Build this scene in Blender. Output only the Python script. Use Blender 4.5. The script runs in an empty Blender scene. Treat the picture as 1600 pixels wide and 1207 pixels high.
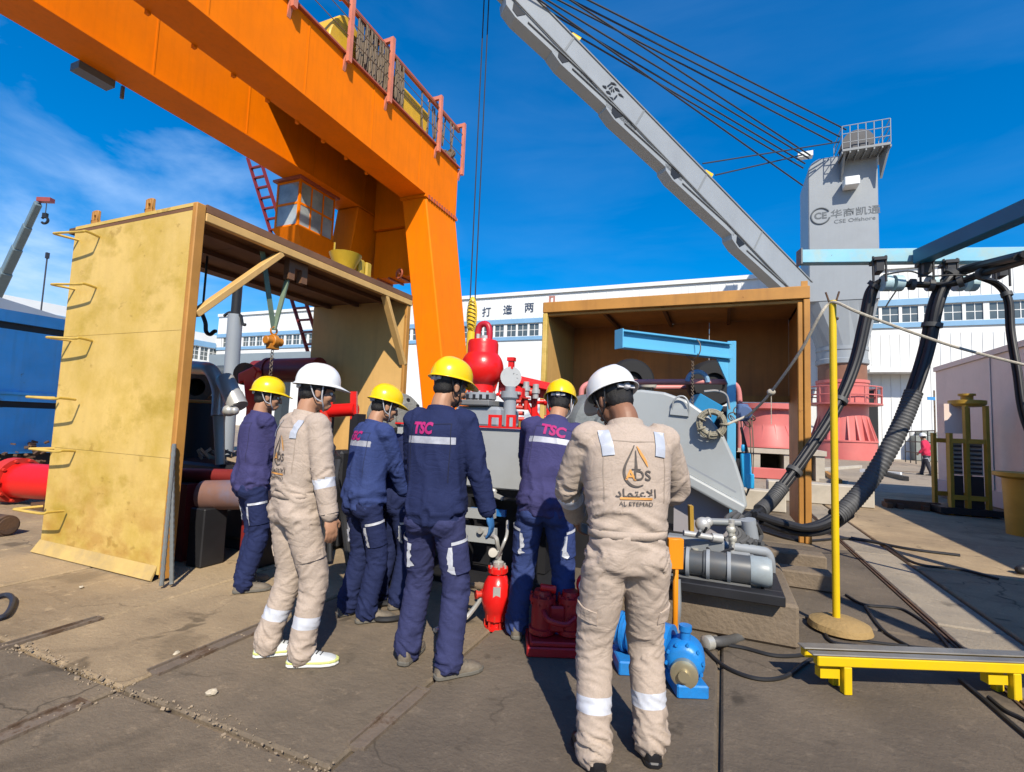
import bpy, bmesh, math, random
import numpy as np
from mathutils import Vector, Matrix
from mathutils.bvhtree import BVHTree
random.seed(7)
rng = np.random.default_rng(7)
scn = bpy.context.scene
col = scn.collection
V3 = Vector

# ---------------------------------------------------------------- camera
EYE = V3((0, 0, 1.42))
FPX = 772.0
YAW, PITCH, ROLL = math.radians(23), math.radians(4.5), math.radians(2.25)
CR = Matrix.Rotation(YAW, 3, 'Z') @ Matrix.Rotation(math.pi/2 + PITCH, 3, 'X') @ Matrix.Rotation(ROLL, 3, 'Z')
cd = bpy.data.cameras.new('camera')
cam = bpy.data.objects.new('camera', cd)
col.objects.link(cam)
cam.matrix_world = Matrix.Translation(EYE) @ CR.to_4x4()
cd.sensor_width = 36.0
cd.sensor_fit = 'HORIZONTAL'
cd.lens = 36.0 * FPX / 1600.0
cd.clip_start = 0.05
cd.clip_end = 3000
scn.camera = cam
CRIGHT = V3((math.cos(YAW), math.sin(YAW), 0))
CFWD = V3((-math.sin(YAW), math.cos(YAW), 0))

# ---------------------------------------------------------------- sky and sun
SUN_H = V3((0.566, -0.824, 0)).normalized()
SUN_EL = math.radians(42)
SUND = V3((SUN_H.x*math.cos(SUN_EL), SUN_H.y*math.cos(SUN_EL), math.sin(SUN_EL)))
w = bpy.data.worlds.new('World')
scn.world = w
w.use_nodes = True
nt = w.node_tree
nt.nodes.clear()
def wn(t, **k):
    n = nt.nodes.new(t)
    for a, b in k.items():
        setattr(n, a, b)
    return n
wo = wn('ShaderNodeOutputWorld')
bg = wn('ShaderNodeBackground')
bg.inputs['Strength'].default_value = 0.15
sky = wn('ShaderNodeTexSky', sky_type='NISHITA')
sky.sun_disc = False
sky.sun_elevation = SUN_EL
sky.sun_rotation = math.atan2(SUN_H.x, SUN_H.y)
sky.altitude = 100
sky.air_density = 1.0
sky.dust_density = 0.4
sky.ozone_density = 3.0
hs = wn('ShaderNodeHueSaturation')
hs.inputs['Hue'].default_value = 0.508
hs.inputs['Saturation'].default_value = 1.78
hs.inputs['Value'].default_value = 1.37
gm = wn('ShaderNodeGamma')
gm.inputs['Gamma'].default_value = 0.80
nt.links.new(sky.outputs[0], gm.inputs['Color'])
nt.links.new(gm.outputs[0], hs.inputs['Color'])
# thin cirrus streaks
tcw = wn('ShaderNodeTexCoord')
mpw = wn('ShaderNodeMapping')
mpw.inputs['Rotation'].default_value = (0.35, 0.25, math.radians(-20))
mpw.inputs['Scale'].default_value = (1.2, 2.6, 6.0)
nt.links.new(tcw.outputs['Generated'], mpw.inputs['Vector'])
n1 = wn('ShaderNodeTexNoise')
n1.inputs['Scale'].default_value = 1.35
n1.inputs['Detail'].default_value = 7
n1.inputs['Roughness'].default_value = 0.56
n1.inputs['Distortion'].default_value = 0.35
nt.links.new(mpw.outputs[0], n1.inputs['Vector'])
n2 = wn('ShaderNodeTexNoise')
n2.inputs['Scale'].default_value = 2.1
n2.inputs['Detail'].default_value = 2
nt.links.new(tcw.outputs['Generated'], n2.inputs['Vector'])
cr1 = wn('ShaderNodeMapRange')
cr1.inputs['From Min'].default_value = 0.43
cr1.inputs['From Max'].default_value = 0.70
nt.links.new(n1.outputs['Fac'], cr1.inputs['Value'])
# the bank of cirrus lies over one half of the sky (a direction, left of the yard)
nv = wn('ShaderNodeVectorMath', operation='DOT_PRODUCT')
nt.links.new(tcw.outputs['Generated'], nv.inputs[0])
nv.inputs[1].default_value = (-0.88, 0.47, 0.0)
cr2 = wn('ShaderNodeMapRange')
cr2.inputs['From Min'].default_value = 0.78
cr2.inputs['From Max'].default_value = 0.98
cr2.inputs['To Min'].default_value = 0.05
cr2.inputs['To Max'].default_value = 1.35
nt.links.new(nv.outputs['Value'], cr2.inputs['Value'])
cr3 = wn('ShaderNodeMapRange')
cr3.inputs['From Min'].default_value = 0.38
cr3.inputs['From Max'].default_value = 0.62
nt.links.new(n2.outputs['Fac'], cr3.inputs['Value'])
m1 = wn('ShaderNodeMath', operation='MULTIPLY')
m2 = wn('ShaderNodeMath', operation='MULTIPLY')
m3 = wn('ShaderNodeMath', operation='MULTIPLY')
nt.links.new(cr1.outputs[0], m1.inputs[0])
nt.links.new(cr2.outputs[0], m1.inputs[1])
nt.links.new(m1.outputs[0], m2.inputs[0])
nt.links.new(cr3.outputs[0], m2.inputs[1])
nt.links.new(m2.outputs[0], m3.inputs[0])
m3.inputs[1].default_value = 1.15
m3.use_clamp = True
mx = wn('ShaderNodeMix', data_type='RGBA')
nt.links.new(m3.outputs[0], mx.inputs[0])
nt.links.new(hs.outputs[0], mx.inputs[6])
mx.inputs[7].default_value = (3.2, 4.7, 7.0, 1)
nt.links.new(mx.outputs[2], bg.inputs['Color'])
nt.links.new(bg.outputs[0], wo.inputs['Surface'])

sd = bpy.data.lights.new('sun', 'SUN')
sd.energy = 5.0
sd.angle = math.radians(0.53)
sd.color = (1.0, 0.92, 0.78)
sun = bpy.data.objects.new('sun', sd)
col.objects.link(sun)
sun.rotation_euler = (-SUND).to_track_quat('-Z', 'Y').to_euler()

scn.view_settings.view_transform = 'Standard'
scn.view_settings.look = 'None'
scn.view_settings.exposure = 0.2
scn.view_settings.gamma = 1.0
scn.view_settings.use_curve_mapping = False
scn.cycles.max_bounces = 6
scn.cycles.diffuse_bounces = 1

# ---------------------------------------------------------------- placing helpers (world x, y run along the yard's slab joints)
def ray(px, py):
    return CR @ V3(((px - 800) / FPX, -(py - 603.5) / FPX, -1))
def gnd(px, py, z=0.0):
    d = ray(px, py)
    return EYE + d * ((z - EYE.z) / d.z)
def onx(px, py, x):
    d = ray(px, py)
    return EYE + d * (x / d.x)
def ony(px, py, y):
    d = ray(px, py)
    return EYE + d * (y / d.y)
def dep(px, py, D):
    return EYE + ray(px, py) * D      # D metres along the view axis

# ---------------------------------------------------------------- materials
MATS = {}
def lin(c):
    return tuple(((x/12.92) if x <= 0.04045 else ((x+0.055)/1.055)**2.4) for x in [v/255 for v in c])
def mat(name, c, rough=0.5, metal=0.0, var=0.12, scale=2.0, rust=0.0, rustc=(0.16, 0.06, 0.025), rscale=5.0,
        bump=0.0, bscale=60.0, streak=0.0, dirt=0.0, dirtc=(0.12, 0.095, 0.07), spec=0.5, fine=0.0, rand=0.0, coat=0.0, wrinkle=0.0):
    if name in MATS:
        return MATS[name]
    m = bpy.data.materials.new(name)
    MATS[name] = m
    m.use_nodes = True
    t = m.node_tree
    b = t.nodes['Principled BSDF']
    L = t.links.new
    def N(k, **kw):
        n = t.nodes.new(k)
        for a, v in kw.items():
            setattr(n, a, v)
        return n
    tc = N('ShaderNodeTexCoord')
    b.inputs['Roughness'].default_value = rough
    b.inputs['Metallic'].default_value = metal
    b.inputs['Specular IOR Level'].default_value = spec
    if coat:
        b.inputs['Coat Weight'].default_value = coat
        b.inputs['Coat Roughness'].default_value = 0.08
    nz = N('ShaderNodeTexNoise')
    nz.inputs['Scale'].default_value = scale
    nz.inputs['Detail'].default_value = 6
    nz.inputs['Roughness'].default_value = 0.6
    L(tc.outputs['Object'], nz.inputs['Vector'])
    rp = N('ShaderNodeMapRange')
    rp.inputs['From Min'].default_value = 0.25
    rp.inputs['From Max'].default_value = 0.75
    L(nz.outputs['Fac'], rp.inputs['Value'])
    mixc = N('ShaderNodeMix', data_type='RGBA')
    L(rp.outputs[0], mixc.inputs[0])
    mixc.inputs[6].default_value = (*[x*(1-var) for x in c], 1)
    mixc.inputs[7].default_value = (*[min(1, x*(1+var)) for x in c], 1)
    cur = mixc.outputs[2]
    def blend(fac, cc):
        nonlocal cur
        q = N('ShaderNodeMix', data_type='RGBA')
        L(fac, q.inputs[0])
        L(cur, q.inputs[6])
        q.inputs[7].default_value = (*cc, 1)
        cur = q.outputs[2]
    if fine:
        f = N('ShaderNodeTexNoise')
        f.inputs['Scale'].default_value = 140
        f.inputs['Detail'].default_value = 3
        L(tc.outputs['Object'], f.inputs['Vector'])
        fr = N('ShaderNodeMapRange')
        fr.inputs['From Min'].default_value = 0.4
        fr.inputs['From Max'].default_value = 0.7
        fr.inputs['To Max'].default_value = fine
        L(f.outputs['Fac'], fr.inputs['Value'])
        blend(fr.outputs[0], tuple(x*0.55 for x in c))
    if streak:
        mp = N('ShaderNodeMapping')
        mp.inputs['Scale'].default_value = (9, 9, 0.7)
        L(tc.outputs['Object'], mp.inputs['Vector'])
        s = N('ShaderNodeTexNoise')
        s.inputs['Scale'].default_value = 1.0
        s.inputs['Detail'].default_value = 5
        L(mp.outputs[0], s.inputs['Vector'])
        sr = N('ShaderNodeMapRange')
        sr.inputs['From Min'].default_value = 0.48
        sr.inputs['From Max'].default_value = 0.72
        sr.inputs['To Max'].default_value = streak
        L(s.outputs['Fac'], sr.inputs['Value'])
        blend(sr.outputs[0], tuple(0.5*x+0.5*y for x, y in zip(rustc, c)))
    if dirt:
        s = N('ShaderNodeTexNoise')
        s.inputs['Scale'].default_value = scale*1.7
        s.inputs['Detail'].default_value = 8
        s.inputs['Roughness'].default_value = 0.7
        mp = N('ShaderNodeMapping')
        mp.inputs['Location'].default_value = (3.1, 7.7, 1.2)
        L(tc.outputs['Object'], mp.inputs['Vector'])
        L(mp.outputs[0], s.inputs['Vector'])
        sr = N('ShaderNodeMapRange')
        sr.inputs['From Min'].default_value = 0.42
        sr.inputs['From Max'].default_value = 0.7
        sr.inputs['To Max'].default_value = dirt
        L(s.outputs['Fac'], sr.inputs['Value'])
        blend(sr.outputs[0], dirtc)
    if rust:
        s = N('ShaderNodeTexNoise')
        s.inputs['Scale'].default_value = rscale
        s.inputs['Detail'].default_value = 9
        s.inputs['Roughness'].default_value = 0.68
        L(tc.outputs['Object'], s.inputs['Vector'])
        sr = N('ShaderNodeMapRange')
        th = 0.72 - 0.34*rust
        sr.inputs['From Min'].default_value = th
        sr.inputs['From Max'].default_value = th + 0.07
        L(s.outputs['Fac'], sr.inputs['Value'])
        blend(sr.outputs[0], rustc)
        rr = N('ShaderNodeMapRange')
        rr.inputs['To Min'].default_value = rough
        rr.inputs['To Max'].default_value = 0.85
        L(sr.outputs[0], rr.inputs['Value'])
        L(rr.outputs[0], b.inputs['Roughness'])
    if rand:
        oi = N('ShaderNodeObjectInfo')
        q = N('ShaderNodeMapRange')
        q.inputs['To Min'].default_value = 1 - rand
        q.inputs['To Max'].default_value = 1 + rand
        L(oi.outputs['Random'], q.inputs['Value'])
        h = N('ShaderNodeHueSaturation')
        L(q.outputs[0], h.inputs['Value'])
        L(cur, h.inputs['Color'])
        cur = h.outputs[0]
    L(cur, b.inputs['Base Color'])
    if wrinkle:
        dn_ = N('ShaderNodeTexNoise')
        dn_.inputs['Scale'].default_value = 6.5
        dn_.inputs['Detail'].default_value = 2
        dn_.inputs['Distortion'].default_value = 1.2
        mp = N('ShaderNodeMapping')
        mp.inputs['Scale'].default_value = (1.0, 1.0, 1.7)
        mp.inputs['Rotation'].default_value = (0.3, 0.4, 0)
        L(tc.outputs['Object'], mp.inputs['Vector'])
        L(mp.outputs[0], dn_.inputs['Vector'])
        s1 = N('ShaderNodeMath', operation='SUBTRACT')
        L(dn_.outputs['Fac'], s1.inputs[0]); s1.inputs[1].default_value = 0.5
        s2 = N('ShaderNodeMath', operation='ABSOLUTE')
        L(s1.outputs[0], s2.inputs[0])
        s3 = N('ShaderNodeMapRange')
        s3.inputs['From Max'].default_value = 0.11
        L(s2.outputs[0], s3.inputs['Value'])
        wb = N('ShaderNodeBump')
        wb.inputs['Strength'].default_value = wrinkle
        wb.inputs['Distance'].default_value = 0.012
        L(s3.outputs[0], wb.inputs['Height'])
        L(wb.outputs[0], b.inputs['Normal'])
    if bump and not wrinkle:
        bn = N('ShaderNodeTexNoise')
        bn.inputs['Scale'].default_value = bscale
        bn.inputs['Detail'].default_value = 5
        L(tc.outputs['Object'], bn.inputs['Vector'])
        bp = N('ShaderNodeBump')
        bp.inputs['Strength'].default_value = bump
        bp.inputs['Distance'].default_value = 0.02
        L(bn.outputs['Fac'], bp.inputs['Height'])
        L(bp.outputs[0], b.inputs['Normal'])
    return m

# ---------------------------------------------------------------- mesh builder
class MB:
    def __init__(s):
        s.v = []; s.f = []; s.mi = []; s.sm = []
    def add(s, vs, fs, smooth=False, mi=0):
        o = len(s.v)
        s.v.extend([tuple(x) for x in vs])
        for f in fs:
            s.f.append(tuple(i + o for i in f)); s.mi.append(mi); s.sm.append(smooth)
        return s
    def box(s, c, size, R=None, mi=0):
        x, y, z = [q/2 for q in size]
        vs = []
        for q in ((-x,-y,-z),(x,-y,-z),(x,y,-z),(-x,y,-z),(-x,-y,z),(x,-y,z),(x,y,z),(-x,y,z)):
            p = V3(q)
            if R is not None:
                p = R @ p
            vs.append(p + V3(c))
        return s.add(vs, [(0,3,2,1),(4,5,6,7),(0,1,5,4),(1,2,6,5),(2,3,7,6),(3,0,4,7)], False, mi)
    def bx(s, x0, x1, y0, y1, z0, z1, mi=0):
        return s.box(((x0+x1)/2,(y0+y1)/2,(z0+z1)/2), (abs(x1-x0),abs(y1-y0),abs(z1-z0)), None, mi)
    def beam(s, p, q, w_, h_, up=(0,0,1), mi=0):
        p = V3(p); q = V3(q); d = q - p
        L = d.length; d.normalize()
        u = V3(up)
        x = d.cross(u)
        if x.length < 1e-4:
            x = d.cross(V3((1,0,0)))
        x.normalize(); z = x.cross(d)
        R = Matrix((x, d, z)).transposed()
        return s.box((p+q)/2, (w_, L, h_), R, mi)
    def ibeam(s, p, q, w_, h_, tf, tw, up=(0,0,1), mi=0):
        p = V3(p); q = V3(q); d = (q-p).normalized()
        x = d.cross(V3(up)).normalized(); z = x.cross(d)
        for k in (-1, 1):
            s.beam(p + z*k*(h_/2-tf/2), q + z*k*(h_/2-tf/2), w_, tf, up, mi)
        s.beam(p, q, tw, h_-2*tf, up, mi)
        return s
    def cyl(s, p, q, r, r2=None, n=16, caps=True, mi=0, smooth=True):
        return s.loft([V3(p), V3(q)], [r, r if r2 is None else r2], n, caps, mi, smooth)
    def loft(s, pts, rs, n=10, caps=True, mi=0, smooth=True):
        pts = [V3(p) for p in pts]
        if not hasattr(rs, '__len__'):
            rs = [rs]*len(pts)
        T = []
        for i in range(len(pts)):
            a = pts[max(i-1,0)]; b = pts[min(i+1,len(pts)-1)]
            t = (b - a)
            T.append(t.normalized() if t.length > 1e-9 else V3((0,0,1)))
        ref = V3((0,0,1)) if abs(T[0].z) < 0.9 else V3((1,0,0))
        x = (ref - T[0]*ref.dot(T[0])).normalized()
        vs = []; fs = []
        for i, p in enumerate(pts):
            x = (x - T[i]*x.dot(T[i]))
            x.normalize(); y = T[i].cross(x)
            for k in range(n):
                a = 2*math.pi*k/n
                vs.append(p + (x*math.cos(a) + y*math.sin(a))*rs[i])
        for i in range(len(pts)-1):
            for k in range(n):
                k2 = (k+1) % n
                fs.append((i*n+k, i*n+k2, (i+1)*n+k2, (i+1)*n+k))
        s.add(vs, fs, smooth, mi)
        if caps:
            o = len(s.v) - len(vs)
            e = o + (len(pts)-1)*n
            if rs[0] > 1e-4:
                s.f.append(tuple(o + k for k in reversed(range(n)))); s.mi.append(mi); s.sm.append(False)
            if rs[-1] > 1e-4:
                s.f.append(tuple(e + k for k in range(n))); s.mi.append(mi); s.sm.append(False)
        return s
    def tube(s, pts, r, n=8, mi=0, sub=6):
        return s.loft(spline(pts, sub) if sub > 1 else pts, r, n, True, mi)
    def lathe(s, base, axis, prof, n=20, mi=0, smooth=True):
        base = V3(base); d = V3(axis).normalized()
        pts = [base + d*h for r, h in prof]
        # break shading at sharp steps by splitting rings
        ref = V3((0,0,1)) if abs(d.z) < 0.9 else V3((1,0,0))
        x = (ref - d*ref.dot(d)).normalized(); y = d.cross(x)
        for i in range(len(prof)-1):
            vs = []
            for j in (i, i+1):
                for k in range(n):
                    a = 2*math.pi*k/n
                    vs.append(pts[j] + (x*math.cos(a)+y*math.sin(a))*max(prof[j][0], 1e-5))
            s.add(vs, [(k, (k+1)%n, n+(k+1)%n, n+k) for k in range(n)], smooth, mi)
        for j, rev in ((0, True), (len(prof)-1, False)):
            if prof[j][0] > 1e-3:
                vs = [pts[j] + (x*math.cos(2*math.pi*k/n)+y*math.sin(2*math.pi*k/n))*prof[j][0] for k in range(n)]
                s.add(vs, [tuple(reversed(range(n))) if rev else tuple(range(n))], False, mi)
        return s
    def prism(s, poly, vec, mi=0):
        n = len(poly); vec = V3(vec)
        a = [V3(p) for p in poly]; b = [p + vec for p in a]
        nrm = V3((0,0,0))
        for i in range(n):
            nrm += a[i].cross(a[(i+1)%n])
        fs = [tuple(range(n)), tuple(n+i for i in reversed(range(n)))] + [(i, n+i, n+(i+1)%n, (i+1)%n) for i in range(n)]
        if nrm.dot(vec) > 0:
            fs = [tuple(reversed(f)) for f in fs]
        return s.add(a+b, fs, False, mi)
    def ell(s, c, r, R=None, n=16, m=10, mi=0):
        vs = []; fs = []
        c = V3(c)
        for i in range(m+1):
            th = math.pi*i/m
            for k in range(n):
                a = 2*math.pi*k/n
                p = V3((r[0]*math.sin(th)*math.cos(a), r[1]*math.sin(th)*math.sin(a), r[2]*math.cos(th)))
                if R is not None:
                    p = R @ p
                vs.append(c + p)
        for i in range(m):
            for k in range(n):
                fs.append((i*n+k, (i+1)*n+k, (i+1)*n+(k+1)%n, i*n+(k+1)%n))
        return s.add(vs, fs, True, mi)
    def torus(s, c, axis, R, r, n=24, m=8, mi=0, a0=0, a1=2*math.pi, xdir=None):
        c = V3(c); d = V3(axis).normalized()
        ref = V3(xdir) if xdir is not None else (V3((0,0,1)) if abs(d.z) < 0.9 else V3((1,0,0)))
        x = (ref - d*ref.dot(d)).normalized(); y = d.cross(x)
        full = abs(a1-a0) > 6.28
        pts = [c + (x*math.cos(a0+(a1-a0)*k/n) + y*math.sin(a0+(a1-a0)*k/n))*R for k in range(n+1)]
        return s.loft(pts, r, m, not full, mi)
    def build(s, name, mats, parent=None, bevel=0.0, label=None, cat=None, group=None, kind=None, seg=1, origin=None):
        me = bpy.data.meshes.new(name)
        og = origin_of(parent) if parent is not None else (V3(origin) if origin is not None else base_of(s.v))
        me.from_pydata([tuple(V3(p) - og) for p in s.v], [], s.f)
        if not isinstance(mats, (list, tuple)):
            mats = [mats]
        for m in mats:
            me.materials.append(m)
        me.polygons.foreach_set('material_index', s.mi)
        me.polygons.foreach_set('use_smooth', s.sm)
        me.update()
        bm = bmesh.new(); bm.from_mesh(me)
        bmesh.ops.remove_doubles(bm, verts=bm.verts, dist=1e-5)
        bmesh.ops.recalc_face_normals(bm, faces=bm.faces)
        bm.to_mesh(me); bm.free()
        if any(s.sm):
            me.set_sharp_from_angle(angle=math.radians(38))
        o = bpy.data.objects.new(name, me)
        col.objects.link(o)
        if parent is not None:
            o.parent = parent
        else:
            o.location = og
        if bevel:
            bv = o.modifiers.new('bevel', 'BEVEL')
            bv.width = bevel; bv.segments = seg; bv.limit_method = 'ANGLE'; bv.angle_limit = math.radians(40)
        tag(o, label, cat, group, kind)
        return o

def base_of(vs):
    a = np.array([tuple(v) for v in vs])
    return V3((float((a[:,0].min()+a[:,0].max())/2), float((a[:,1].min()+a[:,1].max())/2), float(a[:,2].min())))
def origin_of(o):
    while o.parent is not None:
        o = o.parent
    return o.location.copy()
def tag(o, label=None, cat=None, group=None, kind=None):
    if label: o['label'] = label
    if cat: o['category'] = cat
    if group: o['group'] = group
    if kind: o['kind'] = kind
    return o
def thing(name, label, cat, loc, group=None, kind=None):
    o = bpy.data.objects.new(name, None)
    o.empty_display_size = 0.2
    o.location = V3(loc)
    col.objects.link(o)
    return tag(o, label, cat, group, kind)
def kids(o):
    return [c for c in col.objects if c.parent is o]
def copy_tree(o, parent=None, loc=None):
    c = o.copy(); col.objects.link(c)
    if parent is not None: c.parent = parent
    if loc is not None: c.location = V3(loc)
    for k in kids(o): copy_tree(k, c)
    return c
def spline(pts, sub=6):
    P = [V3(p) for p in pts]
    if len(P) < 3:
        return P
    out = []
    for i in range(len(P)-1):
        p0 = P[i-1] if i > 0 else P[i]*2 - P[i+1]
        p1, p2 = P[i], P[i+1]
        p3 = P[i+2] if i+2 < len(P) else P[i+1]*2 - P[i]
        for k in range(sub):
            t = k/sub
            out.append(0.5*((2*p1) + (p2-p0)*t + (2*p0-5*p1+4*p2-p3)*t*t + (3*p1-p0-3*p2+p3)*t*t*t))
    out.append(P[-1])
    return out
FONT_CACHE = {}
def font(which):
    import os
    if which is None:
        return None
    if which not in FONT_CACHE:
        d = bpy.utils.system_resource('DATAFILES', path='fonts')
        try:
            FONT_CACHE[which] = bpy.data.fonts.load(os.path.join(d, which))
        except Exception:
            FONT_CACHE[which] = None
    return FONT_CACHE[which]
def text_mesh(body, size=1.0, which=None, shear=0.0, bold=0.0, sx=1.0, extrude=0.0, align='CENTER'):
    cu = bpy.data.curves.new('lettering', 'FONT')
    cu.body = body
    cu.size = size
    cu.shear = shear
    cu.offset = bold
    cu.align_x = align
    cu.align_y = 'CENTER'
    cu.resolution_u = 3
    cu.extrude = extrude
    f = font(which)
    if f is not None:
        cu.font = f
    o = bpy.data.objects.new('lettering', cu)
    col.objects.link(o)
    dg = bpy.context.evaluated_depsgraph_get()
    me = bpy.data.meshes.new_from_object(o.evaluated_get(dg))
    vs = [(v.co.x*sx, v.co.y, v.co.z) for v in me.vertices]
    fs = [tuple(p.vertices) for p in me.polygons]
    bpy.data.objects.remove(o); bpy.data.curves.remove(cu); bpy.data.meshes.remove(me)
    return vs, fs
def flat_text(mb, body, c, xd, yd, size, off=0.004, **k):
    mi = k.pop('mi', 0)
    vs, fs = text_mesh(body, size, **k)
    xd = V3(xd).normalized(); yd = V3(yd).normalized(); n = xd.cross(yd)
    mb.add([V3(c) + xd*x + yd*y + n*(z+off) for x, y, z in vs], fs, False, mi)
# ================================================================ the setting: ground
def ground_mat(name, tint, base, dark, sand, dscale=0.55, crack=True):
    m = bpy.data.materials.new(name); m.use_nodes = True
    t = m.node_tree; b = t.nodes['Principled BSDF']; L = t.links.new
    def N(k, **kw):
        n = t.nodes.new(k)
        for a, v in kw.items(): setattr(n, a, v)
        return n
    g = N('ShaderNodeNewGeometry')
    def noise(sc, det, ro, lo, hi, tm=1.0, dist=0.0, vec=None):
        n = N('ShaderNodeTexNoise')
        n.inputs['Scale'].default_value = sc; n.inputs['Detail'].default_value = det
        n.inputs['Roughness'].default_value = ro; n.inputs['Distortion'].default_value = dist
        L(vec if vec is not None else g.outputs['Position'], n.inputs['Vector'])
        r = N('ShaderNodeMapRange')
        r.inputs['From Min'].default_value = lo; r.inputs['From Max'].default_value = hi
        r.inputs['To Max'].default_value = tm
        L(n.outputs['Fac'], r.inputs['Value'])
        return r.outputs[0]
    def mixf(f, a, bcol):
        q = N('ShaderNodeMix', data_type='RGBA')
        L(f, q.inputs[0])
        if isinstance(a, tuple): q.inputs[6].default_value = (*a, 1)
        else: L(a, q.inputs[6])
        q.inputs[7].default_value = (*bcol, 1)
        return q.outputs[2]
    c = mixf(noise(1.3, 8, 0.62, 0.3, 0.7), base, tuple(x*0.78 for x in base))
    mp = N('ShaderNodeMapping'); mp.inputs['Rotation'].default_value = (0, 0, 0.5); mp.inputs['Scale'].default_value = (1.0, 3.2, 1.0)
    L(g.outputs['Position'], mp.inputs['Vector'])
    c = mixf(noise(2.2, 8, 0.7, 0.5, 0.68, 0.55, 0.6, mp.outputs[0]), c, dark)
    c = mixf(noise(dscale, 7, 0.6, 0.44, 0.62, 0.75), c, sand)
    c = mixf(noise(9, 6, 0.75, 0.56, 0.70, 0.5), c, tuple(x*1.35 for x in sand))
    c = mixf(noise(5.0, 4, 0.6, 0.64, 0.70, 0.55), c, tuple(x*0.45 for x in base))
    c = mixf(noise(0.8, 5, 0.55, 0.60, 0.66, 0.6, 0.8), c, tuple(x*0.5 for x in base))
    c = mixf(noise(2.6, 3, 0.5, 0.66, 0.71, 0.75, 0.4), c, tuple(x*0.32 for x in base))
    vo = N('ShaderNodeTexVoronoi', feature='DISTANCE_TO_EDGE'); vo.inputs['Scale'].default_value = 0.75
    dn = N('ShaderNodeTexNoise'); dn.inputs['Scale'].default_value = 3.5; dn.inputs['Detail'].default_value = 6
    L(g.outputs['Position'], dn.inputs['Vector'])
    va = N('ShaderNodeVectorMath', operation='MULTIPLY_ADD'); va.inputs[1].default_value = (.45,.45,0)
    L(dn.outputs['Color'], va.inputs[0]); L(g.outputs['Position'], va.inputs[2]); L(va.outputs[0], vo.inputs['Vector'])
    vr = N('ShaderNodeMapRange'); vr.inputs['From Min'].default_value = 0.0; vr.inputs['From Max'].default_value = 0.009; vr.inputs['To Min'].default_value = 1.0; vr.inputs['To Max'].default_value = 0.0
    L(vo.outputs['Distance'], vr.inputs['Value'])
    vm = N('ShaderNodeMath', operation='MULTIPLY'); L(vr.outputs[0], vm.inputs[0]); L(noise(0.5, 2, 0.5, 0.50, 0.58, 0.85), vm.inputs[1])
    c = mixf(vm.outputs[0], c, tuple(x*0.3 for x in base))
    c = mixf(noise(70, 3, 0.7, 0.45, 0.75, 0.35), c, tuple(x*0.6 for x in base))
    if tint:
        oi = N('ShaderNodeObjectInfo'); q = N('ShaderNodeMapRange')
        q.inputs['To Min'].default_value = 1 - tint; q.inputs['To Max'].default_value = 1 + tint
        L(oi.outputs['Random'], q.inputs['Value'])
        h = N('ShaderNodeHueSaturation'); L(q.outputs[0], h.inputs['Value']); L(c, h.inputs['Color']); c = h.outputs[0]
    L(c, b.inputs['Base Color'])
    b.inputs['Roughness'].default_value = 0.85
    b.inputs['Specular IOR Level'].default_value = 0.3
    n1 = N('ShaderNodeTexNoise'); n1.inputs['Scale'].default_value = 26; n1.inputs['Detail'].default_value = 8; n1.inputs['Roughness'].default_value = 0.7
    L(g.outputs['Position'], n1.inputs['Vector'])
    bp = N('ShaderNodeBump'); bp.inputs['Strength'].default_value = 0.55; bp.inputs['Distance'].default_value = 0.02
    L(n1.outputs['Fac'], bp.inputs['Height']); L(bp.outputs[0], b.inputs['Normal'])
    return m
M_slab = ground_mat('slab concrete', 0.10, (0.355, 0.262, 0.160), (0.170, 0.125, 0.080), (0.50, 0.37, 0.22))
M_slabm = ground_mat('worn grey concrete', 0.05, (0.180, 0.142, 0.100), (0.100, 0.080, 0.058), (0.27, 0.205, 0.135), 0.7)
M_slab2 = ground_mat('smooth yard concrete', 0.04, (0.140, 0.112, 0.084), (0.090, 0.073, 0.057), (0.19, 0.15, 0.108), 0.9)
M_far = ground_mat('far yard concrete', 0.0, (0.36, 0.29, 0.215), (0.25, 0.20, 0.15), (0.43, 0.34, 0.24), 0.2)
M_strip = ground_mat('pale kerb concrete', 0.06, (0.34, 0.29, 0.225), (0.25, 0.21, 0.165), (0.40, 0.33, 0.24), 1.2)
M_dirt = ground_mat('joint dirt', 0.0, (0.15, 0.115, 0.08), (0.09, 0.07, 0.05), (0.25, 0.19, 0.13), 2.0)

g = MB(); R_ = 900
g.add([(-R_,-R_,-0.03),(R_,-R_,-0.03),(R_,R_,-0.03),(-R_,R_,-0.03)], [(0,1,2,3)])
ground = g.build('ground', M_dirt, kind='structure', origin=(0,0,0))
xs = [-13.2, -11.8, -10.4, -9.1, -7.8, -6.5, -5.2, -3.88, -2.83, -1.45, 0.0, 1.52]
ys = [-4.2, -1.4, 1.68, 4.6, 7.6, 10.6, 13.6]
def slab(x0, x1, y0, y1, m, gap=0.016, j=0.010, zt=0.0):
    mb = MB()
    r = lambda: random.uniform(-j, j)
    P = [(x0+gap+r(), y0+gap+r()), (x1-gap+r(), y0+gap+r()), (x1-gap+r(), y1-gap+r()), (x0+gap+r(), y1-gap+r())]
    zz = [zt + random.uniform(-0.005, 0.003) for _ in P]
    vs = [(p[0], p[1], z) for p, z in zip(P, zz)] + [(p[0], p[1], -0.14) for p in P]
    mb.add(vs, [(0,1,2,3),(7,6,5,4),(0,4,5,1),(1,5,6,2),(2,6,7,3),(3,7,4,0)])
    o = mb.build('concrete_slab', m, ground, bevel=0.012)
    return o
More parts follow.
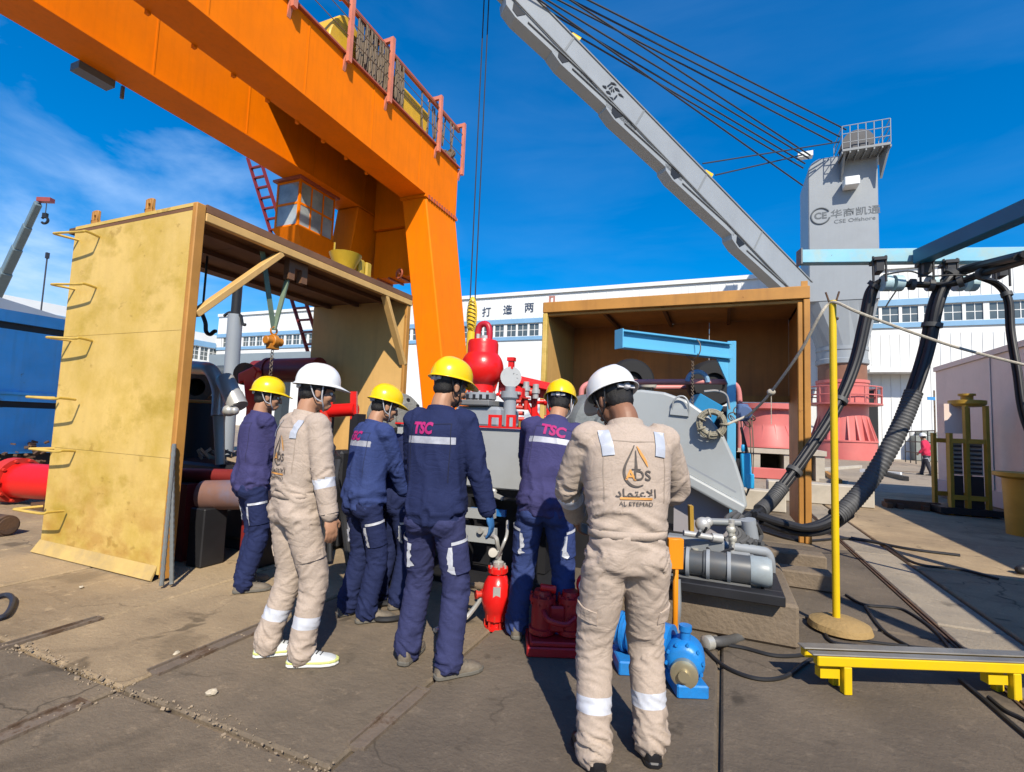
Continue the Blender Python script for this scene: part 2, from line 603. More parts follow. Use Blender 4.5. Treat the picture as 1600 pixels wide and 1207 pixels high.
for i in range(len(xs)-1):
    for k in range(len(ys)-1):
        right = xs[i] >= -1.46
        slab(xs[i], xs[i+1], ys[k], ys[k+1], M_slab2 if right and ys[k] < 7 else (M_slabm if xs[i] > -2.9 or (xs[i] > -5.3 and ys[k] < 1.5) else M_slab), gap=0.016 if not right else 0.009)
# ragged edge of the big open joint
for k in range(9):
    y0 = -8 + 2.6*k
    slab(1.56, 2.0, y0, y0+2.58, M_strip, gap=0.006, j=0.003)
for k in range(3):
    for i in range(3):
        slab(2.02+i*4.2, 2.02+(i+1)*4.2, -12+k*9.5, -12+(k+1)*9.5, M_slab, gap=0.01)
pv = MB()
pv.bx(2.02, 160, 16.52, 120, -0.2, 0.0)
pv.bx(14.64, 160, -40, 16.5, -0.2, -0.002)
pv.bx(-160, 2.0, 13.62, 120, -0.2, 0.0)
pv.bx(-160, -13.22, -40, 13.6, -0.2, -0.002)
pv.build('pavement', M_far, kind='structure')

M_rustst = mat('rusty steel', (0.10, 0.06, 0.04), 0.75, 0.25, 0.35, 4, rust=0.7, rustc=(0.14, 0.075, 0.04), bump=0.25, bscale=40)
M_dustst = mat('dusty steel', (0.20, 0.155, 0.115), 0.75, 0.2, 0.3, 5, rust=0.6, rustc=(0.12, 0.075, 0.045), bump=0.25, bscale=40)
def channel(x, y0, y1, w_=0.095):
    m = MB()
    for s in (-1, 1):
        m.bx(x+s*w_/2-0.006, x+s*w_/2+0.006, y0, y1, -0.02, 0.014)
    m.bx(x-w_/2+0.007, x+w_/2-0.007, y0, y1, -0.02, 0.003)
    m.bx(x-w_/2-0.005, x+w_/2+0.005, y1, y1+0.012, -0.02, 0.012)
    m.build('steel_channel', M_dustst, ground)
channel(-3.88, -2.0, 2.13, 0.06)
channel(-2.83, -2.5, 1.52)
channel(-2.83, 1.84, 2.6)
channel(-1.45, 1.84, 2.36, 0.08)
# grooves beside the pale strip hold a sunken rail
m = MB()
m.bx(1.535, 1.548, -2, 14, -0.05, 0.012); m.bx(1.505, 1.52, -2, 14, -0.05, 0.010)
m.build('sunken_rail', M_rustst, ground)
# broken concrete and pebbles along the open joint
m = MB()
for k in range(620):
    t = random.random()
    x = -4.6 + 4.4*t; y = 1.68 + random.gauss(0, 0.03) + .02*math.sin(x*5)
    if k > 520: x = -2.83 + random.gauss(0, 0.05); y = random.uniform(-0.6, 2.6)
    r = random.uniform(0.002, 0.006) * (2.2 if random.random() < 0.06 else 1)
    R = Matrix.Rotation(random.uniform(0, 6), 3, V3((random.random(), random.random(), random.random()+.1)))
    m.box((x, y, r*0.5), (r*2, r*1.6, r*1.3), R)
m.build('gravel', mat('pebbles', (0.30, 0.23, 0.155), 0.9, 0, 0.4, 30), kind='stuff', bevel=0.002)
def rock(px, py, s):
    p = gnd(px, py); m = MB()
    m.ell((p.x, p.y, s*0.3), (s, s*0.7, s*0.55), Matrix.Rotation(random.uniform(0,3),3,'Z'), 7, 5)
    for i, v in enumerate(m.v):
        m.v[i] = (v[0]+random.uniform(-.2,.2)*s, v[1]+random.uniform(-.2,.2)*s, max(0.001, v[2]+random.uniform(-.15,.15)*s))
    return m
for (px, py, s, lab) in ((331, 1086, 0.03, 'small pale chunk of concrete lying on the cracked joint'), (276, 1022, 0.02, 'tiny brown stone lying beside the steel channel in the ground'), (127, 919, 0.02, 'tiny tan stone lying in front of the yellow box')):
    tag(rock(px, py, s).build('stone', mat('pale stone', (0.5, 0.43, 0.32), 0.9, 0, 0.3, 30)), lab, 'stone')

# ================================================================ the warehouse behind the yard
M_white = mat('white cladding', (0.78, 0.79, 0.78), 0.6, 0, 0.05, 0.4, dirt=0.12, dirtc=(0.55, 0.52, 0.47))
M_wblue = mat('pale blue band', (0.20, 0.38, 0.58), 0.55, 0, 0.1, 0.6)
M_frame = mat('white window frame', (0.72, 0.73, 0.72), 0.5)
M_glass = mat('dark window glass', (0.09, 0.11, 0.115), 0.12, 0.0, 0.5, 0.7, spec=0.9)
M_black = mat('black paint', (0.012, 0.013, 0.016), 0.5)
M_navyl = mat('dark blue lettering', (0.03, 0.05, 0.10), 0.5)
YW = 45.0
def zW(px, py): return ony(px, py, YW).z
z_top = zW(735, 468)
z_s2, z_w2, z_w1, z_s1 = zW(846, 497), zW(846, 505), zW(846, 524.5), zW(846, 531)
xW0 = ony(340, 525, YW).x
wh = thing('warehouse', 'long white warehouse with blue banded window strip behind the yard', 'warehouse', (0, YW, 0))
PITCH_W = 1.25
nW = int((24 - xW0)/PITCH_W)
m = MB()
m.bx(xW0, 30, YW, YW+20, 0, z_w1)
m.bx(xW0, 30, YW, YW+20, z_w2, z_top)
m.bx(xW0, 30, YW+0.5, YW+20, z_w1, z_w2)
for i in range(nW+1):
    x = xW0 + 1.0 + i*PITCH_W
    ww = 0.20 if i % 3 else 0.34
    m.bx(x-ww/2, x+ww/2, YW+0.003, YW+0.498, z_w1, z_w2)
m.bx(xW0, xW0+0.9, YW+0.003, YW+0.498, z_w1, z_w2)
m.build('wall', M_white, wh)
m = MB(); m.bx(xW0, 30, YW-0.2, YW+20.2, z_top, z_top+0.35); m.build('roof', M_white, wh)
for a, b_ in ((z_w2+0.05, z_s2), (z_s1, z_w1-0.05)):
    m = MB(); m.bx(xW0, 30, YW-0.12, YW-0.002, a, b_); m.build('blue_band', M_wblue, wh)
# windows
def mk_window(parent, x, y, z0, z1, wd, nx=2, ny=2, fw=0.05):
    f = MB(); gl = MB()
    for i in range(nx+1):
        xx = x - wd/2 + wd*i/nx
        f.bx(xx-fw/2, xx+fw/2, y+0.06, y+0.13, z0, z1)
    for k in range(ny+1):
        zz = z0 + (z1-z0)*k/ny
        f.bx(x-wd/2+fw/2, x+wd/2-fw/2, y+0.065, y+0.125, max(zz-fw/2, z0), min(zz+fw/2, z1))
    gl.bx(x-wd/2, x+wd/2, y+0.09, y+0.10, z0, z1)
    fo = f.build('window', M_frame, parent)
    go = gl.build('pane', M_glass, fo)
    return fo
w0 = None
for i in range(nW):
    x = xW0 + 1.0 + (i+0.5)*PITCH_W
    if w0 is None:
        w0 = mk_window(wh, x, YW, z_w1, z_w2, PITCH_W-0.14); xw_first = x
    else:
        copy_tree(w0, wh, (x - xw_first, 0, 0))
# signboard letters fixed to the cladding
for ch, px, py in (('打', 760.5, 489), ('造', 793.5, 485.5), ('两', 827, 482)):
    m = MB(); p = ony(px, py, YW)
    flat_text(m, ch, (p.x, YW-0.03, p.z), (1, 0, 0), (0, 0, 1), 1.05, off=0.02, bold=0.012)
    m.build('letter', M_navyl, wh)
# cladding ribs
m = MB()
for k in range(int((30-xW0)/0.6)):
    x = xW0+.3+k*.6
    m.bx(x-.03, x+.03, YW-.03, YW-.003, 0.1, z_w1-.9); m.bx(x-.03, x+.03, YW-.03, YW-.003, z_s2+.1, z_top-.05)
m.build('cladding_rib', M_white, wh, kind='stuff')
# doorway with canopy and a steel stair to the right of the crane pedestal
m = MB(); a = ony(1352, 610, YW); b_ = ony(1373, 712, YW)
m.bx(a.x, b_.x, YW-0.06, YW+0.02, 0.0, a.z); m.build('doorway', mat('dark opening', (0.02,0.02,0.022), 0.8), wh)
m = MB(); a = ony(1350, 583, YW); m.bx(a.x, a.x+3.4, YW-1.6, YW-0.04, a.z-0.12, a.z+0.12); m.build('canopy', M_white, wh)
# left wing
wing = thing('annex', 'lower white wing of the warehouse seen under the yellow box roof', 'building', (xW0, 38, 0))
za = zW(340, 525)
zb0, zb1 = zW(336, 566), zW(336, 546)
m = MB()
m.bx(xW0-12, xW0, 14, YW-0.01, 0, zb0); m.bx(xW0-12, xW0, 14, YW-0.01, zb1, za); m.bx(xW0-12, xW0-0.4, 14, YW-0.01, zb0, zb1)
for i in range(26):
    m.bx(xW0-0.398, xW0-0.003, 14+i*1.25-0.1, 14+i*1.25+0.1, zb0, zb1)
m.build('wall', M_white, wing)
m = MB(); m.bx(xW0+0.01, xW0+0.12, 14, YW-0.2, zb1+0.05, zb1+0.75); m.build('blue_band', M_wblue, wing)
first = None
for i in range(10, 25):
    y = 14+(i+0.5)*1.25
    if first is None:
        f = MB(); gl = MB()
        for q in range(3):
            f.bx(xW0-0.13, xW0-0.06, y-0.52+q*0.52-0.03, y-0.52+q*0.52+0.03, zb0, zb1)
        for q in range(4):
            zz = zb0+(zb1-zb0)*q/3
            f.bx(xW0-0.125, xW0-0.065, y-0.49, y+0.49, max(zb0, zz-.03), min(zb1, zz+.03))
        gl.bx(xW0-0.10, xW0-0.09, y-0.52, y+0.52, zb0, zb1)
        first = f.build('window', M_frame, wing); gl.build('pane', M_glass, first); yf = y
    else:
        copy_tree(first, wing, (0, y-yf, 0))
# white shed beyond the blue tank
p0 = gnd(-60, 446, 6.0); p1 = gnd(96, 495, 6.0); p2 = p1 + (p1-p0)*0.06
sh = thing('storage_shed', 'white shed with dull blue skirt behind the blue tank', 'shed', (p0.x, p0.y, 0))
m = MB(); dv = V3((p1-p0).normalized()); nn = V3((-dv.y, dv.x, 0))*5
m.prism([(p0.x,p0.y,3.2),(p2.x,p2.y,3.2),(p2.x,p2.y,6.0),(p0.x,p0.y,6.0)], nn); m.build('fascia', M_white, sh)
m = MB(); m.prism([(p0.x,p0.y,0),(p2.x,p2.y,0),(p2.x,p2.y,3.19),(p0.x,p0.y,3.19)], nn); m.build('wall', M_wblue, sh)

# ================================================================ orange gantry crane
M_or = mat('orange paint', (0.95, 0.205, 0.0), 0.55, 0, 0.08, 0.8, spec=.10, dirt=0.22, dirtc=(0.58, 0.13, 0.01), streak=.22, rustc=(.30,.07,.01), bump=.06, bscale=3)
M_ord = mat('red brown rail paint', (0.42, 0.10, 0.05), 0.5, 0, 0.2, 3)
M_pinkrail = mat('faded red paint', (0.62, 0.20, 0.12), 0.5, 0, 0.2, 3)
M_yel = mat('yellow paint', (0.72, 0.42, 0.02), 0.45, 0, 0.1, 2, dirt=0.2)
M_cable = mat('grey brown cable', (0.16, 0.115, 0.075), 0.7, 0, 0.3, 10)
ZG = 9.0
ga = thing('gantry_crane', 'big orange double girder gantry crane above the yellow box', 'gantry crane', (-10.5, 14.4, 0))
X1a, X1b = -10.0, -9.09
X2a, X2b = -12.85, -11.88
YE = 15.45
ZT = onx(714, 262, X1b).z
m = MB(); m.bx(X1a, X1b, -34, YE, ZG, ZT); m.build('girder', M_or, ga)
m = MB(); m.bx(X2a, X2b, -34, YE, ZG, ZT-0.1); m.build('girder', M_or, ga)
# bottom flange clips (stiffeners) along the inner lower edge of the front girder
st = None
for k in range(22):
    y = 11.6 - k*0.9
    if st is None:
        q = MB(); q.bx(X1a-0.09, X1a-0.002, y-0.035, y+0.035, ZG-0.10, ZG+0.08)
        st = q.build('stiffener', M_or, ga); y_s = y
    else: copy_tree(st, ga, (0, y-y_s, 0))
m = MB(); m.bx(X1a-0.03, X1b+0.03, -34, YE+0.02, ZG-0.045, ZG-0.003); m.build('bottom_flange', M_or, ga)
m = MB(); m.bx(X2a-0.03, X2b+0.03, -34, YE+0.02, ZG-0.045, ZG-0.003); m.build('bottom_flange', M_or, ga)
m = MB(); m.bx(X1b+0.002, X1b+0.10, -34, YE, ZT-0.02, ZT+0.03); m.build('walkway_edge', M_ord, ga)
# welded plate joints on the girder webs
ws = None
for k in range(9):
    y = 13.0 - k*2.4
    if ws is None:
        q = MB(); q.bx(X1b+0.001, X1b+0.012, y-0.018, y+0.018, ZG+0.01, ZT-0.06); ws = q.build('weld_seam', M_or, ga); yw0 = y
    else: copy_tree(ws, ga, (0, y-yw0, 0))
    copy_tree(ws, ga, (X2b-X1b, y-yw0+0.7, 0))
# legs splay outward
def leg(x0, x1, dx, y0, y1, dy):
    t = MB()
    top = [(x0,y0,ZG-0.05),(x1,y0,ZG-0.05),(x1,y1,ZG-0.05),(x0,y1,ZG-0.05)]
    bot = [(x0+dx+0.02,y0+dy,0.3),(x1+dx,y0+dy,0.3),(x1+dx,y1-dy*.6,0.3),(x0+dx+0.02,y1-dy*.6,0.3)]
    t.add(top+bot, [(0,1,2,3),(7,6,5,4),(0,4,5,1),(1,5,6,2),(2,6,7,3),(3,7,4,0)])
    o = t.build('leg', M_or, ga, bevel=0.04)
    b2 = MB(); b2.bx(x0+dx-0.3, x1+dx+0.3, y0+dy-0.5, y1+0.5, 0.0, 0.55); b2.build('bogie', M_or, o)
    return o
leg(X1a-0.05, X1b, 1.35, 13.42, YE, 0.25)
leg(X2a, X2b, -1.6, 13.42, YE, 0.25)
# bolted flange between leg and girder
m = MB(); m.bx(X1a-0.08, X1b+0.05, 13.36, YE+0.05, ZG-0.13, ZG-0.05); fl = m.build('leg_flange', M_or, ga)
m = MB()
b0_ = None
for k in range(12):
    if b0_ is None:
        m.bx(X1b+0.05, X1b+0.085, 13.5, 13.57, ZG-0.16, ZG-0.03); b0_ = m.build('bolt', M_ord, fl)
    else: copy_tree(b0_, fl, (0, k*0.165, 0))
# end tie between the girders and the cross beam lower down between the legs
m = MB(); m.bx(X2b+0.003, X1a-0.003, 14.3, 15.3, ZG-0.6, ZT-0.15); m.build('end_tie', M_or, ga)
m = MB(); m.bx(X2b-0.02, X1a+0.42, 14.45, 15.3, 6.6, 8.38); cb = m.build('cross_beam', M_or, ga, bevel=0.02)
for k in range(4):
    q = MB(); q.bx(X2b+0.2+k*0.5, X2b+0.26+k*0.5, 14.4, 15.32, 6.53, 6.598); q.build('rib', M_ord, cb)
m = MB(); p = ony(624, 428, 14.2); m.torus((p.x, p.y, p.z), (0.3,1,0), 0.16, 0.035, 18, 8); m.bx(p.x-.03,p.x+.03,p.y-.03,p.y+.03,p.z+.14,6.6)
m.build('lifting_ring', M_ord, ga)
# festoon posts, track and cables on the front girder
prev = None
posts = []
for px, py in ((352, -62), (455, 10), (541, 94), (605, 150), (682, 230), (719, 263)):
    y = onx(px, py, X1b+0.06).y
    posts.append(y)
    if prev is None:
        q = MB()
        q.bx(X1b+0.101, X1b+0.20, y-0.06, y+0.06, ZT-0.25, ZT+1.75)
        q.bx(X1b-0.35, X1b+0.10, y-0.05, y+0.05, ZT+1.63, ZT+1.75)
        q.prism([(X1b+0.005, y-0.05, ZT-0.06), (X1b+0.10, y-0.05, ZT-0.06), (X1b+0.005, y-0.05, ZT-0.45)], (0, 0.1, 0))
        prev = q.build('festoon_post', M_pinkrail, ga); yp = y
    else: copy_tree(prev, ga, (0, y-yp, 0))
m = MB(); m.bx(X1b-0.17, X1b-0.07, posts[0], posts[-1]+0.1, ZT+1.5, ZT+1.63); m.build('festoon_track', M_ord, ga)
for hgt in (0.45, 0.9, 1.3):
    m = MB(); m.cyl((X1b+0.13, posts[0], ZT+hgt), (X1b+0.13, posts[-1], ZT+hgt), 0.012, n=6); m.build('guard_wire', M_cable, ga)
def festoon(y0, y1, n, drop, spread=0.15):
    q = MB()
    for k in range(n):
        ya = y0 + (y1-y0)*k/n; yb = ya + (y1-y0)/n*0.6
        xx = X1b - 0.12 + random.uniform(-spread, spread)
        d = drop*random.uniform(0.8, 1.05)
        q.tube([(xx, ya, ZT+1.5), (xx+0.03, ya+0.02, ZT+1.5-d*0.6), (xx, (ya+yb)/2, ZT+1.5-d), (xx-0.03, yb-0.02, ZT+1.5-d*0.6), (xx, yb, ZT+1.5)], 0.03, 6, sub=4)
    return q.build('festoon_cable', M_cable, ga)
festoon(posts[2]+0.55, posts[3]+1.0, 46, 1.45, .1)
festoon(posts[3]+2.0, posts[3]+3.6, 2, 1.5)
festoon(posts[4]+0.2, posts[4]+1.4, 3, 1.2)
m = MB(); yb = posts[-1]-0.55
m.cyl((X1b-0.3, yb-0.1, ZT+0.25), (X1b-0.3, yb+0.5, ZT+0.25), 0.22, n=14); m.cyl((X1b-0.05, yb, ZT+0.35), (X1b-0.05, yb+.1, ZT+0.35), 0.16, n=12)
m.bx(X1b-0.5, X1b-0.1, yb-0.2, yb+0.6, ZT, ZT+0.1); m.build('cable_reel', M_dustst, ga)
# hoist crab on top of the girders
cx = X1b-0.95
cr = thing('hoist_trolley', 'yellow hoist trolley with rounded drum cover on top of the girders', 'hoist', (cx, 9.5, ZT))
ya, yb = onx(492, 40, X1b-0.9).y, onx(561, 100, X1b-0.7).y
m = MB(); n_ = 14
prof = [(X1b-0.42, ya + (yb-ya)*(0.5-0.5*math.cos(math.pi*k/n_)), ZT+0.12+1.45*math.sin(math.pi*k/n_)) for k in range(n_+1)]
m.prism(prof, (-1.2, 0, 0)); m.build('drum_cover', M_yel, cr, bevel=0.03)
yc, ydd = onx(560, 100, X1b-0.7).y, onx(664, 200, X1b-0.6).y
m = MB(); m.bx(X1b-1.9, X1b-0.42, yc+0.6, ydd, ZT+0.12, ZT+1.35); m.build('gear_housing', M_yel, cr, bevel=0.05)
m = MB(); m.bx(X2a+.1, X1b-0.40, ya-0.3, ydd+0.2, ZT+0.003, ZT+0.118); m.build('trolley_frame', M_yel, cr)
m = MB(); m.bx(X2a+.2, X1b-1.95, ya+.3, ydd+1.6, ZT+0.12, ZT+1.35); m.build('machine_house', M_yel, cr, bevel=0.04)
m = MB(); m.cyl((X1b-0.41, yc+0.5, ZT+0.35), (X1b-0.36, yc+0.5, ZT+0.35), 0.16); m.build('motor', M_cable, cr)
# cab under the rear girder
Pc = gnd(470, 279, ZG-0.12)
zc0 = ony(466, 352, Pc.y).z
xa = ony(429, 345, Pc.y).x
yend = onx(523, 330, Pc.x).y
cab = thing('crane_cab', 'glazed orange operator cab hanging under the rear girder', 'operator cab', (Pc.x-0.6, Pc.y+0.6, zc0))
m = MB()
x0, x1, y0, y1 = xa, Pc.x, Pc.y, yend
f = 0.07
for xx in (x0, x1-f):
    for yy in (y0, y1-f):
        m.bx(xx, xx+f, yy, yy+f, zc0, ZG-0.12)
for zz in (zc0, (zc0+ZG)/2-0.1, ZG-0.2):
    m.bx(x0+f, x1-f, y0+0.004, y0+f, zz, zz+f); m.bx(x1-f, x1-0.004, y0+f, y1-f, zz, zz+f); m.bx(x0+0.004, x0+f, y0+f, y1-f, zz, zz+f)
for q in (0.33, 0.66):
    yy = y0+(y1-y0)*q
    m.bx(x1-f, x1-0.006, yy-.03, yy+.03, zc0+f, ZG-0.2)
m.build('frame', M_or, cab)
M_cg = mat('pale cab glass', (0.34, 0.37, 0.38), 0.08, 0, 0.5, 1.1, spec=0.9)
for (a1,b1,c1,d1) in ((x0+f, x1-f, y0+0.02, y0+0.035), (x1-0.035, x1-0.02, y0+f, y1-f), (x0+0.02, x0+0.035, y0+f, y1-f)):
    q = MB(); q.bx(a1, b1, c1, d1, zc0+f, ZG-0.2); q.build('pane', M_cg, cab)
m = MB(); m.bx(x0+.3, x1-.3, y0+.4, y1-.5, zc0+.08, zc0+1.0); m.build('seat', M_black, cab, bevel=.05)
m = MB(); m.bx(x0-0.1, x1+0.1, y0-0.1, y1+0.1, ZG-0.118, ZG-0.046); m.build('roof', M_ord, cab)
m = MB()
zf = zc0
m.add([(x0-.05,y0-.05,zf-.01),(x1+.05,y0-.05,zf-.01),(x1+.05,y1+.05,zf-.01),(x0-.05,y1+.05,zf-.01),(x0+.45,y0+.5,zf-1.0),(x1-.1,y0+.5,zf-1.0),(x1-.1,y1-.1,zf-1.0),(x0+.45,y1-.1,zf-1.0)],
      [(0,1,2,3),(7,6,5,4),(0,4,5,1),(1,5,6,2),(2,6,7,3),(3,7,4,0)]); m.build('floor_pan', M_or, cab)
# ladder up to the girder
la = ony(396, 246, 13.0); lb = ony(491, 548, 13.0)
dl = (lb-la); lb = la + dl*(la.z/(-dl.z))
ldr = thing('access_ladder', 'maroon steel ladder leaning from the yard up to the rear girder', 'ladder', (lb.x, lb.y, 0))
for s in (-0.5, 0.5):
    m = MB(); m.beam(la + V3((s*0.62,0.0,0)), lb + V3((s*0.62,0,0)), 0.05, 0.14, (0,1,0)); m.build('stringer', mat('maroon paint', (0.19, 0.02, 0.018), 0.5), ldr)
nr = 26; r0 = None
for k in range(1, nr):
    p = la + (lb-la)*(k/nr)
    if r0 is None:
        m = MB(); m.bx(p.x-0.29, p.x+0.29, p.y-0.05, p.y+0.05, p.z-0.03, p.z+0.03); r0 = m.build('rung', MATS['maroon paint'], ldr); pr0 = p
    else: copy_tree(r0, ldr, p-pr0)
# lamp box under the rear girder
m = MB(); p = gnd(170, 120, ZG-0.3); p2 = p
m.bx(X2a-0.35, X2a-0.02, p.y-0.35, p.y+0.35, ZG-0.22, ZG-0.05); m.bx(X2a-0.1, X2a-0.04, p.y+.5, p.y+.56, ZG-.35, ZG-.05)
m.build('floodlight', mat('grey lamp housing', (0.14,0.13,0.12), 0.5), ga)

# ================================================================ grey offshore pedestal crane
M_gr = mat('pale grey marine paint', (0.29, 0.315, 0.34), 0.45, 0, 0.08, 0.5, dirt=.15, dirtc=(.22,.23,.24), streak=.10, rustc=(.14,.12,.10))
M_grd = mat('grey under paint', (0.22, 0.235, 0.245), 0.5, 0, 0.08, 0.4)
M_pk = mat('coral red paint', (0.60, 0.15, 0.135), 0.5, 0, 0.12, 0.8, dirt=0.15, dirtc=(0.5,0.25,0.2))
M_rope = mat('steel wire rope', (0.025, 0.03, 0.045), 0.6)
M_ylw = mat('warning yellow', (0.80, 0.50, 0.02), 0.4)
c0 = dep(1317, 700, 34.0); cx, cy = c0.x, c0.y
pc = thing('pedestal_crane', 'tall grey marine crane tower on a coral red flared pedestal', 'marine crane', (cx, cy, 0))
yF = cy - 1.9
xl = ony(1263, 330, yF).x; xr = ony(1373, 330, yF).x
ztw = ony(1300, 247, yF).z; zlo = ony(1320, 470, yF).z
m = MB()
rc = 0.9
poly = [(xl, yF, zlo), (xr, yF, zlo), (xr, yF, ztw+0.1)]
for k in range(7):
    a = math.pi/2 + math.pi/2*k/6
    poly.append((xl+rc+rc*math.cos(a), yF, ztw+0.1-rc+rc*math.sin(a)))
m.prism(poly, (0, 3.8, 0)); m.build('tower', M_gr, pc, bevel=0.06)
zc1 = ony(1320, 545, cy).z; zc2 = ony(1320, 572, cy).z
rr = (ony(1363, 560, cy)-ony(1277, 560, cy)).length/2*0.94
# square-to-round transition
n_ = 24; vs = []
for k in range(n_):
    a = 2*math.pi*(k+0.5)/n_; c_, s_ = math.cos(a), math.sin(a)
    q = 1/max(abs(c_)/((xr-xl)/2), abs(s_)/1.9)
    vs.append(((xl+xr)/2+c_*q, cy+s_*q, zlo+0.003))
for k in range(n_):
    a = 2*math.pi*(k+0.5)/n_
    vs.append((cx+rr*math.cos(a), cy+rr*math.sin(a), zc1))
m = MB(); m.add(vs, [(k, (k+1)%n_, n_+(k+1)%n_, n_+k) for k in range(n_)], False); m.build('transition', M_gr, pc)
m = MB(); m.lathe((cx,cy,0), (0,0,1), [(rr, zc2), (rr*1.04, zc2+.05), (rr*1.04, zc2+0.35), (rr, zc2+0.4), (rr, zc1-0.3), (rr*1.03, zc1-.25), (rr*1.03, zc1)], 32); m.build('slew_ring', M_gr, pc)
zb = ony(1320, 596, cy).z
m = MB(); m.lathe((cx,cy,0), (0,0,1), [(rr*0.95, zb), (rr*0.95, zc2)], 32); m.build('bearing_band', mat('brown primer', (0.22,0.10,0.06), 0.6), pc)
zk, zf_ = ony(1320, 650, cy).z, ony(1320, 688, cy).z
m = MB(); m.lathe((cx,cy,0), (0,0,1), [(rr*1.28, 0), (rr*1.28, zf_-0.1), (rr*1.32, zf_-.1), (rr*1.32, zf_), (rr*1.12, zf_+.02), (rr*0.98, zk-0.1), (rr*0.98, zk), (rr*1.0, zb-0.25), (rr*1.04, zb-.2), (rr*1.04, zb)], 36); m.build('pedestal', M_pk, pc)
for k in range(20):
    a = 2*math.pi*k/20; d = V3((math.cos(a), math.sin(a), 0)); q = MB(); b_ = V3((cx, cy, 0)) ; sd_ = V3((-d.y, d.x, 0))*0.05
    q.prism([b_+d*rr*0.97+V3((0,0,zk))-sd_, b_+d*rr*1.3+V3((0,0,zf_+.003))-sd_, b_+d*rr*0.97+V3((0,0,zf_+.003))-sd_], sd_*2); q.build('gusset', M_pk, pc)
m = MB(); zp = ony(1320, 634, cy).z
m.lathe((cx,cy,0), (0,0,1), [(rr*1.0, zp), (rr*1.5, zp), (rr*1.5, zp+.1), (rr*1.0, zp+.1)], 32)
for h in (0.55, 1.1):
    m.torus((cx,cy,zp+.1+h), (0,0,1), rr*1.47, 0.045, 32, 6)
for k in range(16):
    a = 2*math.pi*k/16; m.cyl((cx+rr*1.47*math.cos(a), cy+rr*1.47*math.sin(a), zp+.1), (cx+rr*1.47*math.cos(a), cy+rr*1.47*math.sin(a), zp+1.2), 0.04, n=6)
m.build('service_platform', mat('rose red rail', (0.50,0.13,0.12), 0.5), pc)
# details on the tower face
m = MB(); p = ony(1327, 291, yF); m.box((p.x, yF-0.45, p.z), (0.85, 0.85, 0.6)); m.build('lamp_box', M_white, pc, bevel=0.04)
m = MB(); p = ony(1282, 338, yF); m.torus((p.x, yF-0.03, p.z), (0,-1,0), 0.56, 0.045, 30, 6, a0=0.5, a1=6.0, xdir=(1,0,0)); flat_text(m, 'CE', (p.x, yF-0.01, p.z), (1,0,0), (0,0,1), 0.62, bold=0.02)
p = ony(1336, 332, yF); flat_text(m, '华商凯通', (p.x, yF-0.01, p.z), (1,0,0), (0,0,1), 0.62, bold=0.006, sx=1.15)
p = ony(1335, 344, yF); flat_text(m, 'CSE Offshore', (p.x, yF-0.01, p.z), (1,0,0), (0,0,1), 0.37, sx=1.15)
m.build('emblem', mat('grey lettering', (0.09,0.105,0.12), 0.5), pc)
# crow platform with railing and sheave
zpf = ony(1340, 248, yF).z
xpl, xpr = ony(1316, 250, yF-1.2).x, ony(1392, 250, yF-1.2).x
pf = MB(); pf.bx(xpl, xpr, yF-1.3, yF+1.4, zpf, zpf+0.16)
for k in range(7):
    xx = xpl + (xpr-xpl)*k/6
    pf.bx(xx-.04, xx+.04, yF-1.28, yF-.02, zpf-.14, zpf-.003)
pf.prism([(xpr-.1, yF-1.2, zpf-.01), (xr+.0, yF-.4, zpf-1.8), (xr+.0, yF-.2, zpf-.01)], (0.12,0,0)); pf.prism([(xpl+.1, yF-1.2, zpf-.01), (xpl+.1, yF-.01, zpf-1.5), (xpl+.1, yF-.01, zpf-.01)], (0.12,0,0))
po = pf.build('platform', M_grd, pc)
m = MB()
for h in (0.6, 1.2, 1.75):
    m.cyl((xpl,yF-1.27,zpf+h), (xpr,yF-1.27,zpf+h), 0.03, n=6); m.cyl((xpr,yF-1.27,zpf+h), (xpr,yF+1.35,zpf+h), 0.03, n=6); m.cyl((xpl,yF-1.27,zpf+h), (xpl,yF+1.35,zpf+h), 0.03, n=6)
for k in range(7):
    xx = xpl+(xpr-xpl)*k/6; m.cyl((xx,yF-1.27,zpf+.16), (xx,yF-1.27,zpf+1.75), 0.03, n=6)
    m.cyl((xx,yF+1.35,zpf+.16), (xx,yF+1.35,zpf+1.75), 0.03, n=6)
m.build('railing', M_gr, po)
ps = ony(1344, 222, yF-0.1)
m = MB(); m.lathe((ps.x-0.15,yF+0.2,zpf+0.95), (0,1,0), [(0.3,-0.5),(0.95,-0.5),(0.95,-.4),(0.75,-.3),(0.75,.3),(0.95,.4),(0.95,.5),(0.3,.5)], 24); m.prism([(ps.x-.9,yF-.4,zpf+.165),(ps.x+.8,yF-.4,zpf+.165),(ps.x+.2,yF-.4,zpf+1.1),(ps.x-.4,yF-.4,zpf+1.1)], (0,.07,0)); m.build('sheave', mat('dark grease steel', (0.06,0.06,0.065), 0.5, 0.4), pc)
m = MB(); p = ony(1262, 246, yF); m.box((p.x-.2, yF-.3, p.z), (.9,.5,.35)); m.build('beacon', M_white, pc)

